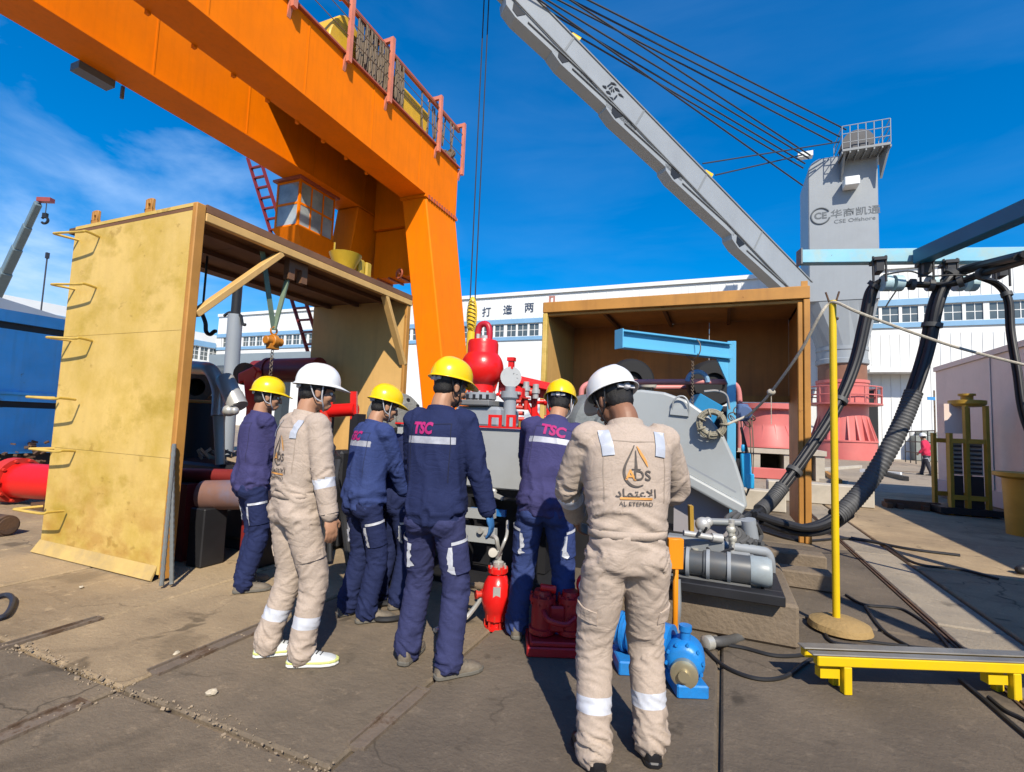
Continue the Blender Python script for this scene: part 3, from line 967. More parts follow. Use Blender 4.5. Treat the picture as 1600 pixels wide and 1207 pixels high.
# boom
BT = dep(757, -48, 24.0); BH = dep(1252, 462, 32.2)
bo = thing('crane_boom', 'long pale grey box boom of the marine crane slanting across the sky', 'crane boom', (BH.x, BH.y, BH.z))
ax = (BT-BH).normalized(); side = V3((0,0,1)).cross(ax).normalized()
if side.dot(-CFWD) < 0: side = -side
upb = ax.cross(side).normalized()
if upb.z < 0: upb = -upb
LB_ = (BT-BH).length
HW = 0.42
def bp(t, s, u_): return BH + ax*(LB_*t) + side*s + upb*u_
def seg(mb, t0, t1, s0, s1, lo0, hi0, lo1, hi1, mi=0):
    mb.add([bp(t0,s0,lo0),bp(t0,s1,lo0),bp(t0,s1,hi0),bp(t0,s0,hi0),bp(t1,s0,lo1),bp(t1,s1,lo1),bp(t1,s1,hi1),bp(t1,s0,hi1)],
           [(0,1,2,3),(7,6,5,4),(0,4,5,1),(1,5,6,2),(2,6,7,3),(3,7,4,0)], False, mi)
m = MB(); seg(m, 0, 1, -HW, HW, -0.74, 1.0, -0.40, 0.60); m.build('boom_box', M_gr, bo, bevel=0.05)
m = MB(); seg(m, 0.0, 1, HW+.002, HW+.06, -0.77, -0.70, -0.44, -0.38); seg(m, 0.0, 1, HW+.002, HW+.06, .93, 1.01, .54, .61); m.build('chord_flange', M_grd, bo)
for t in (0.2, 0.4, 0.6, 0.8):
    m = MB(); seg(m, t-.002, t+.002, HW+.002, HW+.025, -.68+.33*t, .90-.37*t, -.68+.33*t, .90-.37*t); m.build('weld_seam', M_grd, bo)
# stepped maintenance brackets under the boom
bt = []
for px, py in ((1150, 392), (1048, 282), (955, 178), (872, 92), (800, 20)):
    # parameter along the boom nearest to this ray
    best = min((i/400 for i in range(401)), key=lambda t: abs((lambda v: 800+FPX*((CR.transposed()@(v-EYE)).x/-(CR.transposed()@(v-EYE)).z))(bp(t,HW,-1.2+.45*t)) - px))
    bt.append(best)
for t in bt:
    lo = -0.75+.34*t
    m = MB()
    q = HW; dt = 1/LB_
    m.prism([bp(t-5.6*dt, q-.05, lo), bp(t, q-.05, lo), bp(t+.5*dt, q-.05, lo-.2), bp(t+.25*dt, q-.05, lo-.52), bp(t-.4*dt, q-.05, lo-.66), bp(t-2.0*dt, q-.05, lo-.56), bp(t-5.6*dt, q-.05, lo-.36)], side*-(2*HW-.1))
    o = m.build('walkway_bracket', M_gr, bo)
    m = MB(); m.prism([bp(t+.05*dt, q-.045, lo-.12), bp(t-.1*dt, q-.045, lo-.48), bp(t-.45*dt, q-.045, lo-.56), bp(t-.7*dt,q-.045,lo-.12)], side*.02); m.build('opening', M_black, o)
    m = MB(); m.cyl(bp(t-1.0*dt,q,lo-.35), bp(t-5.2*dt,q,lo-.05), .035, n=6); m.build('handrail', M_grd, o)
# emblem
pe = None
best = min((i/400 for i in range(401)), key=lambda t: abs((lambda v: 800+FPX*((CR.transposed()@(v-EYE)).x/-(CR.transposed()@(v-EYE)).z))(bp(t,HW,0.1)) - 956))
ec = bp(best, HW+.025, 0.05); exd = CRIGHT - side*CRIGHT.dot(side); exd.normalize(); eyd = side.cross(exd).normalized()
if eyd.z < 0: eyd = -eyd
m = MB()
for poly in ([(-.75,.0),(-.45,.06),(-.4,-.12),(-.62,-.1)],[(-.45,-.3),(-.2,-.22),(-.02,-.42),(-.35,-.4)],[(-.28,-.62),(.1,-.6),(.2,-.78),(-.1,-.76)],[(-.1,.45),(.2,.5),(.42,.38),(.0,.36)],[(.22,.18),(.5,.2),(.72,.02),(.35,.04)],[(.55,-.14),(.78,-.12),(1.05,-.3),(.65,-.24)],[(.2,-.6),(.42,-.3),(.5,-.34),(.28,-.66)],[(-.36,.1),(-.05,.42),(0.0,.36),(-.3,.05)],[(-.22,-.02),(.05,.22),(.1,.16),(-.16,-.06)],[(.08,0.02),(.16,.04),(.26,-.14),(.16,-.16)],[(-.06,-.08),(.0,-.04),(.06,-.2),(-.04,-.2)]):
    m.prism([ec + exd*x*.78 + eyd*y*.78 for x, y in poly], side*0.02)
m.build('emblem', M_black, bo)
for px, py in ((892, 60), (1098, 255)):
    best = min((i/400 for i in range(401)), key=lambda t: abs((lambda v: 800+FPX*((CR.transposed()@(v-EYE)).x/-(CR.transposed()@(v-EYE)).z))(bp(t,0.0,1.0-.4*t)) - px))
    m = MB(); q = bp(best, HW-.2, 1.15-.4*best+0.05); m.cyl(q-ax*.25, q+ax*.25, .24, .12, 10); m.build('warning_lamp', M_ylw, bo)
m = MB(); q = bp(1.0, 0, -.2); m.lathe(q-side*.5, side, [(0.1,0),(.75,0),(.75,.1),(.6,.2),(.6,.8),(.75,.9),(.75,1.0),(.1,1.0)], 20); m.build('tip_sheave', mat('rust sheave', (0.12,0.05,0.03), 0.6), bo)
# wire ropes from tower head to boom tip
k_ = 0
for px, py, dt_, sd_, lab in ((1322,203,0.0,.5,'topmost luffing rope from the tower sheave to the boom tip'),(1312,214,-.1,.2,'second luffing rope just under the topmost one'),(1300,222,.05,-.2,'middle luffing rope ending beside the tower sheave'),(1266,243,.1,.5,'luffing rope ending at the rounded tower shoulder'),(1264,248,-.35,.1,'thin rope close under the one at the tower shoulder'),(1258,256,-.5,-.3,'rope ending below the tower shoulder'),(1255,263,-.6,-.6,'rope ending a little lower on the tower side'),(1254,290,-1.0,.7,'lowest luffing rope ending on the dark tower side')):
    a = dep(px, py, 33.2); b_ = bp(1.0, sd_, 0.6+dt_)
    m = MB(); m.cyl(a, b_, 0.05, n=6); tag(m.build('wire_rope', M_rope), lab, 'wire rope', 'luffing ropes of the marine crane')
for a, b_, lab in (((1098,256),(1312,222),'upper guy rope from yellow boom lamp to the crane tower'),((1118,274),(1256,242),'lower guy rope from the boom to the crane tower')):
    m = MB(); m.cyl(dep(*a, 29.8), dep(*b_, 33.4), 0.045, n=6); tag(m.build('wire_rope', M_rope), lab, 'wire rope', 'guy ropes between boom and tower')
# hook block and its two falls
hb = dep(737, 500, 24.0)
for s, lab in ((-0.12, 'left of the two hoist ropes above the hook block'), (0.12, 'right of the two hoist ropes above the hook block')):
    m = MB(); m.cyl(V3((hb.x, hb.y, hb.z+0.7))+CRIGHT*s, V3((hb.x, hb.y, BT.z-0.3))+CRIGHT*s, 0.035, n=6); tag(m.build('hoist_rope', M_rope), lab, 'wire rope', 'hoist ropes of the marine crane')
hk = thing('hook_block', 'yellow and black striped hook block hanging on ropes behind the red vessel', 'hook block', (hb.x, hb.y, hb.z-1.2))
m = MB(); Rb = Matrix((CRIGHT, CFWD, V3((0,0,1)))).transposed()
m.ell(hb+V3((0,0,.2)), (0.26, 0.2, 0.95), Rb, 16, 12); m.build('sheave_case', M_ylw, hk)
for k in range(8):
    q = MB(); z = hb.z-0.45+k*0.19; hw = 0.27*math.sqrt(max(0.02,1-((z-hb.z-.2)/.95)**2))
    q.beam(V3((hb.x,hb.y,z))-CRIGHT*hw*.8-CFWD*0.2+V3((0,0,.08)), V3((hb.x,hb.y,z))+CRIGHT*hw*.8-CFWD*0.2-V3((0,0,.06)), .02, .055, CFWD); q.build('stripe', M_black, hk)
m = MB(); m.cyl(hb-V3((0,0,.6)), hb-V3((0,0,2.4)), .20, .24, 12); m.torus(hb-V3((0,0,2.75)), CFWD, .38, .12, 20, 8, a0=-.6, a1=4.2); m.build('hook', M_ylw, hk)

# far mobile crane boom, far left
a = dep(-35, 520, 40); b_ = dep(60, 318, 36)
mc = thing('mobile_crane_boom', 'grey telescopic boom of a mobile crane at the far left', 'crane boom', (a.x, a.y, 0))
mcol = mat('slate telescopic boom', (0.15, 0.20, 0.22), 0.4)
a0_ = V3((a.x, a.y, 0.0)) + (a-b_)*0.25
for t0, t1, w_ in ((0, .5, .66), (.5, .68, .56), (.68, .84, .48), (.84, 1, .40)):
    q = MB(); q.beam(a+(b_-a)*(t0 if t0 else -0.75), a+(b_-a)*t1, w_, w_*1.2); q.build('boom_section', mcol, mc, bevel=.05)
q = MB(); q.box(b_+CRIGHT*.5+V3((0,0,.25)), (1.0,.4,.3), Rb); q.build('boom_head', mat('dull red paint', (0.30,0.06,0.05), 0.5), mc)
q = MB(); q.cyl(b_+CRIGHT*.6, b_+CRIGHT*.6-V3((0,0,.9)), .03, n=6); q.build('hook_rope', M_rope, mc)
q = MB(); q.torus(b_+CRIGHT*.6-V3((0,0,1.25)), CFWD, .24, .09, 14, 6, a0=-1, a1=4); q.box(b_+CRIGHT*.6-V3((0,0,.9)), (.3,.2,.35), Rb); q.build('hook', M_black, mc)
q = MB(); q.bx(a.x-4, a.x+1, a.y-2, a.y+6, 0.4, 2.2); q.build('carrier', mcol, mc)
pm = dep(65, 478, 30)
q = MB(); q.cyl((pm.x,pm.y,0), (pm.x,pm.y,dep(65,400,30).z), .04, n=6); q.bx(pm.x-.08,pm.x+.08,pm.y-.08,pm.y+.08,dep(65,402,30).z,dep(65,398,30).z+.2); tag(q.build('lightning_mast', M_rope), 'thin dark mast standing above the white shed roof at left', 'mast')
# ================================================================ the yellow cover box on the left (open front and back)
M_ybox = mat('weathered yellow paint', (0.70, 0.485, 0.145), 0.6, 0, 0.10, 1.1, dirt=0.75, dirtc=(0.50, 0.33, 0.035), streak=0.25, rustc=(0.40,0.23,0.06), rust=0.10, rscale=5, bump=0.12, bscale=14)
def stain(m, scale, lo, hi, colr, amt, zmax=None, seed=0.0):
    t = m.node_tree; b = t.nodes['Principled BSDF']; src = b.inputs['Base Color'].links[0].from_socket
    tc = t.nodes.new('ShaderNodeTexCoord'); mp = t.nodes.new('ShaderNodeMapping'); mp.inputs['Location'].default_value = (seed, seed*1.7, seed*.6); mp.inputs['Scale'].default_value = (1, 1, 1.6)
    t.links.new(tc.outputs['Object'], mp.inputs['Vector'])
    n = t.nodes.new('ShaderNodeTexNoise'); n.inputs['Scale'].default_value = scale; n.inputs['Detail'].default_value = 6; n.inputs['Roughness'].default_value = .6; t.links.new(mp.outputs[0], n.inputs['Vector'])
    r = t.nodes.new('ShaderNodeMapRange'); r.inputs['From Min'].default_value = lo; r.inputs['From Max'].default_value = hi; r.inputs['To Max'].default_value = amt; t.links.new(n.outputs['Fac'], r.inputs['Value'])
    f = r.outputs[0]
    if zmax:
        sp = t.nodes.new('ShaderNodeSeparateXYZ'); t.links.new(tc.outputs['Object'], sp.inputs[0]); q = t.nodes.new('ShaderNodeMapRange'); q.inputs['From Min'].default_value = zmax; q.inputs['From Max'].default_value = 0.0; t.links.new(sp.outputs['Z'], q.inputs['Value'])
        mm = t.nodes.new('ShaderNodeMath'); mm.operation = 'MULTIPLY'; t.links.new(f, mm.inputs[0]); t.links.new(q.outputs[0], mm.inputs[1]); f = mm.outputs[0]
    x = t.nodes.new('ShaderNodeMix'); x.data_type = 'RGBA'; t.links.new(f, x.inputs[0]); t.links.new(src, x.inputs[6]); x.inputs[7].default_value = (*colr, 1); t.links.new(x.outputs[2], b.inputs['Base Color'])
stain(M_ybox, 1.25, .54, .66, (.40,.265,.02), .75, None, 3.3)
stain(M_ybox, 3.0, .42, .62, (.42,.20,.035), .8, 1.0, 8.0)
stain(M_ybox, 4.5, .64, .69, (.33,.19,.03), .5, None, 5.1)
M_yin = mat('yellow primer inside', (0.68, 0.405, 0.135), 0.65, 0, 0.12, 1.5, streak=0.35, rustc=(0.25,0.12,0.04), dirt=0.2, dirtc=(0.42,0.24,0.07), bump=0.1, bscale=14)
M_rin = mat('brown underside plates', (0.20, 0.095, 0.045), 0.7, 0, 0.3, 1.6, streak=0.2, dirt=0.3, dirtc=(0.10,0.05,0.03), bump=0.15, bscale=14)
M_trim = mat('ochre edge trim', (0.47, 0.215, 0.04), 0.6, 0, 0.2, 2.5, streak=0.6, rustc=(0.22,0.08,0.02), rust=0.25, rscale=6)
M_hose0 = mat('black rubber hose', (.018,.018,.02), .5, 0, .2, 8)
M_dark = mat('dark machinery', (0.022, 0.022, 0.025), 0.5, 0.2, 0.3, 3)
BX0, BX1, BY0, BY1, BZ = -6.14, -4.30, 2.79, 6.10, 3.28
lb = thing('cover_box', 'tall weathered yellow steel cover with rungs on its side and open front', 'machine cover', ((BX0+BX1)/2, (BY0+BY1)/2, 0))
# side wall made of welded sheets
for z0, z1 in ((0.05, 1.02), (1.023, 2.13), (2.133, BZ-0.07)):
    m = MB(); m.bx(BX0, BX1-0.03, BY0, BY0+0.04, z0, z1); m.build('side_panel', M_ybox, lb)
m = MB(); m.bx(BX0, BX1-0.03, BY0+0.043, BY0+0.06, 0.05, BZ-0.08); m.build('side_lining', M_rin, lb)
m = MB(); m.bx(BX1-0.028, BX1+0.03, BY0-0.004, BY0+0.085, 0.02, BZ); m.build('corner_post', M_trim, lb, bevel=0.008)
m = MB(); m.bx(BX1-0.24, BX1-0.15, BY0+0.062, BY0+0.14, 0.02, BZ-0.1); m.build('inner_post', M_trim, lb, bevel=0.008)
m = MB(); m.bx(BX1-0.028, BX1+0.02, BY1-0.09, BY1, 0.62, BZ-0.08); m.build('corner_post', M_trim, lb, bevel=0.008)
m = MB()
m.add([(BX0-.01,BY0-.002,.12),(BX1-.06,BY0-.002,.12),(BX1-.06,BY0-.05,.012),(BX0-.03,BY0-.06,.012),(BX0-.01,BY0-.002,.10),(BX1-.06,BY0-.002,.10),(BX1-.06,BY0-.035,.0),(BX0-.03,BY0-.045,.0)],
      [(0,1,2,3),(7,6,5,4),(0,4,5,1),(1,5,6,2),(2,6,7,3),(3,7,4,0)]); m.build('skirt_plate', mat('dusty yellow skirt', (.55,.38,.13), .8, 0, .2, 3, dirt=.5, dirtc=(.28,.22,.15)), lb)
# roof sheets, with seams
nr = 4
for k in range(nr):
    a = BY0 + (BY1-BY0)*k/nr; b_ = BY0 + (BY1-BY0)*(k+1)/nr
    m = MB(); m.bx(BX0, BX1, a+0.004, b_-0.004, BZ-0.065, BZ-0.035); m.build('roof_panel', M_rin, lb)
m = MB(); m.bx(BX0, BX1, BY0, BY1, BZ-0.032, BZ); m.build('roof_cover', M_ybox, lb)
m = MB(); m.bx(BX1-0.03, BX1+0.035, BY0+0.087, BY1+0.01, BZ-0.145, BZ-0.066); m.build('roof_edge', M_yin, lb, bevel=0.006)
m = MB(); m.bx(BX1+0.003, BX1+0.03, BY0+0.09, BY1+0.012, BZ-0.060, BZ+0.012); m.build('roof_lip', M_rin, lb)
for k in range(3):
    xx = BX0 + 0.35 + k*0.55
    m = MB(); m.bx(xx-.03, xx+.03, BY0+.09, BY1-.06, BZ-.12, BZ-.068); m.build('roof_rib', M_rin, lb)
m = MB(); m.bx(BX0, BX1-0.03, BY1-0.05, BY1-0.005, 0.62, BZ-0.068); m.build('end_panel', M_yin, lb)
# rungs welded on the side wall
r0 = None
for k in range(6):
    z = 3.13 - k*0.53
    if r0 is None:
        m = MB()
        xa, xb = BX0+0.08, BX0+0.44
        m.tube([(xa, BY0+0.01, z), (xa-0.03, BY0-0.17, z), (xa+0.02, BY0-0.19, z), (xb-0.02, BY0-0.15, z-0.01), (xb+0.02, BY0-0.12, z), (xb, BY0+0.01, z-0.01)], 0.0125, 7, sub=5)
        r0 = m.build('rung', M_ybox, lb); z_r = z
    else:
        c = copy_tree(r0, lb, (random.uniform(-.015,.015), 0, z-z_r)); c.rotation_euler = (random.uniform(-.02,.02), random.uniform(-.02,.02), 0)
# lifting lugs on the roof edge
for px, py in ((236, 321), (151, 341)):
    p = ony(px, py, BY0+0.05); m = MB()
    m.bx(p.x-.055, p.x+.055, BY0+.03, BY0+.06, BZ, BZ+.05); m.bx(p.x-.055, p.x-.02, BY0+.03, BY0+.06, BZ+.05, BZ+.15); m.bx(p.x+.02, p.x+.055, BY0+.03, BY0+.06, BZ+.05, BZ+.15); m.bx(p.x-.02, p.x+.02, BY0+.03, BY0+.06, BZ+.10, BZ+.15)
    m.build('lifting_lug', M_trim, lb, bevel=.006)
p = ony(205, 326, BY0+0.6); m = MB(); m.bx(p.x-.16, p.x+.16, BY0+.6, BY0+.64, BZ, BZ+.2); m.build('stop_plate', M_rustst, lb)
p = ony(118, 346, BY0+0.1); m = MB(); m.bx(p.x-.1, p.x+.1, BY0+.1, BY0+.3, BZ, BZ+.06); m.build('stop_plate', M_rustst, lb)
# knee braces
for A, B in (((303, 492), (438, 397)), ((601, 462), (650, 574))):
    a = onx(*A, BX1-0.02); b_ = onx(*B, BX1-0.02)
    if A[0] < 400: a.y = BY0+0.09
    else: b_.y = BY1-0.06
    m = MB(); m.beam(a, b_, 0.06, 0.10, (1, 0, 0)); m.build('knee_brace', M_yin, lb, bevel=.006)
# bracket under the roof with a green lifting sling
p = onx(452, 396, BX1-0.1)
m = MB(); m.bx(p.x-.04, p.x+.04, p.y-.02, p.y+.06, BZ-.36, BZ-.12); m.bx(p.x-.04, p.x+.04, p.y+.16, p.y+.24, BZ-.36, BZ-.12); m.bx(p.x-.04, p.x+.04, p.y+.06, p.y+.16, BZ-.22, BZ-.12); m.build('hanger_bracket', M_rin, lb)
s1 = onx(409, 405, BX1-0.12); s2 = onx(459, 406, BX1-0.12); s3 = onx(428, 516, BX1-0.12)
sl = MB()
sl.beam(V3((s1.x,s1.y,s1.z+.08)), s3, .075, .008, (1,0.2,0)); sl.beam(V3((s2.x,s2.y,s2.z+.08)), s3, .02, .05, (1,0.2,0))
tag(sl.build('lifting_sling', mat('faded green webbing', (0.16,0.22,0.15), 0.8, 0, 0.2, 8)), 'faded green webbing sling hanging from the roof of the yellow box', 'sling')
hh = thing('chain_hoist', 'small orange hoist block hanging on the green sling', 'chain hoist', (s3.x, s3.y, s3.z-0.42))
M_oh = mat('dull orange enamel', (0.55, 0.20, 0.02), 0.45, 0, 0.15, 4)
m = MB(); m.torus(s3-V3((0,0,.01)), (1,0,0), .04, .012, 14, 6); m.cyl(s3-V3((0,-.03,.12)), s3-V3((0,.03,.12))+V3((0,0,0)), .07, n=14); m.cyl(s3-V3((.0,-.11,.12)), s3-V3((0,.10,.12)), .045, n=12); m.box(s3-V3((0,0,.15)), (.07,.12,.12)); m.build('hoist_body', M_oh, hh, bevel=.006)
m = MB()
for k in range(8):
    m.torus(s3-V3((0,0,.23+.035*k)), (1,0,0) if k%2 else (0,1,0), .017, .005, 8, 5)
m.build('chain', M_dustst, hh)
# two grey hose lengths leaning on the corner post
for a, b_, lab in (((252, 920), (263, 694), 'left of two grey corrugated rods leaning on the yellow box corner'), ((268, 918), (270, 722), 'right of two grey corrugated rods leaning on the yellow box corner')):
    A = gnd(*a); m = MB(); tp = onx(*b_, BX1+0.06); tp.y = BY0-.03
    n_ = 40
    pts = [A+(tp-A)*(k/n_) for k in range(n_+1)]
    pts[0].z = 0.02
    m.loft(pts, [0.019 if k % 2 else 0.015 for k in range(n_+1)], 8)
    tag(m.build('corrugated_rod', mat('galvanised grey', (0.20,0.21,0.205), 0.5, 0.3, 0.2, 8)), lab, 'rod', 'grey rods leaning on the yellow box')
# yellow floodlight with three lamps on the roof
p = onx(540, 398, BX1-0.25); fl = thing('floodlight', 'yellow floodlight bucket with lamps on the roof edge of the yellow box', 'floodlight', (p.x, p.y, BZ))
m = MB(); m.lathe((p.x,p.y,BZ+.02), (0,0,1), [(.05,0),(.10,.02),(.21,.26),(.19,.26)], 14); m.cyl((p.x-.1,p.y-.1,BZ+.26),(p.x-.1,p.y-.1,BZ+.42),.012,n=6); m.build('housing', mat('mustard enamel', (.46,.30,.02), .45, 0, .15, 4), fl)
for k in range(2):
    m = MB(); m.bx(p.x+.02, p.x+.1, p.y+.17+k*.14, p.y+.28+k*.14, BZ+.06, BZ+.28); m.build('lamp', MATS['mustard enamel'], fl, bevel=.02)

# ================================================================ the second cover box (right, behind the pump)
RX0, RX1, RY0, RZ = -2.74, 1.10, 7.74, 3.47
RY1 = gnd(903, 506, RZ-0.1).y + .5
zbk = ony(1195, 629, RY1).z
rb = thing('cover_box', 'weathered ochre steel cover box open to the front behind the blue davit', 'machine cover', ((RX0+RX1)/2, (RY0+RY1)/2, 0))
nr = 4
for k in range(nr):
    a = RX0+(RX1-RX0)*k/nr; b_ = RX0+(RX1-RX0)*(k+1)/nr
    m = MB(); m.bx(a+.004, b_-.004, RY0+.02, RY1, RZ-.09, RZ-.06); m.build('roof_panel', mat('bounce warmed ceiling', (.60,.27,.085), .65, 0, .25, 1.5, streak=.3, rustc=(.2,.08,.03), dirt=.3, dirtc=(.25,.11,.045)), rb)  # ceiling brown raised and warmed to carry bounce light in the colour
    m = MB(); m.bx(b_-.05, b_+.0 if k<nr-1 else b_-.01, RY0+.1, RY1-.04, RZ-.15, RZ-.093); m.build('roof_rib', M_rin, rb)
m = MB(); m.bx(RX0, RX1, RY0, RY1, RZ-.057, RZ); m.build('roof_cover', M_ybox, rb)
m = MB(); m.bx(RX0-.02, RX1+.02, RY0-.05, RY0-.002, RZ-.16, RZ+.02); m.build('front_beam', M_trim, rb, bevel=.01)
m = MB(); m.bx(RX0+.06, RX1-.06, RY0+.0, RY0+.07, RZ-.21, RZ-.162); m.build('front_angle', M_trim, rb, bevel=.008)
m = MB(); m.bx(RX0, RX0+.05, RY0+.06, RY1, 0.3, RZ-.06); m.build('side_panel', M_yin, rb)
m = MB(); m.bx(RX0-.02, RX0+.06, RY0-.04, RY0+.058, 0.0, RZ-.162); m.build('corner_post', M_ybox, rb, bevel=.01)
m = MB(); m.bx(RX1-.05, RX1, RY0+.06, RY1, 0.12, RZ-.06); m.build('side_panel', mat('bounce warmed ceiling', (0,0,0)), rb)
m = MB(); m.bx(RX1-.06, RX1+.02, RY0-.04, RY0+.058, 0.0, RZ-.162); m.build('corner_post', M_trim, rb, bevel=.01)
m = MB(); m.bx(RX1-.13, RX1-.065, RY0-.02, RY0+.05, 0.0, RZ-.2); m.build('inner_post', M_trim, rb, bevel=.01)
for k in range(3):
    a = RX0+.053+(RX1-RX0-.106)*k/3; b_ = RX0+.053+(RX1-RX0-.106)*(k+1)/3
    m = MB(); m.bx(a+.003, b_-.003, RY1-.05, RY1, zbk, RZ-.095); m.build('back_panel', mat('brown back plates', (0.52,0.20,0.05), 0.65, 0, 0.2, 1.5, streak=.5, rustc=(0.13,.06,.03)), rb)
m = MB(); m.bx(RX0+.053, RX1-.053, RY1-.11, RY1-.053, zbk, zbk+.1); m.build('back_rail', M_trim, rb)
for px, py in ((862, 469),):
    p = ony(px, py, RY0); m = MB(); m.bx(p.x-.05, p.x-.025, RY0, RY0+.03, RZ+.02, RZ+.11); m.bx(p.x+.025, p.x+.05, RY0, RY0+.03, RZ+.02, RZ+.11); m.bx(p.x-.05,p.x+.05,RY0,RY0+.03,RZ+.11,RZ+.135); m.build('lifting_lug', mat('faded pink lug', (0.5,0.22,0.18), .6), rb)
p = ony(1257, 449, RY0); m = MB(); m.bx(p.x-.04, p.x+.04, RY0, RY0+.03, RZ, RZ+.1); m.build('lifting_lug', M_trim, rb)

# ================================================================ blue rusty tank, red pipes at far left
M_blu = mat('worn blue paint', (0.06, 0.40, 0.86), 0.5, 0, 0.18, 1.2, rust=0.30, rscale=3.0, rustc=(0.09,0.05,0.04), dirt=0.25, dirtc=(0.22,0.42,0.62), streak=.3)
M_red = mat('bright red enamel', (0.72, 0.012, 0.010), 0.30, 0, 0.08, 1.5, spec=.55, dirt=.18, dirtc=(.40,.02,.015), bump=.08, bscale=25)
M_red2 = mat('worn red enamel', (0.60, 0.035, 0.02), 0.4, 0, 0.15, 2.5, dirt=.15)
M_maroon = mat('maroon pipe paint', (0.20, 0.022, 0.02), 0.4, 0, 0.25, 2)
M_chrome = mat('dull silver', (0.52, 0.51, 0.48), 0.35, 0.35, 0.12, 5)
M_grey = mat('mid grey paint', (0.36, 0.375, 0.375), 0.45, 0, 0.06, 1.5, dirt=.15)
M_grey2 = mat('dark grey paint', (0.17, 0.175, 0.175), 0.55, 0, 0.2, 3, dirt=.3)
TX = -14.5
tk = thing('storage_tank', 'large worn blue steel tank with rust spots behind the yellow box', 'tank', (TX-1.2, 2, 0))
ztk = onx(40, 489, TX).z; z2 = onx(40, 633, TX).z
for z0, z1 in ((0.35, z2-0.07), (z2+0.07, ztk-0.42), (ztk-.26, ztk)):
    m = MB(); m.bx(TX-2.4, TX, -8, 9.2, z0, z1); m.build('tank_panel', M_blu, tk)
m = MB(); m.bx(TX-2.3, TX-.12, -7.9, 9.1, 0.0, ztk-.05); m.build('tank_core', M_dark, tk)
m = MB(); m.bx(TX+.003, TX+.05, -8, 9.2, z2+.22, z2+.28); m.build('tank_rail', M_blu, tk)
# rusty rubble heap at the foot of the tank
m = MB()
for k in range(420):
    y = random.uniform(1.5, 9.0); x = random.uniform(-14.45, -13.3); zz = max(0, 0.62*(-13.3-x)*random.random())
    s_ = random.uniform(.02, .08)
    m.box((x, y, zz+s_*.3), (s_*1.8, s_, s_*.7), Matrix.Rotation(random.uniform(0,6), 3, V3((random.random()-.5, random.random()-.5, 1))))
m.build('debris', M_rustst, kind='stuff')
p = gnd(60, 793); r_ = .25
pipe = thing('red_pipe', 'thick bright red flanged pipe lying left of the yellow box', 'pipe', (p.x, p.y, 0))
a = dep(-60, 765, 7.5); b_ = dep(120, 765, 7.0)
m = MB(); m.cyl((a.x-1,a.y-.4,.34),(b_.x+.3,b_.y+.1,.34), r_, n=24); m.build('pipe_body', M_red, pipe)
q0 = dep(16, 745, 7.2); dx = (V3((b_.x+.3,b_.y+.1,.34))-V3((a.x-1,a.y-.4,.34))).normalized()
m = MB(); c_ = V3((a.x-1,a.y-.4,.34))+dx*((q0.x-a.x+1)/dx.x); m.cyl(c_, c_+dx*.16, r_+.07, n=24)
for k in range(10):
    an = 2*math.pi*k/10; o_ = V3((-dx.y,dx.x,0))*math.cos(an)*(r_+.04)+V3((0,0,1))*math.sin(an)*(r_+.04); m.cyl(c_+o_-dx*.03, c_+o_+dx*.2, .022, n=6)
m.build('flange', M_red2, pipe)
for t in (.3, .85):
    m = MB(); c = V3((a.x-1,a.y-.4,0))+dx*((b_.x-a.x+1.3)*t/dx.x); m.box((c.x,c.y,.045), (.3,.6,.09)); m.build('timber_support', M_rustst, pipe)
p = gnd(5, 838); m = MB(); m.cyl((p.x-.9,p.y-.1,.11),(p.x+.02,p.y+.02,.11), .11, n=18); m.lathe((p.x+.02,p.y+.02,.11),(1,.1,0),[(.11,0),(.09,.002),(.09,.02)],18)
tag(m.build('steel_pipe', M_rustst), 'short rusty brown pipe end at the left edge in front of the red pipe', 'pipe')
# black cable loop on the ground at the left edge
m = MB(); m.tube([gnd(-20,968,.02),gnd(8,962,.02),gnd(20,940,.02),gnd(12,930,.02),gnd(-10,934,.02)], .018, 8)
tag(m.build('hose', M_rope), 'short black hose loop on the ground at the left edge', 'hose')

# ================================================================ machinery seen through the yellow box
def place(px, py, D): return dep(px, py, D)
# dark drum with ochre rim
p = dep(312, 627, 6.3)
dr = thing('black_drum', 'tall black drum with ochre rim inside the yellow box', 'drum', (p.x, p.y, 0))
m = MB(); m.cyl((p.x,p.y,0.0),(p.x,p.y,p.z-.02), .30, n=28); m.build('drum_body', mat('matt black', (.008,.008,.009), .6), dr)
m = MB(); m.torus((p.x,p.y,p.z-.01),(0,0,1),.30,.02,28,6); m.build('rim', M_trim, dr)
# rusty flanged pipe mouth standing on the drum rim
p = dep(305, 605, 6.45)
fp = thing('flanged_pipe', 'rusty pipe mouth with round flange above the black drum', 'pipe', (p.x, p.y, p.z-.24))
ax_ = (CRIGHT*.35 - CFWD).normalized()
m = MB(); m.lathe(p, ax_, [(.10,-.45),(.12,-.45),(.12,-.06),(.2,-.06),(.2,.0),(.115,.0),(.115,-.3)], 24); m.build('flange', M_rustst, fp)
m = MB(); m.bx(p.x-.05,p.x+.05,p.y+.1,p.y+.3,p.z-.25,p.z-.1); m.build('foot', M_rustst, fp)
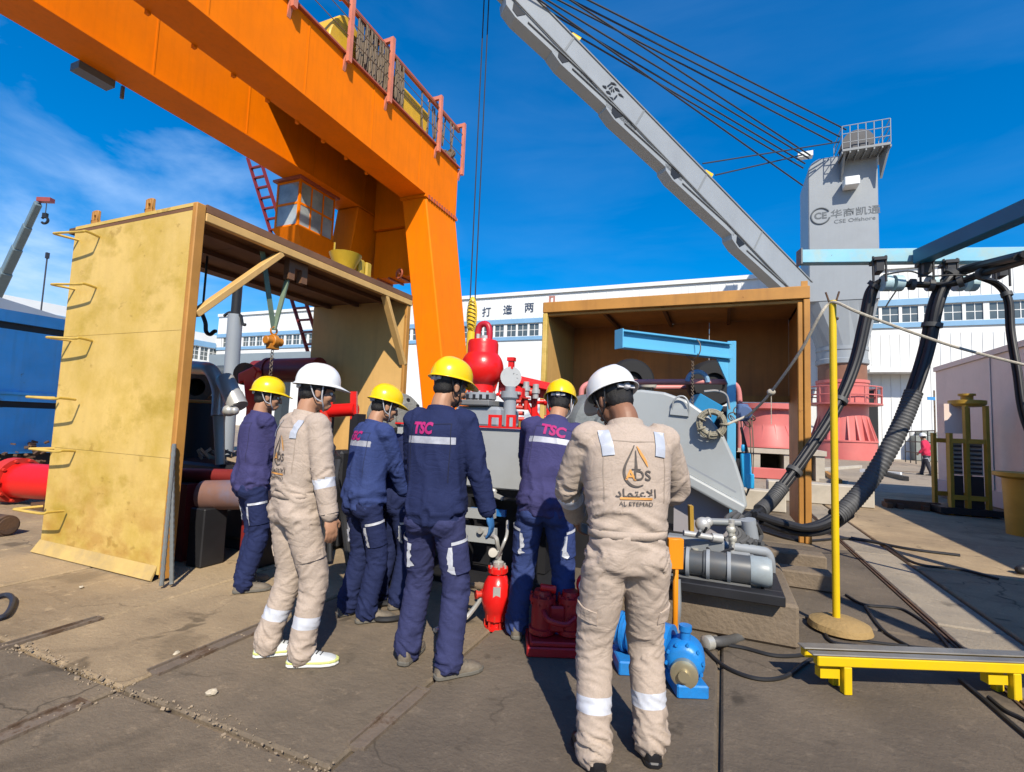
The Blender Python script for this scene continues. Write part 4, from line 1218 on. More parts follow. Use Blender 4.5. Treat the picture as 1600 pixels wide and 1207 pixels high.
# silver exhaust elbows on a pale post
p0 = dep(292, 574, 5.6); p1 = dep(330, 580, 5.45); p2 = dep(343, 610, 5.4); p3 = dep(342, 650, 5.35); p4 = dep(344, 726, 5.3)
el = thing('exhaust_pipe', 'silver elbowed exhaust pipe on a pale post inside the yellow box', 'exhaust pipe', (p4.x, p4.y, 0))
m = MB(); m.tube([p0,(p0+p1)/2+V3((0,0,.01)),p1,p2,p3], .075, 14, sub=8); m.build('elbow', M_chrome, el)
m = MB(); m.cyl(p3, V3((p4.x,p4.y,p4.z)), .058, .045, 12); m.build('post', mat('pale grey green', (.36,.38,.33), .5), el)
a = dep(350, 590, 5.3); b_ = dep(372, 636, 5.2); L_ = (b_-a).length; m = MB(); m.lathe(a, b_-a, [(.08,0),(.092,.03),(.092,L_*.6),(.10,L_*.62),(.10,L_),(.07,L_)], 18); m.build('muffler', M_chrome, el)
c = dep(358, 642, 5.15)
m = MB(); m.ell(c, (.07,.07,.06)); m.ell(c+CRIGHT*.055, (.047,.047,.047)); m.build('clamp', M_chrome, el)
m = MB()
for k in range(26):
    q = V3((p4.x,p4.y,0))+V3((random.uniform(-.5,.3), random.uniform(-.0,.4), p4.z+random.uniform(.01,.06)))
    m.beam(q, q+V3((random.uniform(-.3,.3), random.uniform(-.2,.2), random.uniform(-.05,.12))), .012, .03)
m.build('wood_offcuts', mat('dry splintered wood', (.36,.27,.18), .85, 0, .3, 20), kind='stuff')
mbk = thing('dark_block', 'added black machine block filling the yellow box with darkness', 'engine', (-5.2, 4.5, 0))  # black block added so the inside of the box reads dark
m = MB(); m.bx(-6.0, -4.42, 3.72, 5.3, .12, p4.z-.004); m.build('housing', M_dark, mbk, bevel=.03)
m = MB(); m.bx(-6.0, -4.5, 3.8, 5.2, 0, .118); m.build('skid', M_dark, mbk)
for k in range(5):
    q = MB(); q.cyl((-5.8+k*.3,3.69,.55),(-5.8+k*.3,3.715,.55),.09,n=16); q.build('cover', M_grey2 if k % 2 else M_dark, mbk)
for k in range(4):
    q = MB(); q.tube([(-4.40,3.9+k*.3,.85),(-4.30,3.9+k*.3,.7),(-4.33,3.95+k*.3,.45),(-4.41,4.0+k*.3,.25)], .025, 8); q.build('pipe', M_maroon if k % 2 else M_grey2, mbk)
# two long pipes along the floor of the box
a = dep(268, 742, 5.0); b_ = dep(420, 746, 4.9)
m = MB(); m.cyl(a, b_+(b_-a)*.1, .07, n=18); m.bx(a.x+.2,a.x+.4,a.y-.1,a.y+.2,0,a.z-.06); e_ = b_; m.bx(e_.x-.2,e_.x,e_.y-.1,e_.y+.2,0,e_.z-.06)
tag(m.build('steel_pipe', M_maroon), 'dark maroon pipe lying across the bottom of the yellow box', 'pipe')
a = dep(318, 774, 4.75); b_ = dep(440, 772, 4.7)
op = thing('steel_pipe', 'thick oxidised red and blue pipe behind the navy worker at left', 'pipe', (*((a+b_)/2).xy, 0))
m = MB(); m.cyl(a, b_, .14, n=22); m.build('pipe_body', mat('red blue oxidised steel', (.26,.14,.11), .45, .2, .4, 1.2, dirt=.8, dirtc=(.13,.18,.30)), op)
for q in (a+V3((.1,0,0)), b_-V3((.2,0,0))):
    m = MB(); m.bx(q.x-.1,q.x+.1,q.y-.12,q.y+.12,0,q.z-.1); m.build('support', M_dark, op, bevel=.01)
m = MB(); c = dep(292, 772, 4.95); m.cyl((c.x,c.y,0),(c.x,c.y,c.z+.12),.16,n=20)
tag(m.build('rubber_fender', mat('black rubber', (.015,.015,.016), .8, 0, .3, 5)), 'dark round rubber block on the floor inside the yellow box', 'fender')
# red valve head and maroon casing behind
p = dep(388, 612, 7.3)
vh = thing('red_valve', 'bright red forked valve behind the leftmost yellow helmet', 'valve', (p.x, p.y, 0))
m = MB(); m.prism([dep(x,y,7.3) for x,y in ((371,584),(396,572),(402,580),(398,592),(402,640),(396,680),(380,680),(384,640),(380,596),(372,600))], CFWD*.16); m.build('yoke', M_red, vh, bevel=.015)
m = MB(); c = dep(385,585,7.45); m.lathe(c, -CFWD, [(.0,.0),(.17,0),(.17,.06),(.1,.06),(.1,.1)], 20); m.build('handwheel', M_rustst, vh)
m = MB(); m.bx(p.x-.12,p.x+.12,p.y+.02,p.y+.3,0,dep(388,670,7.3).z); m.build('pedestal', M_maroon, vh)
a = dep(400, 580, 8.0); b_ = dep(500, 578, 7.6)
mc2 = thing('pump_casing', 'big round maroon pipe casing behind the white helmet', 'pipe', ((a.x+b_.x)/2, (a.y+b_.y)/2, 0))
m = MB(); m.lathe(a, b_-a, [(.1,0),(.17,0),(.17,.25),(.21,.25),(.21,.32),(.19,.32),(.19,(b_-a).length)], 22); m.build('casing', M_maroon, mc2)
m = MB()
for q in (a+(b_-a)*.2, a+(b_-a)*.8): m.bx(q.x-.07,q.x+.07,q.y-.07,q.y+.07,0,q.z-.1)
m.build('stand', M_maroon, mc2)
# long grey pipe / rail far behind through the opening
a = dep(330, 566, 11); b_ = dep(500, 560, 11.5)
m = MB(); m.beam(a, b_, .25, .3); m.bx(a.x,a.x+.2,a.y-.1,a.y+.1,0,a.z-.1); m.bx(b_.x-.2,b_.x,b_.y-.1,b_.y+.1,0,b_.z-.1)
tag(m.build('steel_beam', mat('blue grey beam', (.20,.25,.29), .5)), 'blue grey beam running behind the red valve', 'beam')
m = MB(); a = dep(340, 583, 10.6); b_ = dep(450, 580, 10.8); m.cyl(a,b_,.16,n=14); m.bx(a.x,a.x+.2,a.y-.1,a.y+.1,0,a.z-.1); m.bx(b_.x-.2,b_.x,b_.y-.1,b_.y+.1,0,b_.z-.1)
tag(m.build('steel_pipe', mat('dark slate', (.06,.075,.085), .5)), 'dark slate pipe under the blue grey beam', 'pipe')
# vertical exhaust stack with curled cap brackets
a = dep(366, 560, 9.5); b_ = dep(368, 492, 9.5); c = dep(372, 442, 9.5)
es = thing('exhaust_stack', 'upright silver stack with dark upper tube and curled arms behind the yellow box', 'stack', (a.x, a.y, 0))
m = MB(); m.cyl((a.x,a.y,0), b_, .13, n=14); m.build('lower_tube', M_gr, es)
m = MB(); m.cyl(b_, c, .085, n=12); m.build('upper_tube', M_dark, es)
for A in (((350,494),(358,489),(367,490)),((367,490),(376,494),(379,506),(384,508))):
    m = MB(); m.tube([dep(x,y,9.45) for x,y in A], .03, 6); m.build('curled_arm', M_black, es)
m = MB(); m.tube([dep(x,y,5.6) for x,y in ((316,491),(321,505),(322,518),(328,523),(335,518),(338,518))], .022, 6)
# hanging hook from the roof
q = dep(316,491,5.6)
m.cyl(q, V3((q.x,q.y,BZ-.066)), .012, n=6)
tag(m.build('ceiling_hook', M_black), 'black steel hook hanging from the roof inside the yellow box', 'hook')
# red hydraulic cylinder between the two helmets
a = dep(506, 643, 5.7); b_ = dep(556, 640, 5.6)
hc = thing('red_cylinder', 'red hydraulic cylinder with end plate between white and yellow helmets', 'cylinder', (a.x, a.y, 0))
m = MB(); m.cyl(a, b_, .075, n=18); m.build('barrel', M_red, hc)
m = MB(); c = dep(552, 634, 5.62); m.beam(dep(553,612,5.6), dep(553,655,5.6), .07, .05, CFWD); m.build('end_plate', M_red, hc)
m = MB(); c = dep(505,650,5.6); m.prism([dep(x,y,5.6) for x,y in ((496,648),(508,640),(514,655),(512,672),(498,664))], CFWD*.1)
for x in (508, 517): m.cyl(dep(x,632,5.7), dep(x+1,627,5.7), .022, n=8)
m.build('lug', M_red2, hc)
m = MB()
for q in (a, b_): m.bx(q.x-.05,q.x+.05,q.y-.03,q.y+.12,0,q.z-.05)
m.build('stand', M_dark, hc)
a = dep(522, 690, 5.5); m = MB(); m.bx(a.x-.10,a.x+.12,a.y,a.y+.3,0,a.z-.1)
tag(m.build('gearbox', M_dark, bevel=.03), 'dark gearbox housing half hidden behind the blue jacket', 'gearbox')
m = MB()
for k, (x, y, D, r) in enumerate(((508,690,5.0,.03),(520,700,4.9,.025),(528,720,4.8,.035),(515,740,4.9,.03))):
    a = dep(x,y,D); e = V3((a.x+random.uniform(-.1,.2), a.y+random.uniform(-.1,.1), .03)); m.tube([a, a+V3((.06,-.08,-.2)), (a+e)/2+V3((-.06,.05,0)), e], r, 8)
    m.cyl(a, a+V3((-.25,.2,.05)), r*1.3, n=10)
tag(m.build('hose_cluster', M_hose0), 'tangle of black hoses between the white helmeted man and the blue jacket', 'hoses')
# grey worn motor drum
p = dep(622, 652, 4.9); ax_ = (CRIGHT*.75-CFWD*.66).normalized()
mo = thing('drum_motor', 'dusty grey round motor between two yellow helmets', 'motor', (p.x, p.y, 0))
m = MB(); m.lathe(p-ax_*.25, ax_, [(.1,0),(.20,0.02),(.235,.06),(.235,.3),(.2,.33),(.2,.37),(.14,.4),(.14,.42),(.05,.42)], 26); m.build('motor_body', mat('dusty grey casting', (.20,.195,.17), .7, 0, .3, 8, bump=.4, bscale=30), mo)
for k in range(8):
    an = 2*math.pi*k/8; u_ = ax_.orthogonal().normalized(); v_ = ax_.cross(u_); m = MB(); c = p+ax_*.12+(u_*math.cos(an)+v_*math.sin(an))*.17; m.cyl(c, c+ax_*.03, .018, n=6); m.build('bolt', M_dark, mo)
m = MB(); m.bx(p.x-.2,p.x+.2,p.y-.1,p.y+.25,0,p.z-.2); m.build('motor_stand', M_dark, mo)
# timber skid with dark steel under the end panel
m = MB(); m.bx(BX0-.3, BX1+.9, BY1-.25, BY1+.35, 0, .60)
tag(m.build('skid_beam', mat('dark oiled steel', (.035,.03,.028), .6, .2, .3, 2), bevel=.02), 'dark steel skid carrying the far wall of the yellow box', 'skid')

# ================================================================ grey pump in the middle
PX0, PX1, PY0 = -2.85, -1.36, 3.92
pt = ony(735, 668, PY0).z; pb = ony(760, 763, PY0).z
pu = thing('mud_pump', 'grey pump module with black underframe behind the navy workers', 'pump', ((PX0+PX1)/2, PY0+.5, 0))
m = MB()
dt = .09
m.add([(PX0,PY0,pb),(PX1+.06,PY0,pb),(PX1+.06,PY0+.8,pb),(PX0,PY0+.8,pb),(PX0,PY0+dt*.2,pt),(PX1+.1,PY0+dt*.2,pt),(PX1+.1,PY0+.8,pt),(PX0,PY0+.8,pt)],[(0,3,2,1),(4,5,6,7),(0,1,5,4),(1,2,6,5),(2,3,7,6),(3,0,4,7)])
m.build('tank', M_grey, pu, bevel=.012)
m = MB(); m.bx(PX0, PX1+.11, PY0-.01, PY0+.015, pt+.003, pt+.018); m.build('red_edge', M_red, pu)
# upper block carrying the red vessel
q = ony(735, 640, PY0+.35); q2 = ony(792, 640, PY0+.35); zq = ony(750, 626, PY0+.35).z
m = MB(); m.bx(q.x-.12, q2.x-.03, PY0+.25, PY0+.75, pt+.003, zq-.06); m.build('valve_block', M_gr, pu, bevel=.03)
m = MB(); m.bx(q.x-.05, q2.x-.12, PY0+.2, PY0+.7, zq-.055, zq); m.build('block_lid', M_grey2, pu, bevel=.01)
for k in range(4):
    m = MB(); m.cyl((q.x+.03+k*.07,PY0+.22,zq), (q.x+.03+k*.07,PY0+.22,zq+.05), .016, n=6); m.build('stud', M_dark, pu)
# red frames on the deck
for xa, xb in ((765, 782), (793, 804)):
    A = ony(xa, 667, PY0+.05); B = ony(xb, 653, PY0+.05); m = MB(); t = .012
    m.bx(A.x-t,A.x+t,PY0+.04,PY0+.06,pt+.019,B.z); m.bx(B.x-t,B.x+t,PY0+.04,PY0+.06,pt+.019,B.z); m.bx(A.x-t,B.x+t,PY0+.04,PY0+.06,B.z,B.z+2*t); m.build('guard_hoop', M_red, pu)
# underframe: legs, cross members, clutter
m = MB(); m.bx(PX0, PX1, PY0+.08, PY0+.16, pb-.10, pb-.003); m.bx(PX0, PX1, PY0+.62, PY0+.7, pb-.10, pb-.003); m.build('frame_rail', M_dark, pu)
for xx in (PX0+.05, PX0+.75, PX1-.12):
    for yy in (PY0+.12, PY0+.66):
        m = MB(); m.bx(xx-.05, xx+.05, yy-.045, yy+.045, .12, pb-.102); m.build('leg', M_dark, pu)
m = MB(); m.bx(PX0-.1, PX1+.1, PY0+.03, PY0+.75, .0, .12); m.build('base_skid', M_dark, pu)
m = MB(); m.bx(PX0+.1, PX1-.05, PY0+.3, PY0+.62, .13, pb-.11); m.build('power_end', M_dark, pu)
zb_ = ony(690, 782, PY0+.1).z
for xa in (702, 755, 812):
    p = ony(xa, 778, PY0+.04); m = MB(); m.cyl((p.x,PY0+.2,p.z-.02),(p.x,PY0+.2,p.z+.015),.09,n=18); m.build('red_cap', M_red2, pu)
p = ony(765, 770, PY0); m = MB(); m.ell((p.x-.03,PY0+.02,p.z+.01),(.035,.03,.03)); m.ell((p.x+.02,PY0+.02,p.z+.012),(.04,.03,.03)); m.beam((p.x-.02,PY0+.02,p.z),(p.x+.13,PY0,p.z-.04),.03,.03); m.build('tap', M_chrome, pu)
A = ony(752, 800, PY0-.02); m = MB(); m.box((A.x, PY0+.0, A.z), (.22, .03, .05)); m.box((A.x+.17, PY0+.0, A.z+.005), (.1, .03, .055)); m.build('blue_plate', mat('cobalt plate', (.02,.16,.45), .4), pu)
m = MB(); A = ony(735, 835, PY0-.15); B = ony(775, 838, PY0-.15); m.beam((A.x-.25,PY0-.15,A.z),(B.x,PY0-.15,B.z), .05,.12); m.beam((A.x-.25,PY0-.1,A.z+.16),(B.x-.05,PY0-.1,B.z+.16), .1,.07); m.build('bracket', M_grey, pu)
m = MB(); c = ony(752, 829, PY0-.18); m.cyl(c, c-V3((0,.03,0)), .025, n=12); m.build('bolt', M_chrome, pu)
# red pulsation vessel
pvv = ony(752, 622, PY0+.45)
vs_ = thing('pressure_vessel', 'glossy red ball shaped pressure vessel with lifting eye', 'pressure vessel', (pvv.x, PY0+.45, zq))
sc_ = (ony(782, 590, PY0+.45)-ony(722, 590, PY0+.45)).length/2
zz = lambda py: ony(752, py, PY0+.45).z
c_x, c_y = pvv.x-.005, PY0+.45
prof = [(sc_*.64, zz(614)), (sc_*.62, zz(603))]
zc_ = zz(576); rz_ = zz(560)-zz(606)
for k in range(17):
    an = -.90 + (.90+.766)*k/16
    prof.append((sc_*math.cos(an), zc_ + sc_*math.sin(an)))
top_r = sc_*.72
prof += [(top_r, zz(553)), (top_r, zz(538)), (top_r*.93, zz(533)), (top_r*.5, zz(531)), (0.001, zz(530))]
prof = [(max(r,.001), z) for r, z in prof]
m = MB(); m.lathe((c_x,c_y,0), (0,0,1), prof, 32); m.build('vessel_body', M_red, vs_)
m = MB(); m.lathe((c_x,c_y,0), (0,0,1), [(sc_*.5, zz(625)+.0), (sc_*.72, zz(624)), (sc_*.72, zz(615)), (sc_*.6, zz(614))], 28); m.build('base_flange', M_gr, vs_)
m = MB(); m.lathe((c_x,c_y,0), (0,0,1), [(sc_*.5, zq), (sc_*.5, zz(625))], 20); m.build('neck', M_dark, vs_)
for k in range(10):
    an = 2*math.pi*k/10; m = MB(); m.cyl((c_x+sc_*.62*math.cos(an), c_y+sc_*.62*math.sin(an), zz(630)), (c_x+sc_*.62*math.cos(an), c_y+sc_*.62*math.sin(an), zz(612)), .013, n=6); m.build('stud', M_chrome, vs_)
zt_ = zz(532); hw = sc_*.30
m = MB(); m.tube([(c_x-hw,c_y,zt_-.02),(c_x-hw*1.02,c_y,zt_+.08),(c_x-hw*.7,c_y,zt_+.145),(c_x,c_y,zt_+.165),(c_x+hw*.7,c_y,zt_+.145),(c_x+hw*1.02,c_y,zt_+.08),(c_x+hw,c_y,zt_-.02)], .032, 10); m.build('lifting_eye', mat('cherry red', (.5,.015,.03), .4), vs_)
m = MB(); m.cyl((c_x-.05,c_y-.02,zt_-.01),(c_x-.05,c_y-.02,zt_+.06),.02,n=8); m.cyl((c_x+.02,c_y,zt_-.01),(c_x+.02,c_y,zt_+.04),.05,n=12); m.build('valve_stem', M_chrome, vs_)
# gauge column
p = ony(795, 589, PY0+.35); gz = p.z
gc = thing('pressure_gauge', 'round white dial gauge with red guard on a grey column', 'gauge', (p.x, PY0+.4, pt))
yy = PY0+.4
m = MB(); m.lathe((p.x,yy,0),(0,0,1),[(.06,pt+.02),(.06,ony(795,625,yy).z),(.085,ony(795,622,yy).z),(.085,ony(795,612,yy).z),(.05,ony(795,612,yy).z),(.05,gz-.09)],20); m.build('column', M_gr, gc)
fd = -(CFWD-CRIGHT*.05).normalized()
m = MB(); m.lathe(V3((p.x,yy,gz)), fd, [(.03,-.05),(.095,-.05),(.10,0),(.10,.02),(.085,.02)], 24); m.build('case', M_chrome, gc)
m = MB(); m.lathe(V3((p.x,yy,gz))+fd*.012, fd, [(.0,0.0),(.084,0.0),(.084,.002)], 24); dial = m.build('dial', mat('white dial', (.8,.8,.78), .4), gc)
m = MB()
for k in range(9):
    an = math.radians(-40+k*32.5); u_ = CRIGHT*math.cos(an)+V3((0,0,1))*math.sin(an); m.beam(V3((p.x,yy,gz))+fd*.0165+u_*.052, V3((p.x,yy,gz))+fd*.0165+u_*.068, .004, .002, fd)
m.beam(V3((p.x,yy,gz))+fd*.018-CRIGHT*.015+V3((0,0,-.02)), V3((p.x,yy,gz))+fd*.018+CRIGHT*.03+V3((0,0,.04)), .006, .002, fd); m.build('pointer', M_black, dial)
m = MB(); m.bx(p.x-.025,p.x+.025,yy-.02,yy+.02,gz+.08,gz+.19); m.bx(p.x-.035,p.x+.035,yy-.03,yy+.03,gz+.155,gz+.19); m.bx(p.x-.12,p.x+.12,yy+.01,yy+.08,gz-.19,gz-.10); m.build('guard', M_red, gc)
for k in range(4): m = MB(); m.bx(p.x-.09+k*.06,p.x-.07+k*.06,yy-.035,yy+.009,gz-.165,gz-.14); m.build('bolt', M_chrome, gc)
# red manifold behind
D_ = 6.3
mf = thing('choke_manifold', 'red steel valve manifold frame beside the gauge', 'manifold', (*dep(815,640,D_).xy, 0))
m = MB()
for A, B, w_ in (((776,586),(862,606),.14),((776,592),(770,612),.08),((835,600),(835,690),.11),((858,604),(858,700),.11),((800,660),(865,672),.16),((808,600),(838,660),.07),((838,645),(862,690),.06),((862,640),(836,690),.06),((802,625),(865,632),.06),((775,618),(812,600),.05)):
    m.beam(dep(*A,D_), dep(*B,D_), w_*.7, w_, -CFWD)
m.build('frame', M_red, mf, bevel=.008)
m = MB(); m.prism([dep(x,y,D_+.1) for x,y in ((780,586),(862,604),(862,625),(822,618),(800,640),(778,618))], CFWD*.05); m.build('back_plate', M_red2, mf)
for x, y in ((822,606),(837,610)):
    c = dep(x,y+2,D_-.12); m = MB(); m.cyl(c-V3((0,0,.09)), c+V3((0,0,.09)), .04, n=12); m.cyl(c-V3((0,0,.025)), c+V3((0,0,.025)), .055, n=12); m.build('valve', M_chrome, mf)
random.seed(5)
for k in range(16):
    c = dep(random.uniform(786,862), random.uniform(612,688), D_-random.uniform(.05,.25)); q_ = MB()
    if k % 2: q_.cyl(c-CRIGHT*.07, c+CRIGHT*.07, .028, n=10); q_.cyl(c-CRIGHT*.02, c+CRIGHT*.02, .05, n=12)
    else: q_.cyl(c-V3((0,0,.08)), c+V3((0,0,.06)), .028, n=10); q_.cyl(c+V3((0,0,.06)), c+V3((0,0,.075)), .055, n=12)
    q_.build('pipe_fitting', M_red2 if k % 3 else M_red, mf)
for k in range(4):
    c = dep(809,628+k*9,D_-.1); m = MB(); m.cyl(c-CRIGHT*.08, c+CRIGHT*.08, .025, n=10); m.build('handle', M_red2, mf)
for k in range(5):
    c = dep(812+k*8,662,D_-.15); m = MB(); m.cyl(c-V3((0,0,.06)), c+V3((0,0,.03)), .02, n=8); m.build('fitting', mat('brass', (.45,.30,.08), .4, .7), mf)
m = MB(); 
for x in (805, 860): q = dep(x,672,D_); m.bx(q.x-.06,q.x+.06,q.y-.06,q.y+.06,0,q.z)
m.build('stand', M_red2, mf)

# ================================================================ right-hand machine: belt guard, frame, davit
DG = 4.75
gy = dep(1080, 680, DG).y
M_guard = mat('light grey guard paint', (0.36, 0.385, 0.39), 0.42, 0, 0.05, 1.2, dirt=.15)
bg_ = thing('belt_guard', 'large light grey sloping belt guard right of the beige coverall', 'belt guard', (*dep(1080,700,DG).xy, 0))
P = lambda x, y, o=0.0: ony(x, y, gy+o)
up = [(905,640),(930,618),(965,611),(1002,609),(1038,613),(1072,625),(1105,648),(1132,683),(1150,722),(1162,760),(1168,792)]
lo = [(1160,800),(905,660)]
m = MB(); m.prism([P(x,y) for x,y in up+lo], (0,.42,0)); m.build('guard_shell', M_guard, bg_, bevel=.025, seg=2)
m = MB(); a, b_ = P(905,655,-.06), P(1162,797,-.06); m.beam(a, b_, .14, .10, (0,0,1)); m.build('lower_flange', M_guard, bg_, bevel=.02, seg=2)
m = MB(); a, b_ = P(930,652,-.145), P(1150,775,-.145); m.beam(a+V3((0,.01,.03)), b_+V3((0,.01,.03)), .02, .016); m.build('weld_rib', M_gr, bg_)
# grab handle
m = MB(); m.tube([P(1050,648,.0),P(1052,628,-.04),P(1060,620,-.045),P(1070,621,-.045),P(1076,632,-.04),P(1075,652,.0)], .009, 7); m.build('grab_handle', M_guard, bg_)
m = MB(); a, b_ = P(1049,636,-.004), P(1074,640,-.004); c, d_ = P(1076,651,-.004), P(1047,648,-.004); m.prism([a,b_,c,d_],(0,-.02,0)); m.build('hasp_plate', M_guard, bg_)
m = MB(); m.bx(P(1060,790).x-.05, P(1140,790).x, gy+.1, gy+.35, 0.45, P(1060,700).z); m.build('lower_panel', mat('lilac grey panel', (.33,.31,.325), .45, 0, .05, 1), bg_)
m = MB(); m.bx(P(1010,790).x, P(1150,790).x, gy+.05, gy+.5, 0.0, 0.449); m.build('plinth', M_dark, bg_)
# grey bull gear casing
p = dep(925, 665, 5.3)
gcg = thing('gear_casing', 'rough dark grey gear casing between yellow and white helmets', 'gear casing', (p.x, p.y, 0))
m = MB(); m.lathe(p-CFWD*.2, -CFWD+CRIGHT*.3, [(.1,-.3),(.3,-.28),(.33,-.2),(.33,.1),(.3,.16),(.2,.19),(.12,.19),(.12,.26),(.05,.26)], 28); m.build('casing', mat('rough grey casting', (.16,.175,.175), .65, 0, .25, 6, bump=.3, bscale=40), gcg)
m = MB(); m.bx(p.x-.25,p.x+.25,p.y-.2,p.y+.3,0,p.z-.25); m.build('stand', M_dark, gcg)
p = dep(975, 690, 4.6); m = MB(); m.cyl(p-V3((0,0,.2)), p+V3((0,0,.1)), .05, n=12); m.cyl(p+CRIGHT*-.12, p+CRIGHT*.15, .04, n=10); m.build('pipe_fitting', M_chrome, gcg)
# engine under a pink tube frame
DF = 6.4
pk_ = mat('salmon pink paint', (.66,.24,.22), .45, 0, .1, 2)
ef = thing('engine_unit', 'black engine unit inside a salmon pink tube frame', 'engine', (*dep(1030,680,DF).xy, 0))
m = MB(); m.tube([dep(x,y,DF) for x,y in ((908,690),(908,650),(908,620),(911,606),(924,599),(950,598),(1040,597),(1130,597),(1146,600),(1154,612),(1156,650),(1156,700))], .036, 10, sub=5); m.build('tube_frame', pk_, ef)
m = MB(); m.tube([dep(x,y,DF+1.1) for x,y in ((930,690),(930,620),(935,610),(950,606),(1130,606),(1142,610),(1145,640),(1145,690))], .036, 10, sub=5); m.build('tube_frame', pk_, ef)
a, b_ = dep(1040, 611, DF+.2), dep(1150, 700, DF+.2)
m = MB(); m.box(dep(1035,668,DF+.55), (1.75,.9,.62), Matrix((CRIGHT,CFWD,V3((0,0,1)))).transposed()); m.build('dark_block', M_dark, ef, bevel=.04)
m = MB(); m.box(dep(1030,760,DF+.6), (1.9,1.0,.9), Matrix((CRIGHT,CFWD,V3((0,0,1)))).transposed()); q = dep(1030,700,DF+.6); m.build('engine_base', M_dark, ef)
m = MB(); m.bx(q.x-.9,q.x+.9,q.y-.35,q.y+.45,0,.5); m.build('engine_skid', M_dark, ef)
m = MB(); c = dep(1012,596,DF+.3); m.lathe(c-V3((0,0,.12)),(0,0,1),[(.04,-.1),(.04,.02),(.11,.03),(.12,.06),(.12,.12),(.06,.14)],20); m.build('air_filter', mat('pale filter cap', (.55,.53,.48), .6), ef)
for x, y in ((985,590),(1112,592)):
    c = dep(x,y+8,DF+.7); m = MB(); m.lathe(c+CFWD*.15, -CFWD, [(.1,0),(.3,.0),(.34,.06),(.34,.2),(.3,.26),(.15,.26),(.14,.2)], 26); m.build('wheel', mat('black rubber tyre', (.012,.012,.013), .75), ef)
m = MB(); m.box(dep(1098,640,DF-.25), (.32,.3,.26), Matrix.Rotation(.35,3,'Z')@Matrix.Rotation(.5,3,'Y')); m.build('blue_housing', mat('deep sky blue', (.02,.21,.42), .35), ef, bevel=.01)
m = MB(); c = dep(1090,597,DF-.05); m.torus(c, -CFWD, .13, .03, 20, 8, a0=0, a1=math.pi, xdir=CRIGHT); m.build('blue_sheave', mat('pale blue sheave', (.22,.38,.55), .45), ef)
m = MB(); m.tube([dep(x,y,DF-.3) for x,y in ((1100,612),(1120,611),(1135,618),(1140,640))], .014, 6); m.build('cable', mat('grey cable', (.3,.29,.28), .6), ef)
# blue davit
M_sky = mat('sky blue paint', (.11,.42,.66), .42, 0, .10, 1.5, dirt=.15, dirtc=(.2,.4,.5))
a = dep(968, 530, 5.6); b_ = dep(1143, 550, 6.3); ft = V3((b_.x, b_.y, 0))
dv_ = thing('davit_crane', 'light blue steel davit arm on a post before the ochre box', 'davit', ft)
m = MB(); m.ibeam(a, V3((b_.x,b_.y,b_.z))-(b_-a).normalized()*.06, .13, .20, .018, .02); m.build('arm', M_sky, dv_)
m = MB(); m.beam(a-(b_-a).normalized()*.012, a, .15, .22); m.build('end_plate', M_sky, dv_)
m = MB(); m.beam((b_.x,b_.y,0.0), (b_.x,b_.y,b_.z+.13), .105, .105, (1,0,0)); m.build('post', M_sky, dv_, bevel=.008)
d_ = (b_-a).normalized(); m = MB(); m.prism([b_-d_*.07-V3((0,0,.1)), b_-d_*.27-V3((0,0,.1)), b_-d_*.07-V3((0,0,.42))], d_.cross(V3((0,0,1)))*.015); m.build('gusset', M_sky, dv_)
ch = dep(1087, 540, 6.0); ct = a+(b_-a)*((ch-a).dot(b_-a)/(b_-a).length_squared)
m = MB(); m.torus(ct+V3((0,0,-.02)), d_, .125, .007, 20, 6)
for k in range(26):
    m.torus(V3((ct.x,ct.y,ct.z-.15-.022*k-.02)), (1,0,0) if k%2 else (0,1,0), .014, .0045, 8, 5)
tag(m.build('chain', M_dustst), 'steel chain hanging from the blue davit arm', 'chain')
# blue chain hoist tackle in front of the post
p = dep(1162, 650, 4.9); q = dep(1166, 745, 4.75)
ck = thing('chain_block', 'blue hand chain block with hanging chains right of the belt guard', 'chain block', (q.x, q.y, dep(1166,775,4.75).z))
m = MB(); c = dep(1160,645,4.85); m.box(c, (.1,.08,.17), Matrix.Rotation(.4,3,'Z')); m.cyl(c+V3((.02,-.05,.0)), c+V3((.02,.05,0)), .07, n=16); m.build('housing', mat('faded denim blue', (.08,.13,.26), .5), ck, bevel=.015)
m = MB()
for k in range(5):
    an = k*1.25; c2 = c+V3((random.uniform(-.08,.08),random.uniform(-.05,.05),random.uniform(-.1,.06))); m.torus(c2, (random.random(),random.random(),random.random()), .05, .006, 14, 5)
for x in (1157, 1170, 1174):
    m.tube([dep(x,650,4.85), dep(x+3,700,4.82), dep(x+1,750,4.8), dep(1166,775,4.78)], .006, 5)
m.build('chain', M_dustst, ck)
m = MB(); m.box(dep(1166,735,4.75), (.085,.07,.32), Matrix.Rotation(.15,3,'Z')@Matrix.Rotation(-.05,3,'Y')); m.box(dep(1172,752,4.72), (.07,.06,.14)); m.cyl(dep(1161,706,4.75), dep(1161,695,4.75), .02, n=8); m.build('lower_block', mat('vivid azure', (.02,.33,.62), .4), ck, bevel=.012)
m = MB(); a = dep(1158,668,4.8); b_ = dep(1168,712,4.78); m.loft([a,b_],[.012,.018],8); m.build('hook_shank', M_dark, ck)

